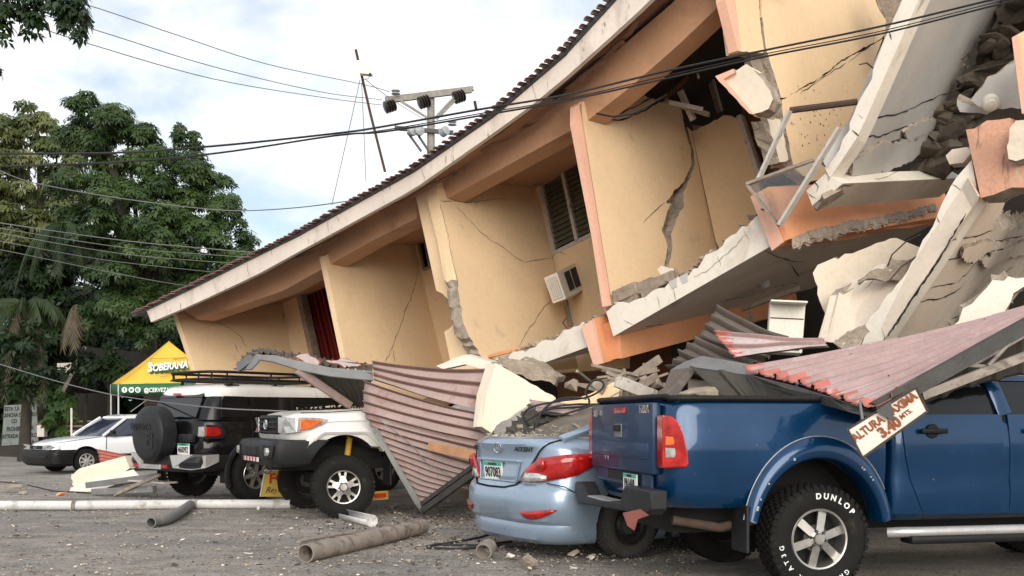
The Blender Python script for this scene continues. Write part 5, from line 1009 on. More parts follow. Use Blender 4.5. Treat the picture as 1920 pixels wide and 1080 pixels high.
# ------------------------------------------------------------------ white off-road pickup seen from its front corner
def lc():
    t = car('white_offroader', 'white off-roader with black bumper and orange indicator, its bonnet under brown sheets', (-2.537, 13.421), 208)
    A = [(0, .50, .52, .56, .45, 1.3), (0, .50, .52, .56, -1.3, -.45)]; Ab = [(-3.0, .45, .5, .5, .45, 1.3), (-3.0, .45, .5, .5, -1.3, -.45)]
    stack('body', [(.78, .98, -1.55, .66, .80, 30, 7), (.82, .99, -1.55, .70, .875, 30, 8), (1.0, 1.03, -1.55, .72, .895, 30, 8), (1.10, 1.09, -1.55, .73, .905, 30, 8), (1.20, 1.17, -1.55, .73, .895, 30, 8), (1.27, 1.24, -1.55, .71, .868, 30, 7), (1.33, 1.28, -1.55, .69, .83, 30, 7), (1.39, 1.32, -1.55, .64, .79, 30, 6), (1.42, 1.35, -1.5, .55, .72, 20, 5), (1.435, 1.37, -1.5, .42, .6, 20, 5)], WPT, t, A)
    for s in (-1, 1):
        mb = MB(); vs = []; n = 24
        for i in range(n + 1):
            q = math.pi * (.20 + .62 * i / n); c, sn = math.cos(q), math.sin(q)
            for (r, yy) in ((.0, .80), (.0, .925), (.035, .945), (.09, .925), (.10, .89)):
                X = (.53 + r) * math.copysign(min(1, abs(c) * 1.12), c); Z = (.57 + r * .8) * min(1, sn * 1.12); vs.append((X, s * yy, .50 + Z))
        mb.add(vs, [(5 * i + j, 5 * i + j + 1, 5 * i + 6 + j, 5 * i + 5 + j) for i in range(n) for j in range(4)]); mb.build('arch_flare', WPT, t, local=True, smooth=50)
        # headlamp wrapping the corner with an orange indicator
        mb = MB(); mb.prism([(.735, s * .50, 1.08), (.735, s * .80, 1.08), (.62, s * .915, 1.09), (.40, s * .92, 1.16), (.24, s * .915, 1.25), (.60, s * .905, 1.275), (.725, s * .79, 1.285), (.735, s * .50, 1.285)][0:3] + [(.62, s * .905, 1.27), (.72, s * .79, 1.28), (.735, s * .50, 1.285)], (.02, 0, 0)); o = mb.build('headlamp', LCLR, t, local=True, bevel=.01); fixnormals(o)
        mb = MB(); mb.prism([(x, s * .905, z) for x, z in ((.64, 1.09), (.44, 1.13), (.28, 1.20), (.22, 1.25), (.36, 1.275), (.62, 1.28))], (0, s * .02, 0)); o3 = mb.build('lamp_frame', LCLR, o, local=True, bevel=.008); fixnormals(o3)
        mb = MB(); mb.prism([(x, s * .922, z) for x, z in ((.60, 1.115), (.46, 1.14), (.34, 1.20), (.30, 1.238), (.38, 1.25), (.59, 1.255))], (0, s * .018, 0)); o3 = mb.build('indicator', LORG, o, local=True, bevel=.008); fixnormals(o3)
        line('bonnet_seam', [(.55, s * .80, 1.335), (.2, s * .815, 1.345), (-.3, s * .825, 1.375), (-1.4, s * .83, 1.40)], .007, DRKW, t)
        line('wing_crease', [(.5, s * .895, 1.20), (.1, s * .9, 1.235), (-1.2, s * .9, 1.26)], .006, WPT, t)
    # grille
    mb = MB(); mb.box((.72, 0, 1.185), (.06, .98, .25), bev=.03); gr = mb.build('grille', BLK, t, local=True, smooth=40)
    for k in range(4): mb = MB(); mb.box((.755, 0, 1.09 + .062 * k), (.03, .86, .022), bev=.006); mb.build('grille_bar', DGP, gr, local=True)
    for k in range(11): mb = MB(); mb.box((.75, -.4 + .08 * k, 1.18), (.012, .01, .2)); mb.build('grille_rib', BLK, gr, local=True)
    mb = MB(); el = lambda a, b, y, z: [(.785, y + a * math.cos(2 * math.pi * i / 18), z + b * math.sin(2 * math.pi * i / 18)) for i in range(18)]
    mb.tube(el(.085, .06, 0, 1.185), .010, 6, closed=True); mb.tube(el(.03, .055, 0, 1.185), .008, 6, closed=True); mb.tube(el(.07, .022, 0, 1.21), .008, 6, closed=True); mb.build('emblem', CHR, gr, local=True)
    # bumper
    stack('front_bumper', [(.66, .66, .30, .86, .80, 12, 7), (.70, .70, .25, .93, .90, 12, 6), (.80, .80, .22, .97, .945, 12, 6), (.93, .93, .20, .97, .945, 12, 6), (.985, .985, .18, .94, .935, 12, 6), (1.0, 1.0, .2, .88, .90, 12, 6)], DGP, t, [(0, .50, .50, .54, .4, 1.3), (0, .50, .50, .54, -1.3, -.4)])
    mb = MB(); mb.box((.968, 0, .85), (.03, .74, .13), bev=.01); lg = mb.build('lower_grille', BLK, t, local=True)
    for k in range(9): mb = MB(); mb.box((.985, -.3 + .075 * k, .85), (.02, .03, .11), bev=.004); mb.build('grille_rib', DGP, lg, local=True)
    tape = [LRED, TXW] 
    for k in range(10): mb = MB(); mb.box((.978, -.36 + .08 * k, .745), (.012, .08, .055)); mb.build('reflective_tape', M('tape_%d' % k, (.55, .03, .03) if k % 2 == 0 else (.75, .74, .72), .4, fine=.02), lg, local=True)
    for s in (-1, 1):
        mb = MB(); mb.prism([(.972, s * .60, .76), (.972, s * .60, .94), (.905, s * .915, .93), (.925, s * .88, .78)], (.012, s * .008, 0)); o = mb.build('fog_lamp_recess', BLK, t, local=True, bevel=.01); fixnormals(o)
        mb = MB(); mb.lathe([(0, .985), (.05, .985), (.055, .93)], 16, 'x', (0, s * .76, .85)); mb.build('fog_lamp', LCLR, t, local=True)
        mb = MB(); mb.tube([(.88 + .05 * math.cos(a), s * .45, .62 + .05 * math.sin(a)) for a in [2 * math.pi * i / 12 for i in range(12)]], .012, 6, closed=True); mb.build('tow_hook', STLD, t, local=True)
        mb = MB(); mb.tube([(-.12, s * .52, .55), (-.2, s * .50, 1.05)], .04, 10); mb.build('shock_absorber', M('shock_yellow_%d' % (s + 1), (.65, .36, .03), .5), t, local=True)
        mb = MB(); mb.box((-.60, s * .82, .60), (.03, .26, .40), bev=.01); mb.build('mud_flap', DGP, t, local=True)
    # cab and tray, flattened under the sheets
    stack('cab', [(.70, .70, -3.0, -1.5, .85, 20, 20), (1.0, 1.0, -3.0, -1.5, .89, 20, 20), (1.38, 1.38, -2.95, -1.45, .86, 20, 20), (1.55, 1.5, -2.85, -1.7, .78, 12, 12), (1.66, 1.6, -2.75, -1.95, .7, 8, 8)], WPT, t, label='cab crushed low under the sheets')
    mb = MB(); mb.prism([(-1.50, -.74, 1.40), (-1.50, .74, 1.40), (-1.92, .66, 1.60), (-1.92, -.66, 1.60)], (.03, 0, .03)); mb.build('windscreen', GLS, t, local=True)
    stack('tray', [(.75, .75, -4.6, -3.05, .88, 20, 20), (1.1, 1.1, -4.6, -3.05, .9, 20, 20)], WPT, t, Ab)
    mb = MB(); mb.box((-1.9, 0, .68), (5.2, .9, .16)); mb.box((0, 0, .45), (.14, 1.4, .14)); mb.box((-.1, 0, .9), (1.1, .9, .3)); mb.box((-3, 0, .42), (.14, 1.4, .14)); mb.build('chassis', DRKW, t, local=True)
    for i, (x, y, sd_) in enumerate(((0, .79, 1), (0, -.79, -1), (-3.0, .79, 1), (-3.0, -.79, -1))): wheel(t, (x, y, .395), .405, .26, .215, sd_, 'star', 5, steer=math.radians(-10) if i < 2 else 0)
    # clods of earth on the bonnet
    mb = MB(); r_ = random.Random(2)
    for k in range(70): sz = r_.uniform(.01, .045); x = r_.uniform(-1.2, .3); mb.rock((x, r_.uniform(-.6, .82), 1.43 - max(0, x) * .12), (sz * 1.5, sz, sz), seed=400 + k, npts=8)
    o = mb.build('fallen_earth', STONE, t, local=True); o['kind'] = 'stuff'
    return t
lc()

# ------------------------------------------------------------------ small white sedan in the distance
def sedan():
    hd = 230; a = math.radians(hd); l = (-math.sin(a), math.cos(a)); nw = (-9.95, 23.2); O = (nw[0] - l[0] * .72, nw[1] - l[1] * .72)
    t = car('white_sedan', 'small white sedan with black front bumper parked by the trees', O, hd)
    A = [(0, .30, .34, .34, .4, 1.2), (0, .30, .34, .34, -1.2, -.4), (-2.4, .30, .34, .34, .4, 1.2), (-2.4, .30, .34, .34, -1.2, -.4)]
    stack('body', [(.20, .22, -3.15, .72, .76, 5, 5), (.28, .28, -3.2, .78, .815, 5, 4.5), (.48, .46, -3.2, .80, .83, 5, 4), (.60, .56, -3.18, .80, .83, 5, 4), (.74, .64, -3.16, .78, .82, 5, 3.6), (.84, .69, -3.12, .74, .80, 5, 3.4), (.90, .73, -3.05, .66, .77, 5, 3.2), (.93, .78, -2.95, .5, .72, 5, 3), (.95, .84, -2.8, .1, .66, 5, 3)], WPT2, t, A)
    stack('front_bumper', [(.18, .18, .2, .76, .74, 20, 4.5), (.24, .24, .16, .84, .82, 20, 4), (.42, .42, .16, .87, .84, 20, 4), (.52, .52, .16, .85, .84, 20, 4), (.56, .56, .2, .8, .82, 20, 4)], BLK, t, A[:2])
    mb = MB(); mb.box((.855, 0, .40), (.03, 1.2, .03)); mb.build('bumper_strip', DGP, t, local=True)
    stack('glasshouse', [(.90, .86, -2.7, -.38, .75, 5, 6), (1.05, 1.05, -2.45, -.62, .70, 5, 6), (1.22, 1.22, -2.2, -.92, .64, 5, 6), (1.31, 1.31, -2.05, -1.08, .61, 5, 6)], M('tinted_glass', (.03, .034, .06), .08, fine=0, spec=.7), t)
    stack('roof', [(1.285, 1.285, -2.1, -1.03, .625, 5, 6), (1.33, 1.33, -2.08, -1.05, .62, 5, 6), (1.37, 1.37, -1.95, -1.2, .55, 4, 5), (1.385, 1.385, -1.8, -1.35, .42, 4, 4)], WPT2, t)
    for s in (-1, 1):
        for a_, b_ in (((-.42, s * .745, .87), (-1.08, s * .625, 1.31)), ((-1.52, s * .765, .92), (-1.55, s * .64, 1.31)), ((-2.66, s * .74, .93), (-2.1, s * .63, 1.31))): mb = MB(); mb.bar(a_, b_, .045, .06, Vector((1, 0, .3)), bev=.01); mb.build('pillar', WPT2, t, local=True)
        mb = MB(); mb.box((-.62, s * .84, .95), (.1, .16, .11), bev=.03); mb.build('wing_mirror', BLK, t, local=True, smooth=40)
        mb = MB(); mb.prism([(.79, s * .32, .555), (.79, s * .70, .56), (.62, s * .80, .58), (.62, s * .79, .67), (.78, s * .68, .675), (.79, s * .32, .66)], (.02, 0, 0)); o = mb.build('headlamp', LCLR, t, local=True, bevel=.006); fixnormals(o)
        line('door_seam', [(-.46, s * .832, .30), (-.46, s * .836, .6), (-.48, s * .805, .86)], .007, DRKW, t); line('rear_door_seam', [(-1.52, s * .832, .30), (-1.52, s * .836, .6), (-1.52, s * .805, .9)], .007, DRKW, t)
        mb = MB(); mb.box((-1.38, s * .84, .72), (.18, .03, .035), bev=.008); mb.build('door_handle', BLK, t, local=True)
        mb = MB(); mb.box((-1.3, s * .838, .42), (1.7, .02, .05)); mb.build('side_moulding', BLK, t, local=True)
        line('bonnet_seam', [(.62, s * .62, .715), (0, s * .66, .80), (-.4, s * .68, .85)], .006, DRKW, t)
    mb = MB(); mb.box((.80, 0, .61), (.03, .60, .085), bev=.01); g = mb.build('grille', BLK, t, local=True)
    for k in range(3): mb = MB(); mb.box((.82, 0, .58 + .03 * k), (.012, .56, .008)); mb.build('grille_bar', DGP, g, local=True)
    mb = MB(); mb.tube([(.825, .06 * math.cos(i * .4), .615 + .03 * math.sin(i * .4)) for i in range(16)], .006, 5, closed=True); mb.build('emblem', CHR, g, local=True)
    mb = MB(); mb.box((-1.2, 0, .26), (3.4, 1.3, .1)); mb.build('underbody_box', DRKW, t, local=True)  # added dark box, stops light passing beneath the body
    for (x, y, sd_) in ((0, .735, 1), (0, -.735, -1), (-2.4, .735, 1), (-2.4, -.735, -1)): wheel(t, (x, y, .285), .29, .18, .18, sd_, 'spoke', 8, rim=SIL, lugs=False)
sedan()
# ================================================================== fallen roof sheets
def WD(pts): return [W(*p) for p in pts]
# left canopy over the black off-roader
c1 = thing('fallen_canopy', 'crumpled brown canopy with grey gutter edge resting above the roof rack', 'roof canopy', W(600, 740, 13.9) * 1)
c1.location.z = 1.2
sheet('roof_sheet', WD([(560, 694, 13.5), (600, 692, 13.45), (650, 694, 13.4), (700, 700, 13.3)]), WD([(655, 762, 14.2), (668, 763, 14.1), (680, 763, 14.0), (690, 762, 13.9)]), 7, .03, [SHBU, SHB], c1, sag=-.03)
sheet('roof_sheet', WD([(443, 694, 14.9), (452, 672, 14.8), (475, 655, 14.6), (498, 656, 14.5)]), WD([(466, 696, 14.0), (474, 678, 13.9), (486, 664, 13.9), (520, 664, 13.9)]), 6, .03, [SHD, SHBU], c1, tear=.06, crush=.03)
sheet('roof_sheet', WD([(485, 657, 14.5), (545, 662, 14.3), (620, 674, 14.1), (700, 682, 13.8)]), WD([(485, 667, 13.9), (545, 674, 13.7), (620, 690, 13.5), (698, 698, 13.35)]), 14, .03, [SHD, SHBU], c1, tear=.08, crush=.03)
for k, pts in enumerate(([(555, 668), (575, 664), (600, 680), (592, 688)], [(610, 676), (650, 672), (690, 682), (648, 690)])): piece('torn_edge', [W(*p, 13.5) for p in pts], Vector((0, .02, 0)), SHP, SHR, c1, jag='all', amp=.02, seed=70 + k)
mb = MB(); top = [(461, 693), (480, 666), (516, 667), (560, 678), (620, 690), (698, 697)]; bot = [(472, 693), (488, 675), (516, 680), (560, 694), (620, 706), (700, 714)]
vs = []
for a, b in zip(top, bot): vs += [W(*a, 13.35), W(*b, 13.3)]
mb.add(vs, [(2 * i, 2 * i + 1, 2 * i + 3, 2 * i + 2) for i in range(5)]); mb.build('gutter', STLG, c1, solid=.03)
mb = MB(); mb.bar(W(558, 694, 13.3), W(657, 761, 13.9), .06, .10); mb.build('edge_trim', SHB, c1)
mb = MB(); mb.bar(W(447, 690, 14.0), W(470, 672, 13.8), .05, .12); mb.build('edge_trim', STLG, c1)
# brown sheets between the white off-roader and the pale blue sedan
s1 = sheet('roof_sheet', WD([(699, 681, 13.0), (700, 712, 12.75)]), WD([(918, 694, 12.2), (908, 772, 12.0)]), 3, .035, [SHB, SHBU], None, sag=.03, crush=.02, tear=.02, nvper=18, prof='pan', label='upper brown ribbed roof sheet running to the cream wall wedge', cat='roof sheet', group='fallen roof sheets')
s2 = thing('roof_sheet', 'large brown ribbed roof sheet folded down to a point on the ground', 'roof sheet', Vector((-1.1, 12.7, 0)), group='fallen roof sheets')
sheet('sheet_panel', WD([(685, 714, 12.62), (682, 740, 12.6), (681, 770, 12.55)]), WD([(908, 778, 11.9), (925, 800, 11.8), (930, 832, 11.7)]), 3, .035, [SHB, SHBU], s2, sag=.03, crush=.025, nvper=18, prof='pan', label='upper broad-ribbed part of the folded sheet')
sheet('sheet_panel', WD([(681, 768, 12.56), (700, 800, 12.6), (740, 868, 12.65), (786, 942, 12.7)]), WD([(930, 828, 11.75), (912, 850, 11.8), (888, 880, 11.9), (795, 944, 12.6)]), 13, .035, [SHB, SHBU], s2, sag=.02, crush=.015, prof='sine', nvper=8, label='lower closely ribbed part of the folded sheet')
mb = MB(); mb.add([W(697, 800, 12.5), W(708, 803, 12.5), W(745, 868, 12.52), W(790, 944, 12.55), W(790, 960, 12.55), W(778, 945, 12.52), W(738, 876, 12.5)], [(0, 1, 2, 6), (6, 2, 3, 5), (5, 3, 4)]); mb.build('flashing', STLG, s2, solid=.012)
mb = MB(); mb.bar(W(792, 958, 12.5), W(892, 886, 11.7), .05, .07); mb.bar(W(790, 945, 12.55), W(890, 872, 11.75), .03, .05); mb.build('angle_iron', STLD, s2)
mb = MB(); mb.prism([W(795, 945, 12.62), W(818, 925, 12.4), (W(830, 940, 12.3)), W(805, 955, 12.5)], (0, .02, 0)); mb.build('bent_bracket', STLD, s2)
mb = MB(); mb.bar(W(804, 836, 12.0), W(905, 858, 11.55), .04, .11, bev=.005); mb.build('timber_plank', WOODO, None, label='raw orange plank lying across the folded brown sheet', cat='plank')
mb = MB(); mb.tube(WD([(700, 780, 12.3), (740, 808, 12.25), (775, 838, 12.2), (800, 868, 12.2), (850, 895, 12.0)]), .006, 5); mb.build('thin_wire', CABG, None, label='thin grey wire lying down the folded brown sheet', cat='wire')
# sheet scraps over the pale blue sedan
mb = MB()
sheet('roof_sheet', WD([(925, 832, 10.4), (985, 760, 10.9)]), WD([(985, 845, 10.2), (1075, 775, 10.6)]), 6, .04, [SHD, SHBU], None, tear=.08, crush=.06, label='torn black sheet draped over the pale blue sedan', cat='roof sheet', group='fallen roof sheets')
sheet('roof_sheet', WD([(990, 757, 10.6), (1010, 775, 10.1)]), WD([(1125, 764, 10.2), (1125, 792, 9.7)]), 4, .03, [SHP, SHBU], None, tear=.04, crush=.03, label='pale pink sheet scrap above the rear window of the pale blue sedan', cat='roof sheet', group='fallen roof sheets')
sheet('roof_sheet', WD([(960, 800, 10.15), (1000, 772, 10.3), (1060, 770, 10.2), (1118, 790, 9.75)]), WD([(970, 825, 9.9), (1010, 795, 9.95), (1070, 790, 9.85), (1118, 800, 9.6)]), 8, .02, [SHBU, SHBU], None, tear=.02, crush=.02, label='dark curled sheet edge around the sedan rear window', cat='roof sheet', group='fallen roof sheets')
# sheets on the right, above the pickup
sheet('roof_sheet', WD([(1341, 578, 10.0), (1322, 608, 9.9), (1300, 645, 9.8)]), WD([(1478, 640, 9.7), (1450, 668, 9.6), (1430, 690, 9.5)]), 4, .06, [SHD, SHBU], None, sag=.02, crush=.02, tear=.03, nvper=10, label='dark brown sheet standing on edge before the white cooling unit', cat='roof sheet', group='fallen roof sheets')
sheet('roof_sheet', WD([(1302, 640, 9.8), (1278, 655, 9.75), (1250, 690, 9.7)]), WD([(1420, 690, 9.3), (1385, 702, 9.25), (1330, 712, 9.2)]), 4, .06, [SHD, SHBU], None, sag=.0, crush=.03, tear=.04, nvper=10, label='dark crumpled sheet end behind the grey flashing', cat='roof sheet', group='fallen roof sheets')
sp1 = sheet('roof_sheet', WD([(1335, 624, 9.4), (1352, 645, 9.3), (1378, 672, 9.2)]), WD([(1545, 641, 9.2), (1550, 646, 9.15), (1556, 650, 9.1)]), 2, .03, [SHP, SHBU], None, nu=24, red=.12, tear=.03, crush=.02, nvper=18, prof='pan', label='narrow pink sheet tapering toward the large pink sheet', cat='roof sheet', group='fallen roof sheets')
cf = thing('fallen_canopy', 'grey bent flashing and dark sheet slumped into the pickup bed', 'roof canopy', Vector((2.2, 8.9, 1.4)))
mb = MB(); mb.add(WD([(1258, 694, 9.3), (1284, 679, 9.3), (1316, 668, 9.25), (1424, 687, 8.9), (1450, 700, 8.75), (1398, 704, 8.8), (1360, 697, 8.95), (1300, 689, 9.15), (1285, 692, 9.2)]), [(0, 1, 8), (1, 2, 7, 8), (2, 3, 6, 7), (3, 4, 5, 6)]); mb.build('flashing', STLG, cf, solid=.01)
mb = MB(); mb.add(WD([(1258, 694, 9.28), (1298, 689, 9.13), (1302, 698, 9.1), (1262, 752, 8.9), (1236, 750, 9.0)]), [(0, 1, 2, 3, 4)]); mb.build('flashing', SHD, cf, solid=.01)
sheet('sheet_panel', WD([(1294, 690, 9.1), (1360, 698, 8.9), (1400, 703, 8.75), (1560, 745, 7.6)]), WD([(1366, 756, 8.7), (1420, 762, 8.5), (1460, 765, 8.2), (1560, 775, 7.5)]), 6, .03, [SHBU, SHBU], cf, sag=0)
# the large pink sheet
LE = [(1392, 699, 8.7), (1455, 712, 8.2), (1502, 724, 7.7), (1553, 740, 7.2), (1615, 760, 6.75), (1640, 758, 6.7), (1668, 744, 6.7)]
RE = [(1905, 577, 8.7), (1930, 572, 8.6), (1960, 570, 8.4), (1985, 568, 8.1), (1990, 572, 7.7), (1985, 578, 7.4), (1960, 582, 7.2)]
REX = [W(*p) + (W(*p) - W(*q)) * .55 for p, q in zip(RE, LE)]  # edge carried out of view, lengthened to shade the pickup door
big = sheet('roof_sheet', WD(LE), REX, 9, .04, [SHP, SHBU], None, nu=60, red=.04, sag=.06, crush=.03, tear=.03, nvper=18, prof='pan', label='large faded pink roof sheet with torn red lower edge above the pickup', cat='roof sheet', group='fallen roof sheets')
ed = [W(*p) for p in LE]
mb = MB(); r_ = random.Random(9)
for k in range(16): t, u = r_.random(), r_.uniform(.1, .9); p = sample(ed, t).lerp(sample([W(*b) for b in RE], t), u) + Vector((0, -.05, -.06 * math.sin(math.pi * u) + .03)); mb.rock(p, (.03, .03, .02), seed=500 + k, npts=8)
o = mb.build('grit', STLD, big); o['kind'] = 'stuff'
# canopy truss hanging under the big sheet
tr = thing('canopy_truss', 'dark steel truss and an added black panel of painted shade under the large pink sheet', 'truss', Vector((3.2, 7.1, 1.35)))
mb = MB(); mb.bar(W(1640, 768, 6.75), W(1960, 590, 6.95), .07, .10); mb.build('top_chord', STLD, tr)
mb = MB(); mb.bar(W(1728, 742, 6.8), W(1960, 653, 6.9), .05, .06); mb.build('bottom_chord', PVCT, tr)
for a, b in (((1735, 734), (1768, 697)), ((1853, 686), (1912, 622)), ((1792, 683), (1856, 688))): mb = MB(); mb.tube([W(*a, 6.85), W(*b, 6.9)], .014, 8); mb.build('web_member', PVCT, tr)
sheet('sheet_panel', WD([(1640, 762, 6.95), (1760, 700, 7.05), (1960, 590, 7.3)]), WD([(1660, 790, 7.25), (1800, 728, 7.3), (1960, 690, 7.5)]), 6, .02, [SHBU, SHBU], tr)  # dark panel added above the cab, its colour standing in for the void's shade
mb = MB(); mb.prism(WD([(1400, 702, 8.6), (1455, 716, 8.1), (1502, 728, 7.6), (1553, 744, 7.1), (1600, 760, 6.8), (1650, 775, 6.72), (1650, 788, 6.72), (1590, 772, 6.82), (1500, 748, 7.6), (1430, 722, 8.3)]), (0, .04, .01)); mb.build('edge_rail', STLD, tr)
# height limit sign
Q = WD([(1589, 805, 6.62), (1717, 727, 6.55), (1739, 771, 6.5), (1617, 858, 6.57)]); sg = thing('height_sign', 'rusty white height limit sign hanging askew from the pink sheet', 'sign', Q[3])
mb = MB(); mb.prism(Q, Vector((0, .012, 0))); sgp = mb.build('sign_panel', SGW, sg)
def onq(u, v, off=.006): return Q[3].lerp(Q[2], u).lerp(Q[0].lerp(Q[1], u), v) + Vector((0, -off, 0))
ux = (Q[2] - Q[3]).normalized(); uy = (Q[0] - Q[3])
mb = MB(); text(mb, 'ALTURA MAXIMA', .078, frame(onq(.48, .70), ux, uy), .003, .80); text(mb, '3.40', .095, frame(onq(.48, .30), ux, uy), .005, .95); text(mb, 'MTS.', .045, frame(onq(.74, .38), ux, uy), .001, .95); mb.build('lettering', RST, sgp)
for (a, b) in (((0, 0), (1, 0)), ((1, 0), (1, 1)), ((1, 1), (0, 1)), ((0, 1), (0, 0))): mb = MB(); mb.bar(onq(*a, .004), onq(*b, .004), .006, .014); mb.build('rusty_edge', RSTE, sgp)
mb = MB(); mb.prism([onq(u, v, .03) for u, v in ((.40, 1.06), (.62, 1.10), (.58, .70), (.52, .52), (.60, .50), (.50, .62), (.46, .85))], (0, -.01, 0)); mb.build('crumpled_flap', STLD, sg)
mb = MB(); mb.bar(onq(.22, 1.0, .0), W(1612, 755, 6.7), .015, .03); mb.build('hanger', STLG, sg)

# ================================================================== rubble and wall pieces
def loose(name, pts, d, vec, label, cat='wall chunk', face=CRM, side=None, jag='all', amp=.02, seed=1, group=None, lean=None):
    P = [W(p[0], p[1], p[2] if len(p) > 2 else d) for p in pts]; return piece(name, P, vec, face, side, None, jag=jag, amp=amp, seed=seed, label=label, cat=cat, group=group)
loose('wall_wedge', [(930, 681, 12.0), (985, 712, 11.9), (1042, 746, 11.7), (1040, 757, 11.7), (996, 757, 11.65), (968, 775, 11.6), (941, 790, 11.55), (922, 812, 11.5), (903, 800, 11.5), (912, 740, 11.75)], 0, Vector((-.12, .18, 0)), 'large cream wall wedge standing on its point beside the brown sheets', jag=(1, 5, 6, 7), seed=80)
loose('beam_fragment', [(818, 686), (872, 665), (922, 679), (919, 698), (872, 683), (830, 692)], 12.6, Vector((.1, .3, .02)), 'cracked white beam piece lying above the upper brown sheet', 'beam piece', WHT, jag=(0, 3), amp=.01, seed=81)
bf = loose('beam_fragment', [(926, 674), (979, 677), (1020, 690), (1046, 706), (1040, 722), (1000, 714), (960, 700)], 12.2, Vector((.1, .3, .03)), 'grey broken block beam behind the cream wall wedge', 'beam piece', RAW, amp=.04, seed=82)
loose('wall_chunk', [(1044, 756, 10.9), (1076, 747, 10.9), (1150, 716, 11.0), (1163, 723, 11.0), (1158, 752, 10.8), (1120, 775, 10.8)], 0, Vector((.05, .15, 0)), 'flat yellow wall chunk lying behind the tailgate of the pickup', face=YEL, jag=(0, 1, 2), seed=83)
loose('wall_chunk', [(1524, 512), (1533, 497), (1550, 490), (1610, 470), (1680, 446), (1740, 470), (1700, 540), (1640, 600), (1560, 640), (1548, 590)], 10.9, Vector((.08, .16, 0)), 'tall cream wall chunk standing left of the diagonal white slab', jag=(0, 1, 2, 3, 7, 8, 9), seed=84, amp=.025)
loose('wall_chunk', [(1558, 642, 10.2), (1581, 553, 10.5), (1612, 528, 10.6), (1640, 520, 10.5), (1700, 488, 10.4), (1690, 530, 10.3), (1655, 575, 10.2), (1600, 642, 10.1)], 0, Vector((-.1, .12, .03)), 'curved beige wall chunk leaning in front of the tall cream chunk', face=BEIU, jag=(1, 2, 3, 4), seed=85, amp=.03)
loose('concrete_crust', [(1611, 530), (1650, 505), (1716, 482), (1725, 490), (1700, 522), (1660, 528), (1640, 522)], 10.2, Vector((.05, .15, .02)), 'rough concrete crust along the top of the beige chunk', 'concrete chunk', RAW, amp=.03, seed=86)
loose('concrete_crust', [(1562, 643), (1600, 620), (1622, 608), (1628, 622), (1612, 650), (1590, 660)], 9.6, Vector((.05, .2, .02)), 'small rough concrete lump at the foot of the diagonal slab', 'concrete chunk', RAW, amp=.03, seed=87)
loose('concrete_crust', [(1786, 612), (1822, 570), (1850, 540), (1890, 518), (1940, 505), (1940, 540), (1900, 550), (1860, 590), (1820, 615)], 8.8, Vector((.08, .2, .05)), 'jagged pale concrete ridge above the large pink sheet', 'concrete chunk', WHT, jag='all', amp=.05, seed=88)
loose('wall_chunk', [(1290, 712), (1330, 712), (1336, 745), (1290, 745)], 9.6, Vector((.05, .15, 0)), 'small white block standing in the pickup bed rubble', face=CRM, jag=(0,), seed=89)
mb = MB(); mb.rock(W(1318, 745, 8.9), (.95, .5, .22), seed=3, npts=30); mb.build('concrete_lump', STONE, None, label='pale sandy concrete lump in the pickup bed', cat='concrete chunk')
for k, (a, b, d, wd, lab) in enumerate((((1155, 714), (1228, 743), 10.4, .13, 'pale weathered plank sloping toward the pickup bed'), ((1140, 740), (1238, 672), 11.6, .10, 'grey plank rising from the rubble under the peach beam'), ((1180, 735), (1232, 705), 11.2, .09, 'short dark plank behind the pale weathered plank'))):
    mb = MB(); mb.bar(W(*a, d), W(*b, d + .2), .05, wd, bev=.006); mb.build('timber_plank', WOODW if k == 0 else WOOD, None, label=lab, cat='plank')
# white cooling unit
ac = thing('cooling_unit', 'white cooling unit standing among the rubble above the pink sheets', 'cooling unit', W(1470, 660, 10.6))
mb = MB(); R_ = Matrix.Rotation(math.radians(-12), 3, 'Z') @ Matrix.Rotation(math.radians(4), 3, 'Y'); c_ = W(1472, 618, 10.7); mb.box(c_, (.36, .40, .52), R_, bev=.012); mb.build('housing', ACW, ac)
for k in range(7): mb = MB(); mb.box(c_ + R_ @ Vector((0, -.205, -.12 - .018 * k)), (.30, .012, .006), R_); mb.build('vent_slot', DRK, ac)
mb = MB(); mb.box(c_ + R_ @ Vector((0, -.203, .10)), (.34, .012, .01), R_); mb.build('panel_seam', RSTE, ac)
mb = MB(); mb.box(c_ + R_ @ Vector((0, -.20, .258)), (.37, .42, .02), R_, bev=.005); mb.build('lid', ACW, ac)
# window air conditioner in the recessed wall
aw = thing('air_conditioner', 'white window air conditioner jutting from the wall under the louvred window', 'air conditioner', B(1062, 560, 2.0)); 
fq = [B(*p, 1.55) for p in ((1020, 521), (1044, 511), (1061, 560), (1037, 569))]; bq = [B(*p, 2.4) for p in ((1060, 508), (1078, 493), (1093, 543), (1072, 560))]
mb = MB(); mb.add(fq + bq, [(0, 1, 2, 3), (7, 6, 5, 4), (0, 4, 5, 1), (1, 5, 6, 2), (2, 6, 7, 3), (3, 7, 4, 0)]); o = mb.build('housing', ACW, aw); fixnormals(o)
def fqa(u, v, o_=.006): return fq[0].lerp(fq[1], u).lerp(fq[3].lerp(fq[2], u), v) - NB * o_
mb = MB(); mb.prism([fqa(.12, .10), fqa(.88, .10), fqa(.88, .92), fqa(.12, .92)], -NB * .004); g_ = mb.build('grille', GRYU, aw)
for k in range(9): mb = MB(); mb.bar(fqa(.12, .14 + .09 * k, .014), fqa(.88, .14 + .09 * k, .014), .008, .008); mb.build('grille_bar', ACW, g_)
for k in range(5): mb = MB(); mb.bar(fqa(.2 + .15 * k, .10, .014), fqa(.2 + .15 * k, .92, .014), .008, .008); mb.build('grille_bar', ACW, g_)
sp_q = lambda u, v: fq[1].lerp(bq[1], u).lerp(fq[2].lerp(bq[2], u), v) + Vector((.766, -.643, 0)) * .008
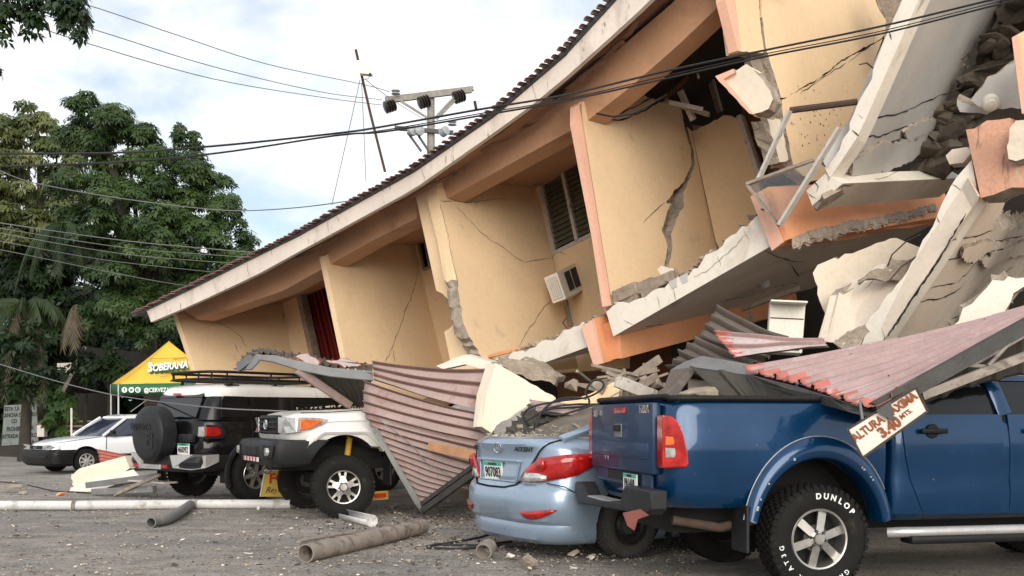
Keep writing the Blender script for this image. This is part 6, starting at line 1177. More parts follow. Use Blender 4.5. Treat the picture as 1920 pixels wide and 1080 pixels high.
for (u0, u1) in ((.30, .58), (.64, .95)): mb = MB(); mb.prism([sp_q(u0, .12), sp_q(u1, .12), sp_q(u1, .82), sp_q(u0, .82)], Vector((.766, -.643, 0)) * .003); mb.build('side_vent', DRK, aw)
mb = MB(); mb.tube([B(1062, 562, 2.1), B(1066, 585, 2.1), B(1072, 612, 2.1)], .022, 8); mb.build('drain_pipe', STLG, aw)
# broken window frame with glass hanging at the slab
wf = thing('broken_window', 'broken white window frame with a glass pane hanging off the peach beam', 'window', B(1461, 423, -.5))
for (a, b, wd) in (((1400, 345), (1461, 424), .04), ((1400, 345), (1525, 300), .06), ((1574, 240), (1462, 422), .11), ((1481, 207), (1422, 337), .09)): mb = MB(); mb.bar(B(*a, -.5), B(*b, -.45), .03, wd * .8, NB); mb.build('frame_bar', WOOD if wd < .07 else WOODW, wf)
mb = MB(); mb.tube([B(1481, 207, -.45), B(1607, 191, -.1)], .035, 8); mb.build('frame_pipe', RSTE, wf)
mb = MB(); mb.prism([B(*p, -.49) for p in ((1402, 347), (1528, 302), (1462, 420))], NB * .006); mb.build('glass_pane', PANE, wf)
# heap of rubble under the fallen floor (past counting)
mb = MB(); r_ = random.Random(21)
for k in range(420):
    px = r_.uniform(850, 2050); s = r_.uniform(.2, 4.5); p = B(px, 700, s); top = (.75 + .75 * min(1, max(0, (px - 900) / 400))) * (.55 + .25 * s if s < 2 else 1.0)
    z = r_.uniform(.05, 1) ** .7 * top; sz = r_.uniform(.12, .42); mb.rock((p.x, p.y, z), (sz * r_.uniform(.8, 1.8), sz, sz * r_.uniform(.3, .8)), seed=600 + k, mi=0 if r_.random() < .65 else (1 if r_.random() < .6 else 2), npts=10)
mb.build('rubble_heap', [STONE, CRM, BRICKM], None, label='heap of broken concrete and blocks under the fallen floor', cat='rubble', kind='stuff')
mb = MB(); r_ = random.Random(22)
for k in range(60): mb.bar(W(r_.uniform(1080, 1260), r_.uniform(690, 760), 11.6), W(r_.uniform(1080, 1260), r_.uniform(680, 760), r_.uniform(11.4, 12.5)), .03, r_.uniform(.02, .07)) if k % 3 == 0 else mb.rock(W(r_.uniform(1060, 1270), r_.uniform(715, 765), r_.uniform(10.9, 12)), (r_.uniform(.08, .25),) * 3, seed=900 + k, npts=9)
mb.build('splintered_rubble', [WOOD], None, label='splintered timber and rubble under the peach beam', cat='rubble', kind='stuff')
# tangle of black cable over the sedan roof
tg_ = []
for k, pts in enumerate(([(995, 800, 10.0), (980, 780, 10.1), (1000, 762, 10.2), (1050, 752, 10.3), (1100, 745, 10.3), (1128, 730, 10.3), (1130, 716, 10.4), (1112, 714, 10.4), (1098, 735, 10.3), (1105, 752, 10.2), (1095, 762, 10.1), (1040, 766, 10.0), (1020, 772, 9.9), (1050, 778, 9.8), (1110, 760, 9.9)], [(985, 790, 9.9), (1030, 765, 10.0), (1080, 758, 10.0), (1118, 758, 10.0), (1160, 752, 10.0), (1190, 745, 10.2)], [(1002, 815, 9.8), (1012, 778, 9.9), (1040, 752, 10.1), (1075, 745, 10.2), (1100, 748, 10.2)])):
    P = WD(pts); Q2 = []
    for i in range(len(P) - 1):
        p0, p1, p2, p3 = P[max(0, i - 1)], P[i], P[i + 1], P[min(len(P) - 1, i + 2)]
        for j in range(5): t = j / 5; Q2.append(.5 * ((2 * p1) + (p2 - p0) * t + (2 * p0 - 5 * p1 + 4 * p2 - p3) * t * t + (3 * p1 - p0 - 3 * p2 + p3) * t ** 3))
    Q2.append(P[-1]); mb = MB(); mb.tube(Q2, .012, 6); mb.build('black_cable', CAB, None, smooth=60, label=['long looped black cable tangled above the pale blue sedan', 'straight black cable running from the sedan to the pickup tailgate', 'short black cable drooping over the sedan rear window'][k], cat='cable', group='black cables over the sedan')
# ================================================================== things on the ground
def pipe(name, path, r, mat, label, cat='pipe', wall=.010, n=20, joints=(), group=None, half=None):
    P = [Vector(p) for p in path]; t = thing(name, label, cat, (P[0].x, P[0].y, 0), group=group); mb = MB(); mb.tube(P, r, n, cap=False); Qi = [Vector(p) for p in P]; k0 = len(mb.v); mb.tube(Qi, r - wall, n, cap=False)
    m = len(P)
    for e in (0, m - 1):
        for j in range(n): mb.f.append((e * n + j, e * n + (j + 1) % n, k0 + e * n + (j + 1) % n, k0 + e * n + j)); mb.m.append(0)
    mb.build('pipe_wall', mat, t, smooth=60)
    for j in joints: a, b = j; mb = MB(); mb.tube([a, b], r + .008, n); mb.build('joint_ring', PVCT, t, smooth=60)
    return t
z = .066
pp = [W(-60, 954, 13.75), W(137, 949, 13.75), W(365, 944.5, 13.95), W(545, 944.5, 13.95)]
for p in pp: p.z = z
pipe('white_pipe', pp, .066, PVC, 'long white pipe lying across the lot in front of the cars', joints=((pp[1], pp[1] + Vector((.05, 0, 0))), (pp[2], pp[2] + Vector((.05, 0, 0)))))
g = [G(283, 990), G(312, 984), G(335, 973), G(357, 956)]; 
for i, p in enumerate(g): p.z = .062 + .012 * (i > 1)
pipe('grey_pipe', g, .062, PVCG, 'short bent grey pipe beside the long white pipe')
g = [G(573, 1056), G(640, 1040), G(720, 1020), G(792, 1002)]
for p in g: p.z = .085
pipe('brown_pipe', g, .083, PVCT, 'thick dirty downpipe in the foreground')
mb = MB(); mb.tube([G(562, 1020) + Vector((0, 0, .03)), G(640, 1008) + Vector((0, 0, .04)), G(690, 1001) + Vector((0, 0, .03))], .018, 8); mb.build('thin_pipe', PVCT, None, smooth=60, label='thin rod lying behind the thick dirty downpipe', cat='pipe')
# split gutter: open half pipe
def halfpipe(a, b, r, mat, label, a0=-.2, a1=4.2):
    mb = MB(); t = (b - a).normalized(); s_ = t.cross(Vector((0, 0, 1))).normalized(); u = s_.cross(t); n = 14; vs = []
    for p in (a, a.lerp(b, .5), b):
        for i in range(n + 1): q = a0 + (a1 - a0) * i / n; vs.append(p + (s_ * math.cos(q) - u * math.sin(q)) * r)
    mb.add(vs, [(k * (n + 1) + i, k * (n + 1) + i + 1, (k + 1) * (n + 1) + i + 1, (k + 1) * (n + 1) + i) for k in range(2) for i in range(n)]); return mb.build('split_gutter', mat, None, smooth=50, solid=.006, label=label, cat='gutter')
a, b = G(645, 975), G(698, 988); a.z = b.z = .07; halfpipe(a, b, .068, PVC, 'short split white gutter beside the off-roader front wheel')
a = G(912, 1045); a.z = .075; mb = MB(); d_ = Vector((.35, .9, .25)).normalized(); m2 = MB(); m2.lathe([(.062, -.07), (.074, -.07), (.076, 0), (.082, .02), (.078, .07), (.066, .07), (.064, 0), (.062, -.07)], 20, 'z'); q = (-d_).to_track_quat('Z', 'Y').to_matrix(); mb.add([q @ Vector(v) + a for v in m2.v], m2.f); mb.build('pipe_ring', PVCT, None, smooth=50, label='short dirty pipe ring in front of the pale blue sedan', cat='pipe')
def stone(px, py, sx, sy, sz, label, mat=STONE, seed=1, npts=16, cat='stone'):
    p = G(px, py); mb = MB(); mb.rock((p.x, p.y, sz * .4), (sx, sy, sz), seed=seed, npts=npts); return mb.build('concrete_stone', mat, None, label=label, cat=cat)
stone(990, 1068, .20, .16, .15, 'largest angular concrete stone in front of the pale blue sedan', RAW, 5)
stone(1075, 1042, .17, .10, .06, 'flat beige stone beside the sedan rear wheel', CRM, 6)
stone(958, 1048, .12, .09, .07, 'small white stone next to the pipe ring', WHT, 7)
stone(1110, 1048, .14, .10, .05, 'flat white stone nearest the pickup tailgate', WHT, 8)
stone(645, 1003, .10, .07, .05, 'dark chip of stone behind the thick dirty downpipe', RAW, 9)
stone(170, 926, .12, .09, .08, 'small white stone in front of the wall chunk', WHT, 10)
stone(115, 930, .22, .12, .08, 'orange tile fragment on the left of the lot', PCH, 11)
stone(42, 928, .26, .15, .09, 'grey stone at the left end of the lot', STONE, 12)
stone(485, 957, .1, .08, .07, 'white pebble in front of the white pipe end', WHT, 13)
# cream wall chunk with boards, far left
ch = thing('wall_chunk', 'cream wall chunk with a broken plaster edge lying by the white sedan', 'wall chunk', G(190, 920))
piece('plaster_slab', WD([(134, 889, 17.6), (150, 878, 17.5), (234, 855, 17.2), (243, 878, 17.0), (170, 908, 17.2), (138, 912, 17.4)]), Vector((.05, .25, 0)), CRM, RAW, ch, jag=(0, 3, 4, 5), amp=.03, seed=91)
piece('plaster_slab', WD([(130, 915, 17.3), (160, 905, 17.1), (250, 880, 16.9), (262, 893, 16.7), (190, 918, 16.7), (140, 925, 16.9)]), Vector((0, .1, -.06)), WHT, RAW, ch, jag=(0, 3, 4, 5), amp=.03, seed=92)
for k, (a, b, wd, th, m_, lab) in enumerate((((162, 910, 16.6), (300, 892, 16.2), .06, .10, STLG, 'long grey gutter lying in front of the wall chunk'), ((175, 922, 16.4), (290, 917, 15.9), .10, .10, PVCG, 'lowest grey channel of the pile by the wall chunk'), ((215, 928, 16.2), (300, 890, 15.6), .04, .05, WOOD, 'grey stick leaning across the gutters'), ((240, 900, 16.6), (320, 905, 15.6), .25, .03, WOODW, 'white board end behind the black off-roader'), ((0, 912, 17.2), (46, 910, 17.0), .12, .06, WOOD, 'dark board at the left edge of the lot'))):
    mb = MB(); mb.bar(W(*a), W(*b), wd, th, bev=.006); mb.build('fallen_board', m_, None, label=lab, cat='board')
sheet('roof_sheet', WD([(182, 843, 18.2), (186, 868, 18.0)]), WD([(272, 860, 17.6), (272, 880, 17.5)]), 4, .03, [SHR, SHBU], None, tear=.05, crush=.02, label='crumpled red sheet lying in front of the white sedan', cat='roof sheet', group='fallen roof sheets')
mb = MB(); mb.tube([G(0, 908) + Vector((0, 0, .05)), G(40, 917) + Vector((0, 0, .1)), G(100, 924) + Vector((0, 0, .03)), G(190, 927) + Vector((0, 0, .02))], .012, 6); mb.build('ground_cable', CAB, None, label='black cable trailing over the left of the lot', cat='cable')
for k, pts in enumerate(([(800, 1027), (860, 1018), (900, 1010), (925, 1002)], [(800, 1030), (870, 1032), (940, 1025), (985, 1030)], [(830, 1024), (900, 1025), (960, 1018)])):
    mb = MB(); mb.tube([G(*p) + Vector((0, 0, .015)) for p in pts], .012, 6); mb.build('ground_cable', CAB, None, label=['black wire running up to the sedan rear bumper', 'long black wire lying past the pipe ring', 'short black wire between the two other wires by the sedan'][k], cat='cable', group='wires by the sedan')
# yellow shop sign under the white off-roader
Q = WD([(497, 882, 14.5), (552, 882, 14.7), (552, 932, 14.7), (488, 931, 14.5)]); ys = thing('yellow_sign', 'yellow sign with red letters and a crown under the off-roader bumper', 'sign', Q[3]); mb = MB(); mb.prism(Q, (0, .08, 0)); yp = mb.build('sign_panel', SGY, ys)
def oy(u, v): return Q[3].lerp(Q[2], u).lerp(Q[0].lerp(Q[1], u), v) + Vector((0, -.006, 0))
mb = MB(); text(mb, 'FO', .20, frame(oy(.46, .68), Q[1] - Q[0], Q[0] - Q[3]), .008); mb.build('red_lettering', TXR, yp)
mb = MB(); text(mb, 'Rey', .12, frame(oy(.30, .25), Q[1] - Q[0], Q[0] - Q[3]), .0, shear=.4)
mb.prism([oy(u, v) for u, v in ((.52, .18), (.78, .18), (.82, .34), (.72, .27), (.66, .40), (.60, .27), (.50, .34))], (0, -.003, 0)); mb.build('black_lettering', INK, yp)
mb = MB(); mb.bar(oy(0, 0), oy(0, 1), .02, .012); mb.bar(oy(0, 1), oy(1, 1), .02, .012); mb.build('sign_rim', SGW, yp)
mb = MB(); 
for k, (a, b) in enumerate((((466, 862, 13.6), (520, 868, 13.5)), ((468, 845, 13.6), (498, 848, 13.5)))): mb = MB(); mb.bar(W(*a), W(*b), .05, .07); mb.build('pallet_board', WOOD, None, label=['lower pale board jammed below the off-roader bumper', 'upper pale board jammed below the off-roader bumper'][k], cat='board', group='boards below the bumper')
mb = MB(); mb.bar(W(478, 842, 13.55), W(468, 870, 13.55), .03, .04); mb.build('pallet_board', WOOD, None, label='upright board end beside the black off-roader rear wheel', cat='board', group='boards below the bumper')
Q = WD([(699, 922, 13.0), (728, 920, 13.2), (728, 936, 13.2), (697, 938, 13.0)]); mb = MB(); mb.prism(Q, (0, .05, 0)); yb = mb.build('yellow_box', SGY, None, label='small yellow box behind the off-roader front wheel', cat='box')
mb = MB(); mb.prism([p + Vector((0, -.004, 0)) for p in WD([(702, 926, 13.0), (724, 924, 13.15), (724, 932, 13.15), (702, 934, 13.0)])], (0, .002, 0)); mb.build('orange_print', TXR, yb)
# loose gravel and grit over the lot (past counting)
def gravel():
    r = np.random.default_rng(3); protos = []
    for k in range(6):
        m = MB(); m.rock((0, 0, 0), (1, 1, .7), seed=70 + k, npts=9); protos.append((np.array(m.v), m.f))
    V = []; Fs = []; MI = []; kk = 0; n = 15000
    for i in range(n):
        u = r.random()
        if u < .55: d = 7.2 + 8 * r.random() ** 1.3; px = r.uniform(-20, 1300)
        elif u < .85: d = r.uniform(8.5, 14); px = r.normal(880, 230)
        else: d = r.uniform(13, 20); px = r.uniform(-20, 420)
        if px > 1330 or px < -60: continue
        x = (px - 960) / F * d; s = .009 + .035 * r.random() ** 6 + (.05 * r.random() if r.random() < .02 else 0); pv, pf = protos[r.integers(6)]
        a = r.uniform(0, 6.28); c, sn = math.cos(a), math.sin(a); sc = np.array([s * r.uniform(.8, 1.8), s * r.uniform(.8, 1.3), s * r.uniform(.6, 1)])
        q = pv * sc; q = np.stack([q[:, 0] * c - q[:, 1] * sn + x, q[:, 0] * sn + q[:, 1] * c + d, q[:, 2] + s * .2 + .004], 1)
        V += q.tolist(); Fs += [tuple(j + kk for j in f) for f in pf]; mi = int(r.choice(4, p=[.5, .2, .2, .1])); MI += [mi] * len(pf); kk += len(pv)
    mb = MB(); mb.v = V; mb.f = Fs; mb.m = MI; mb.build('gravel', [STONE, RAW, M('grit_dark', (.09, .075, .06), .95), CRM], None, local=True, label='loose gravel and grit scattered over the lot', cat='gravel', kind='stuff')
gravel()
mb = MB(); r_ = random.Random(44)
for k in range(170):
    px, py = r_.uniform(0, 1250), 905 + 170 * r_.random() ** 1.2; p = G(px, py) + Vector((0, 0, .012)); s = r_.uniform(.02, .06); a_ = r_.uniform(0, 6); e1 = Vector((math.cos(a_), math.sin(a_), r_.uniform(-.2, .3))) * s; e2 = Vector((-math.sin(a_), math.cos(a_), r_.uniform(-.2, .3))) * s * r_.uniform(.3, .7)
    mb.add([p - e1, p - e2 * .8, p + e1 * .9, p + e2], [(0, 1, 2, 3)], 0 if r_.random() < .6 else 1)
mb.build('litter', [DRYP, WHT], None, label='dry leaves and paper scraps scattered over the lot', cat='litter', kind='stuff')
# dark soil spilt in front of the sheets and the sedan
mb = MB(); r_ = random.Random(31)
for k in range(900):
    px = r_.gauss(820, 150); py = r_.gauss(985, 22)
    if px < 480 or px > 1200 or py < 952: continue
    p = G(px, py); s = r_.uniform(.01, .04); mb.rock((p.x, p.y, s * .2), (s * 1.5, s, s * .8), seed=2000 + k, npts=7)
mb.build('spilt_soil', M('soil', (.085, .060, .042), .98, var=.4, scale=8), None, label='dark soil clods spilt under the folded brown sheet', cat='soil', kind='stuff')
# dry leaf litter and berm at the far left
mb = MB(); r_ = random.Random(33); vs = []; n = 40
for i in range(n + 1):
    x = -32 + 34 * i / n
    for j, (y, h) in enumerate(((33.5, -.05), (35, .22), (37.5, .42), (41, .45), (60, .5))): vs.append((x, y + math.sin(i * .9) * .5, h * r_.uniform(.6, 1.2)))
mb.add(vs, [(5 * i + j, 5 * i + 5 + j, 5 * i + 6 + j, 5 * i + 1 + j) for i in range(n) for j in range(4)]); o = mb.build('verge', M('verge_earth', (.055, .042, .028), .98, var=.5, scale=2, bump=.6, bscale=14), None, smooth=60); o['kind'] = 'structure'

# ================================================================== tent
tn = thing('yellow_tent', 'yellow peaked beer tent with green valance behind the black off-roader', 'tent', (W(300, 787, 27).x, 27.5, 0))
D = 26.6; FLp = W(222, 721, D); FR = W(425, 717, D + .5); BL = W(208, 721, D + 3); BR = FR + (BL - FLp); PK = (FLp + FR + BL + BR) / 4; PK.z = W(313, 640, D + 1.6).z; PK.x = W(313, 640, D + 1.6).x
mb = MB()
def ridge(a, b, n=8):
    vs = []
    for i in range(n + 1):
        for j in range(n + 1):
            e = a.lerp(b, j / n); p = e.lerp(PK, i / n); p.z -= .05 * math.sin(math.pi * i / n) + .02 * math.sin(j * 2.1); vs.append(p)
    return vs, [(i * (n + 1) + j, i * (n + 1) + j + 1, (i + 1) * (n + 1) + j + 1, (i + 1) * (n + 1) + j) for i in range(n) for j in range(n)]
for a, b in ((FLp, FR), (BL, FLp), (FR, BR), (BR, BL)): mb.add(*ridge(a, b))
mb.build('canopy', TENTY, tn, smooth=40, solid=.01)
for a, b in ((FLp, FR), (BL, FLp), (FR, BR)):
    mb = MB(); n = 14; vs = []
    for i in range(n + 1): p = a.lerp(b, i / n); vs += [p + Vector((0, -.01, .01)), p + Vector((0, -.02 + .015 * math.sin(i * 1.7), -.27))]
    mb.add(vs, [(2 * i, 2 * i + 1, 2 * i + 3, 2 * i + 2) for i in range(n)]); mb.build('valance', TENTG, tn, smooth=60, solid=.006)
for a in (FLp, FR, BL, BR): mb = MB(); mb.tube([Vector((a.x, a.y, 0)), a], .025, 8); mb.build('tent_pole', SIL, tn)
mb = MB(); mb.tube([W(245, 772, D + .3), W(275, 750, D + .3)], .012, 6); mb.build('brace', SIL, tn)
ex = (FR - FLp).normalized(); up_ = (PK - (FLp + FR) / 2).normalized(); 
def ontent(px, py):
    pl = Plane(FLp, FR, PK); p = pl.at(px, py); return p + pl.n * .02 + Vector((0, 0, -.02)), pl.n
p, nn = ontent(317, 692); Mx = frame(p + nn * .02, ex + Vector((0, 0, .10)), up_)
mb = MB(); text(mb, 'SOBERANA', .47, frame(p + nn * .06 + Vector((.03, 0, -.035)), ex + Vector((0, 0, .10)), up_), .024, .43, extr=.002); mb.build('lettering_shadow', TXG, tn)
mb = MB(); text(mb, 'SOBERANA', .47, frame(p + nn * .09, ex + Vector((0, 0, .10)), up_), .012, .43, extr=.004); text(mb, 'S', .62, frame(p + nn * .092 - ex * .49 - Vector((0, 0, .02)), ex + Vector((0, 0, .10)), up_), .012, .42); mb.build('lettering', TXW, tn)
mb = MB(); q, _ = ontent(337, 676); text(mb, 'CERVEZA', .07, frame(q + nn * .07, ex + Vector((0, 0, .1)), up_), 0, 1.3); 
for a, b in (((283, 675), (284, 684)), ((283, 675), (352, 673)), ((352, 673), (352, 680)), ((300, 708), (350, 706)), ((350, 706), (350, 698))): mb.bar(ontent(*a)[0] + nn * .05, ontent(*b)[0] + nn * .05, .012, .012)
mb.build('small_lettering', TXG, tn)
vz = lambda px, py: W(px, py, D - .06)
mb = MB(); text(mb, '@CERVEZASOBERANA', .155, frame(vz(317, 731), ex, (0, 0, 1)), .004, .80); mb.build('valance_lettering', TXW, tn)
for k, px in enumerate((233, 246, 258)):
    mb = MB(); c_ = vz(px, 731) + Vector((0, .02, 0)); mb.lathe([(0, -.01), (.075, -.01), (.075, .005)], 20, 'y', c_); ic = mb.build('round_icon', TXW, tn)
    mb = MB(); Mi = frame(c_ + Vector((0, -.015, 0)), ex, (0, 0, 1))
    if k == 0: text(mb, 'f', .13, Mi, .004)
    elif k == 1: mb.prism([Mi @ Vector((a, b, 0)) for a, b in ((-.045, .025), (-.02, .01), (0, .02), (.03, .035), (.05, .02), (.035, 0), (.02, -.03), (-.02, -.04), (-.045, -.03), (-.02, -.015))], Mi.to_3x3() @ Vector((0, 0, .002)))
    else: mb.tube([Mi @ Vector((.04 * math.cos(i * .5), .04 * math.sin(i * .5), 0)) for i in range(12)], .008, 5, closed=True); mb.tube([Mi @ Vector((.018 * math.cos(i * .6), .018 * math.sin(i * .6), 0)) for i in range(10)], .006, 5, closed=True)
    mb.build('icon_mark', TXG, ic)
# ================================================================== old board, small plate, bin, hut
Q = WD([(8, 760, 36), (68, 757, 36), (72, 832, 36), (3, 836, 36)]); ob = thing('old_notice_board', 'weathered grey notice board with black lettering under the trees', 'sign', Q[3]); mb = MB(); mb.prism(Q, (0, .06, 0)); op = mb.build('board_panel', BOARD, ob)
o2 = lambda u, v: Q[3].lerp(Q[2], u).lerp(Q[0].lerp(Q[1], u), v) + Vector((0, -.01, 0))
for (s_, u, v, sz) in (('ESTA  LA  MAIN  C', .5, .90, .20), ('CANCHA DE FUTBOL', .5, .745, .20), ('CO   IS   O', .5, .59, .20), ('PROHIBIDA  LA', .5, .40, .21), ('ENTRADA VEHICULOS', .5, .22, .20), ('D  NCIA', .7, .06, .2)): mb = MB(); text(mb, s_, sz, frame(o2(u, v), Q[1] - Q[0], (0, 0, 1)), .006, .68); mb.build('lettering_line', INK, op)
for u in (.02, .98): mb = MB(); p = o2(u, 1) + Vector((0, .1, .1)); mb.bar(Vector((p.x, p.y, 0)), p, .08, .08); mb.build('post', BARK, ob)
mb = MB(); mb.prism(WD([(107, 681, 34), (135, 680, 34), (135, 698, 34), (107, 699, 34)]), (0, .02, 0)); wp2 = mb.build('white_notice', SGW, None, label='small white notice fixed high under the trees', cat='sign')
mb = MB(); mb.tube([W(121, 700, 34.1), Vector((W(121, 700, 34.1).x, 34.1, .3))], .035, 8); mb.build('post', BARK, wp2)
bn = thing('litter_bin', 'small white and orange bin beside the notice board', 'bin', W(79, 820, 35)); mb = MB(); c_ = W(79, 808, 35); mb.box(c_, (.26, .26, .42), bev=.02); mb.build('bin_body', WHT, bn); mb = MB(); mb.box(c_ + Vector((0, 0, .24)), (.28, .28, .08), bev=.02); mb.build('bin_lid', SHR, bn)
ht = thing('thatched_hut', 'dark open hut with a steep roof behind the white sedan', 'hut', (W(190, 787, 33).x, 34, 0)); HD = 33
a, b, c_ = W(118, 735, HD), W(160, 650, HD), W(205, 735, HD); 
piece('roof', [a, b, b + Vector((0, .1, -.15)), a + Vector((.15, .1, 0))], Vector((1.2, 4, 0)), DRK, BARK, ht); piece('roof', [b, c_, c_ + Vector((0, .1, -.12)), b + Vector((0, .1, -.15))], Vector((1.2, 4, 0)), DRK, DRK, ht)
mb = MB(); mb.bar(a, b, .05, .12); mb.build('barge_board', WOOD, ht)
for px in (118, 160, 205): mb = MB(); p = W(px, 740, HD); mb.tube([Vector((p.x, p.y, 0)), p], .08, 8); mb.build('post', BARK, ht)
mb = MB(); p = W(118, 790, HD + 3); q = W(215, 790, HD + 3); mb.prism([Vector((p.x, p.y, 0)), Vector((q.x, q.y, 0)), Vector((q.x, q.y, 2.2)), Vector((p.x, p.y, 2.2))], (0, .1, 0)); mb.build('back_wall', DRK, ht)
for k in range(3): mb = MB(); mb.bar(W(120, 790 + 9 * k, HD), W(205, 790 + 9 * k, HD), .05, .06); mb.build('rail', WOOD, ht)
mb = MB(); mb.tube([Vector((W(134, 800, 30).x, 30, 0)), W(134, 765, 30)], .03, 8); mb.build('marker_post', SGW, None, label='thin white post behind the white sedan', cat='post')

# ================================================================== pole, mast, wires
PD = 38.
up = thing('utility_pole', 'timber utility pole with two crossarms and insulators behind the roof', 'utility pole', (W(808, 787, PD).x, PD, 0))
mb = MB(); a = W(808, 172, PD); mb.tube([Vector((a.x, a.y, 0)), a], [.2, .14], 12); mb.build('pole', POLEM, up, smooth=60)
mb = MB(); mb.bar(W(722, 189, PD - .2), W(884, 169, PD - .2), .13, .19); mb.build('crossarm', POLEM, up); mb = MB(); mb.bar(W(722, 186, PD + .2), W(888, 166, PD + .2), .13, .17); mb.build('crossarm', POLEM, up)
mb = MB(); mb.bar(W(740, 240, PD - .2), W(850, 249, PD - .2), .13, .15); mb.build('crossarm', STLD, up)
for a, b in (((752, 190), (800, 220)), ((852, 182), (815, 222)), ((856, 185), (818, 224)), ((764, 248), (790, 284)), ((785, 255), (805, 285))): mb = MB(); mb.bar(W(*a, PD - .3), W(*b, PD - .2), .06, .08); mb.build('brace', POLEM if a[1] < 200 else STLD, up)
def insul(px, py, ax, r, mat, n=4, pitch=.11):
    mb = MB(); m2 = MB(); pr = []
    for i in range(n): pr += [(r * .35, i * pitch), (r, i * pitch + .03), (r * .95, i * pitch + .06), (r * .4, i * pitch + .09)]
    m2.lathe([(0, 0)] + pr + [(0, n * pitch)], 14, 'z'); q = Vector(ax).to_track_quat('Z', 'Y').to_matrix(); c_ = W(px, py, PD - .35); mb.add([q @ Vector(v) + c_ for v in m2.v], m2.f); mb.build('insulator', mat, up, smooth=50)
for px, py in ((722, 202), (786, 194), (852, 184)): insul(px, py, (.7, .35, .35), .24, CER)
for px in (772, 784): insul(px, 246, (.5, -.8, 0), .2, CERG, 2)
insul(742, 178, (0, 0, 1), .17, CERG, 2); insul(848, 236, (0, 0, 1), .17, CERG, 2); insul(828, 250, (.6, -.6, .2), .18, CERG, 3)
mt = thing('antenna_mast', 'thin rusty leaning mast carrying a white box antenna on the roof', 'antenna mast', W(722, 322, 16.5))
mb = MB(); mb.tube([W(722, 322, 16.5), W(695, 215, 16.5), W(667, 93, 16.5)], .022, 8); mb.build('mast', RSTE, mt)
mb = MB(); mb.prism(WD([(669, 114, 16.3), (691, 115, 16.3), (697, 138, 16.3), (674, 136, 16.3)]), (0, .12, 0)); mb.build('antenna_box', ACW, mt, bevel=.01)
mb = MB(); mb.box(W(694, 140, 16.3), (.03, .04, .05)); mb.build('connector', BLK, mt); mb = MB(); mb.tube(WD([(694, 140, 16.3), (690, 148, 16.3), (680, 148, 16.4)]), .006, 5); mb.build('lead', CABG, mt)
def wire(name, pts, r, mat, label, group='overhead wires', cat='wire'):
    P = [W(*p) for p in pts]; Q2 = []
    for i in range(len(P) - 1):
        p0, p1, p2, p3 = P[max(0, i - 1)], P[i], P[i + 1], P[min(len(P) - 1, i + 2)]
        for j in range(6): t = j / 6; Q2.append(.5 * ((2 * p1) + (p2 - p0) * t + (2 * p0 - 5 * p1 + 4 * p2 - p3) * t * t + (3 * p1 - p0 - 3 * p2 + p3) * t ** 3))
    Q2.append(P[-1]); mb = MB(); mb.tube(Q2, [r * (q.y / 17 if 'cable' in name else 1) for q in Q2], 6); return mb.build(name, mat, None, smooth=60, label=label, cat=cat, group=group)
wire('overhead_wire', [(-150, -80, 24), (150, 5, 27), (330, 65, 30), (500, 120, 33), (680, 158, 37), (730, 172, 38)], .013, CABG, 'topmost thin wire crossing the sky to the utility pole')
wire('overhead_wire', [(-120, -30, 24), (165, 52, 27), (400, 125, 31), (600, 172, 36), (716, 187, 37.5)], .013, CABG, 'middle of three thin wires running to the upper crossarm')
wire('overhead_wire', [(-100, 0, 24), (5, 28, 25), (160, 80, 27), (400, 148, 31), (600, 182, 36), (716, 197, 37.5)], .013, CABG, 'lowest of three thin wires running to the upper crossarm')
th = lambda pts: [(p[0], p[1], 17 - 10 * (p[0] + 50) / 1950) for p in pts]
wire('overhead_cable', th([(-60, 288), (200, 287), (400, 274), (630, 250), (720, 237), (900, 205), (1060, 178), (1250, 133), (1430, 95), (1640, 52), (1870, -3), (2100, -60)]), .018, CAB, 'upper thick black cable crossing in front of the roof', 'thick black cables')
wire('overhead_cable', th([(-60, 314), (200, 305), (400, 288), (630, 254), (720, 247), (900, 217), (1060, 189), (1250, 147), (1430, 107), (1640, 66), (1850, 14), (2100, -48)]), .016, CAB, 'lower thick black cable crossing in front of the roof', 'thick black cables')
wire('overhead_cable', th([(630, 255), (720, 244), (900, 213), (1060, 186), (1250, 142), (1430, 102), (1640, 61), (1860, 6), (2100, -54)]), .009, CAB, 'thin middle cable running with the two thick black cables', 'thick black cables')
mb = MB(); mb.tube(WD([(890, 190, 12.1), (893, 205, 12.1)]), .02, 6); mb.build('cable_tie', CAB, None, label='dark cable tie hanging by the fascia', cat='cable')
wire('overhead_wire', [(0, 320, 26), (60, 342, 26), (200, 368, 26), (350, 388, 26), (450, 395, 26), (560, 389, 25), (660, 376, 24)], .014, CABG, 'thin wire sagging before the big tree to the roof')
for k, (a, m_, b) in enumerate((((0, 418), (240, 452), (480, 474)), ((0, 428), (240, 465), (470, 483)), ((0, 437), (230, 476), (440, 494)), ((0, 452), (180, 485), (330, 503)), ((0, 468), (180, 505), (330, 533)))):
    wire('overhead_wire', [(a[0] - 60, a[1] - 9, 25), (*a, 25), (*m_, 26), (*b, 27), (b[0] + 120, b[1] + 12, 28)], .009 if k else .013, CABG, ['uppermost of five wires before the big tree', 'second of five wires before the big tree', 'third of five wires before the big tree', 'fourth of five wires before the big tree', 'lowest of five wires before the big tree'][k])
wire('overhead_wire', [(-60, 665, 20), (0, 683, 20), (100, 713, 19), (200, 738, 18), (290, 752, 16), (330, 757, 14.2), (420, 766, 13.4), (540, 771, 13.2)], .010, CABG, 'low slack wire passing across the black off-roader window')
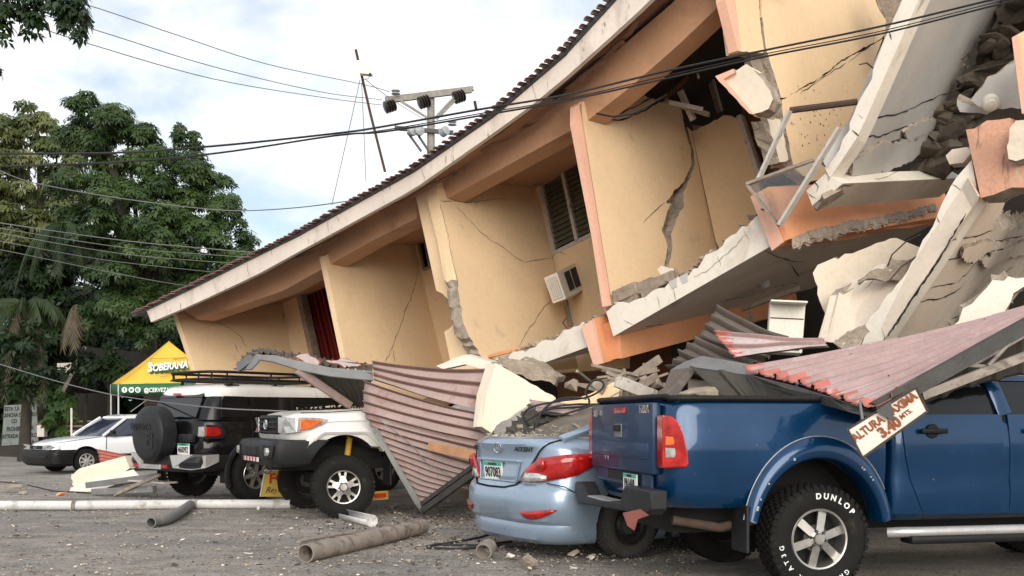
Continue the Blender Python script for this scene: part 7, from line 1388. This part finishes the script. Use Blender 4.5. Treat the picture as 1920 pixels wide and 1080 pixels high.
wire('guy_wire', [(675, 150, 16.5), (655, 240, 16.6), (622, 385, 16.7)], .006, CABG, 'left guy wire of the antenna mast', 'antenna guy wires'); wire('guy_wire', [(678, 155, 16.5), (682, 240, 16.6), (686, 340, 16.7)], .006, CABG, 'right guy wire of the antenna mast', 'antenna guy wires'); wire('guy_wire', [(684, 148, 16.5), (740, 190, 20), (830, 245, 30)], .006, CABG, 'guy wire running from the mast to the pole', 'antenna guy wires')

# ================================================================== trees
def leaves(name, lobes, n, ll, lw, mat, parent=None, seed=1, per=6, shell=(.45, 1.05), droop=.5, **kw):
    """leaf clusters spread through the lobes (centre, radii); each cluster fans out a few folded leaflets"""
    r = np.random.default_rng(seed); C = np.array([l_[0] for l_ in lobes], float); Rr = np.array([l_[1] for l_ in lobes], float); wt = (Rr.prod(1)) ** (2 / 3); wt /= wt.sum()
    i = r.choice(len(lobes), n, p=wt); d = r.normal(size=(n, 3)); d /= np.linalg.norm(d, axis=1)[:, None]; f = r.uniform(shell[0], shell[1], n) ** .6
    P = C[i] + d * Rr[i] * f[:, None]; Nn = d * .8 + np.array([0, -.15, .55]); Nn /= np.linalg.norm(Nn, axis=1)[:, None]
    A = np.cross(Nn, r.normal(size=(n, 3))); A /= np.linalg.norm(A, axis=1)[:, None]; Bv = np.cross(Nn, A); V = np.zeros((n, per, 4, 3))
    for k in range(per):
        a = 2 * math.pi * k / per + r.uniform(-.35, .35, n); t = A * np.cos(a)[:, None] + Bv * np.sin(a)[:, None]; t = t + Nn * .15 - np.array([0, 0, 1]) * (droop * r.uniform(.4, 1.2, n))[:, None]; t /= np.linalg.norm(t, axis=1)[:, None]
        s_ = np.cross(t, Nn); s_ /= np.linalg.norm(s_, axis=1)[:, None] + 1e-9; L_ = (ll * r.uniform(.6, 1.25, n))[:, None]
        V[:, k, 0] = P + t * L_ * .12; V[:, k, 1] = P + t * L_ * .55 + s_ * lw / 2 ; V[:, k, 2] = P + t * L_ - np.array([0, 0, 1]) * L_ * .12; V[:, k, 3] = P + t * L_ * .55 - s_ * lw / 2
    V = V.reshape(-1, 3); m = n * per; me = bpy.data.meshes.new(name); o = bpy.data.objects.new(name, me); COL.objects.link(o)
    if parent is not None: V = V - np.array(rootof(parent).location); o.parent = parent
    me.vertices.add(m * 4); me.vertices.foreach_set('co', V.ravel()); me.loops.add(m * 4); me.loops.foreach_set('vertex_index', np.arange(m * 4)); me.polygons.add(m); me.polygons.foreach_set('loop_start', np.arange(m) * 4); me.polygons.foreach_set('loop_total', np.full(m, 4)); me.update(); me.validate(); me.materials.append(mat)
    tag(o, **kw); return o
def lob(px, py, d, r, fl=1.): p = W(px, py, d); return ((p.x, p.y, p.z), (r, r, r * fl))
def tree(name, label, base, d, lobes, n, ll, lw, mat, seed, trunk_r=.3, group='trees behind the lot', bough=True, per=6, droop=.5, sub=9):
    b = Vector((W(base, 787, d).x, d, 0)); t = thing(name, label, 'tree', b, group=group); L_ = [lob(*l_) for l_ in lobes]; rr = random.Random(seed); S_ = []
    for (c0, r0) in L_:
        for k in range(sub): v = Vector((rr.gauss(0, 1), rr.gauss(0, 1), rr.gauss(0, .8))).normalized() * rr.uniform(.45, 1.0); q = rr.uniform(.28, .5) * r0[0]; S_.append(((c0[0] + v.x * r0[0], c0[1] + v.y * r0[0], c0[2] + v.z * r0[0]), (q * 1.15, q * 1.15, q * .6)))
    top = Vector(max(L_, key=lambda q: q[0][2])[0]); mb = MB(); mid = b.lerp(top, .45) + Vector((.3, .2, 0)); mb.tube([b, b.lerp(mid, .5), mid, top], [trunk_r, trunk_r * .8, trunk_r * .6, trunk_r * .15], 10)
    tk = mb.build('trunk', BARK, t, smooth=60)
    for q in L_[:14]:
        c = Vector(q[0]); st = b.lerp(mid, min(1, max(.35, c.z / max(mid.z, .1) * .7))); m2 = MB(); m2.tube([st, st.lerp(c, .5) + Vector((0, 0, .3)), c], [trunk_r * .35, trunk_r * .2, trunk_r * .06], 6); m2.build('limb', BARK, t, smooth=60)
    leaves('crown', S_, n, ll, lw, mat, t, seed, per, shell=(.2, 1.1), droop=droop); return t
tree('broadleaf_tree', 'tall dark green broadleaf tree left of the roof', 300, 32, [(315, 480, 33.5, 1.0), (300, 420, 33.5, 1.0), (150, 240, 33, .9), (160, 320, 33, 1.2), (170, 400, 33, 1.2), (185, 205, 32, .8), (235, 235, 32, .9), (205, 270, 32, 1.0), (290, 275, 31.5, .9), (330, 300, 32, .8), (245, 330, 31, 1.2), (370, 350, 31.5, .9), (310, 360, 31, 1.2), (400, 410, 31.5, .85), (250, 410, 30.5, 1.3), (350, 430, 31, 1.2), (430, 455, 31.5, .75), (450, 480, 32, .6), (300, 480, 30.5, 1.3), (390, 500, 31, 1.0), (215, 470, 31, 1.2), (240, 540, 30, 1.1), (320, 560, 30.5, 1.0), (280, 610, 30, .9), (200, 590, 30, .9), (350, 260, 32.5, .5), (410, 360, 32, .6)], 13500, .20, .068, LF1, 5, .38)
tree('pale_tree', 'taller loose olive tree with pale tips at the far left', 60, 37, [(20, 250, 37, 1.0), (70, 235, 37, .9), (110, 260, 37, .9), (50, 300, 37, 1.3), (120, 310, 37, 1.1), (20, 350, 36, 1.4), (90, 370, 36, 1.4), (140, 380, 36, 1.1), (40, 430, 36, 1.4), (-30, 300, 37, 1.3), (-40, 400, 36, 1.5), (150, 250, 37.5, .6)], 5600, .25, .09, LF2, 6, .35, per=5, droop=.9, sub=7)
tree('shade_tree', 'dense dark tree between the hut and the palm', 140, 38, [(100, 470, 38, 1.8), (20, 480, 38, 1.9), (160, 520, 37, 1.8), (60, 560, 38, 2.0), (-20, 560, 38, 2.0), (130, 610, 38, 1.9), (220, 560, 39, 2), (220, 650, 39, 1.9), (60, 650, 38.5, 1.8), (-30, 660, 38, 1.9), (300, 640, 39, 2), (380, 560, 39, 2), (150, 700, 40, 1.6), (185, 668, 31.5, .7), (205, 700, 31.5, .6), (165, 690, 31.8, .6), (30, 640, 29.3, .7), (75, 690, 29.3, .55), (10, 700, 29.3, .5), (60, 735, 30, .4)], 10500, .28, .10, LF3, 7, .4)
tree('low_tree', 'low bright green bush under the trees beside the hut', 110, 33, [(100, 745, 33, .45), (120, 765, 33, .5), (105, 785, 33, .5), (125, 735, 34, .4)], 260, .22, .13, LF5, 8, .06)
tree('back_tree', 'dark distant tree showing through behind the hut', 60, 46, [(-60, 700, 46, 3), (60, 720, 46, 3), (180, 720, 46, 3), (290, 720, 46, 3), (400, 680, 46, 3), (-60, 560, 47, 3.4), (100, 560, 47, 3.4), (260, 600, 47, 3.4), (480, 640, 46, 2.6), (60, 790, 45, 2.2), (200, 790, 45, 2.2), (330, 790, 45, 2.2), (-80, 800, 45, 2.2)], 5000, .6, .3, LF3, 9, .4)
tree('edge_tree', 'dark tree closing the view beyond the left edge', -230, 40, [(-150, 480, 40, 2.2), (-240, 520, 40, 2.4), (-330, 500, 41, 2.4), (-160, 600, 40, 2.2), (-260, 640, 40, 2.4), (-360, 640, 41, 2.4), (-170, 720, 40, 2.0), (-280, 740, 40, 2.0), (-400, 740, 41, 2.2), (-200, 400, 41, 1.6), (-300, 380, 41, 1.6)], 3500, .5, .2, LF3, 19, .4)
# palm with drooping fronds at the far left
pm = thing('palm_tree', 'palm with drooping and dry fronds at the left edge', 'palm', (W(40, 787, 30).x, 30, 0), group='trees behind the lot'); hd_ = W(45, 575, 30)
mb = MB(); mb.tube([Vector((hd_.x, 30, 0)), Vector((hd_.x + .1, 30, 2)), hd_], [.2, .16, .15], 10); mb.build('trunk', BARK, pm, smooth=60)
def frond(a, ln, mat, rise, r, drop=1.):
    mb = MB(); n = 16; P = []
    for i in range(n + 1): u = i / n; P.append(hd_ + Vector((math.cos(a), math.sin(a) * .8, 0)) * ln * u * (1 - .25 * u * drop) + Vector((0, 0, rise * u - drop * ln * .85 * u * u)))
    mb.tube(P, [.03 - .025 * i / n for i in range(n + 1)], 5)
    for i in range(2, n + 1):
        for s in (-1, 1):
            for j in range(2):
                p = P[i].lerp(P[i - 1], j / 2); t = (P[i] - P[i - 1]).normalized(); sd_ = t.cross(Vector((0, 0, 1))).normalized() * s; L_ = .62 * (1 - abs(i / n - .45)) ; tip = p + sd_ * L_ * .45 + t * L_ * .35 + Vector((0, 0, -L_ * r.uniform(.5, .95))); w_ = t * .03; mb.add([p - w_, p + w_, p.lerp(tip, .6) + w_ * .8, tip], [(0, 1, 2, 3)])
    mb.build('frond', mat, pm)
r_ = random.Random(12)
for k in range(15): frond(2 * math.pi * k / 15 + r_.uniform(-.2, .2), r_.uniform(1.4, 2.0), LF4, r_.uniform(.3, 1.3), r_)
for a in (3.6, 4.6, 5.6): frond(a, 1.9, DRYP, -.1, r_, 1.6)
p0 = hd_.copy(); hd_ = W(145, 572, 30)
for a in (4.4, 4.9): frond(a, 1.0, DRYP, -.2, r_, 1.3)
hd_ = W(120, 420, 31)
for k in range(9): frond(2 * math.pi * k / 9, r_.uniform(1.5, 2.2), LF4, r_.uniform(.1, .6), r_, 1.3)
# spray of leaves hanging into the top left corner
br = thing('overhanging_branch', 'dark leafy branch hanging into the top left corner', 'branch', W(60, 20, 9)); BD = 9.
for pts in ([(-80, -40), (0, 10), (60, 15), (120, 35), (158, 70)], [(40, 12), (50, 40), (55, 62)], [(100, 10), (140, 18), (160, 40)], [(-40, 40), (-5, 60), (14, 65)], [(60, 15), (90, 45), (95, 70)]): mb = MB(); mb.tube([W(*p, BD) for p in pts], .009, 5); mb.build('twig', BARK, br)
leaves('foliage', [lob(x, y, BD, r) for (x, y, r) in ((20, -5, .14), (60, 5, .13), (100, -2, .14), (140, 8, .12), (158, 32, .07), (150, 58, .07), (158, 74, .03), (120, 38, .08), (70, 32, .10), (52, 58, .05), (70, 66, .03), (92, 72, .03), (5, 20, .1), (0, 50, .1), (6, 66, .06), (-10, 130, .06), (128, 20, .1), (40, 20, .1), (-6, 10, .14))], 330, .085, .034, LF3, br, 15, per=5, shell=(.1, 1.05), droop=.9)
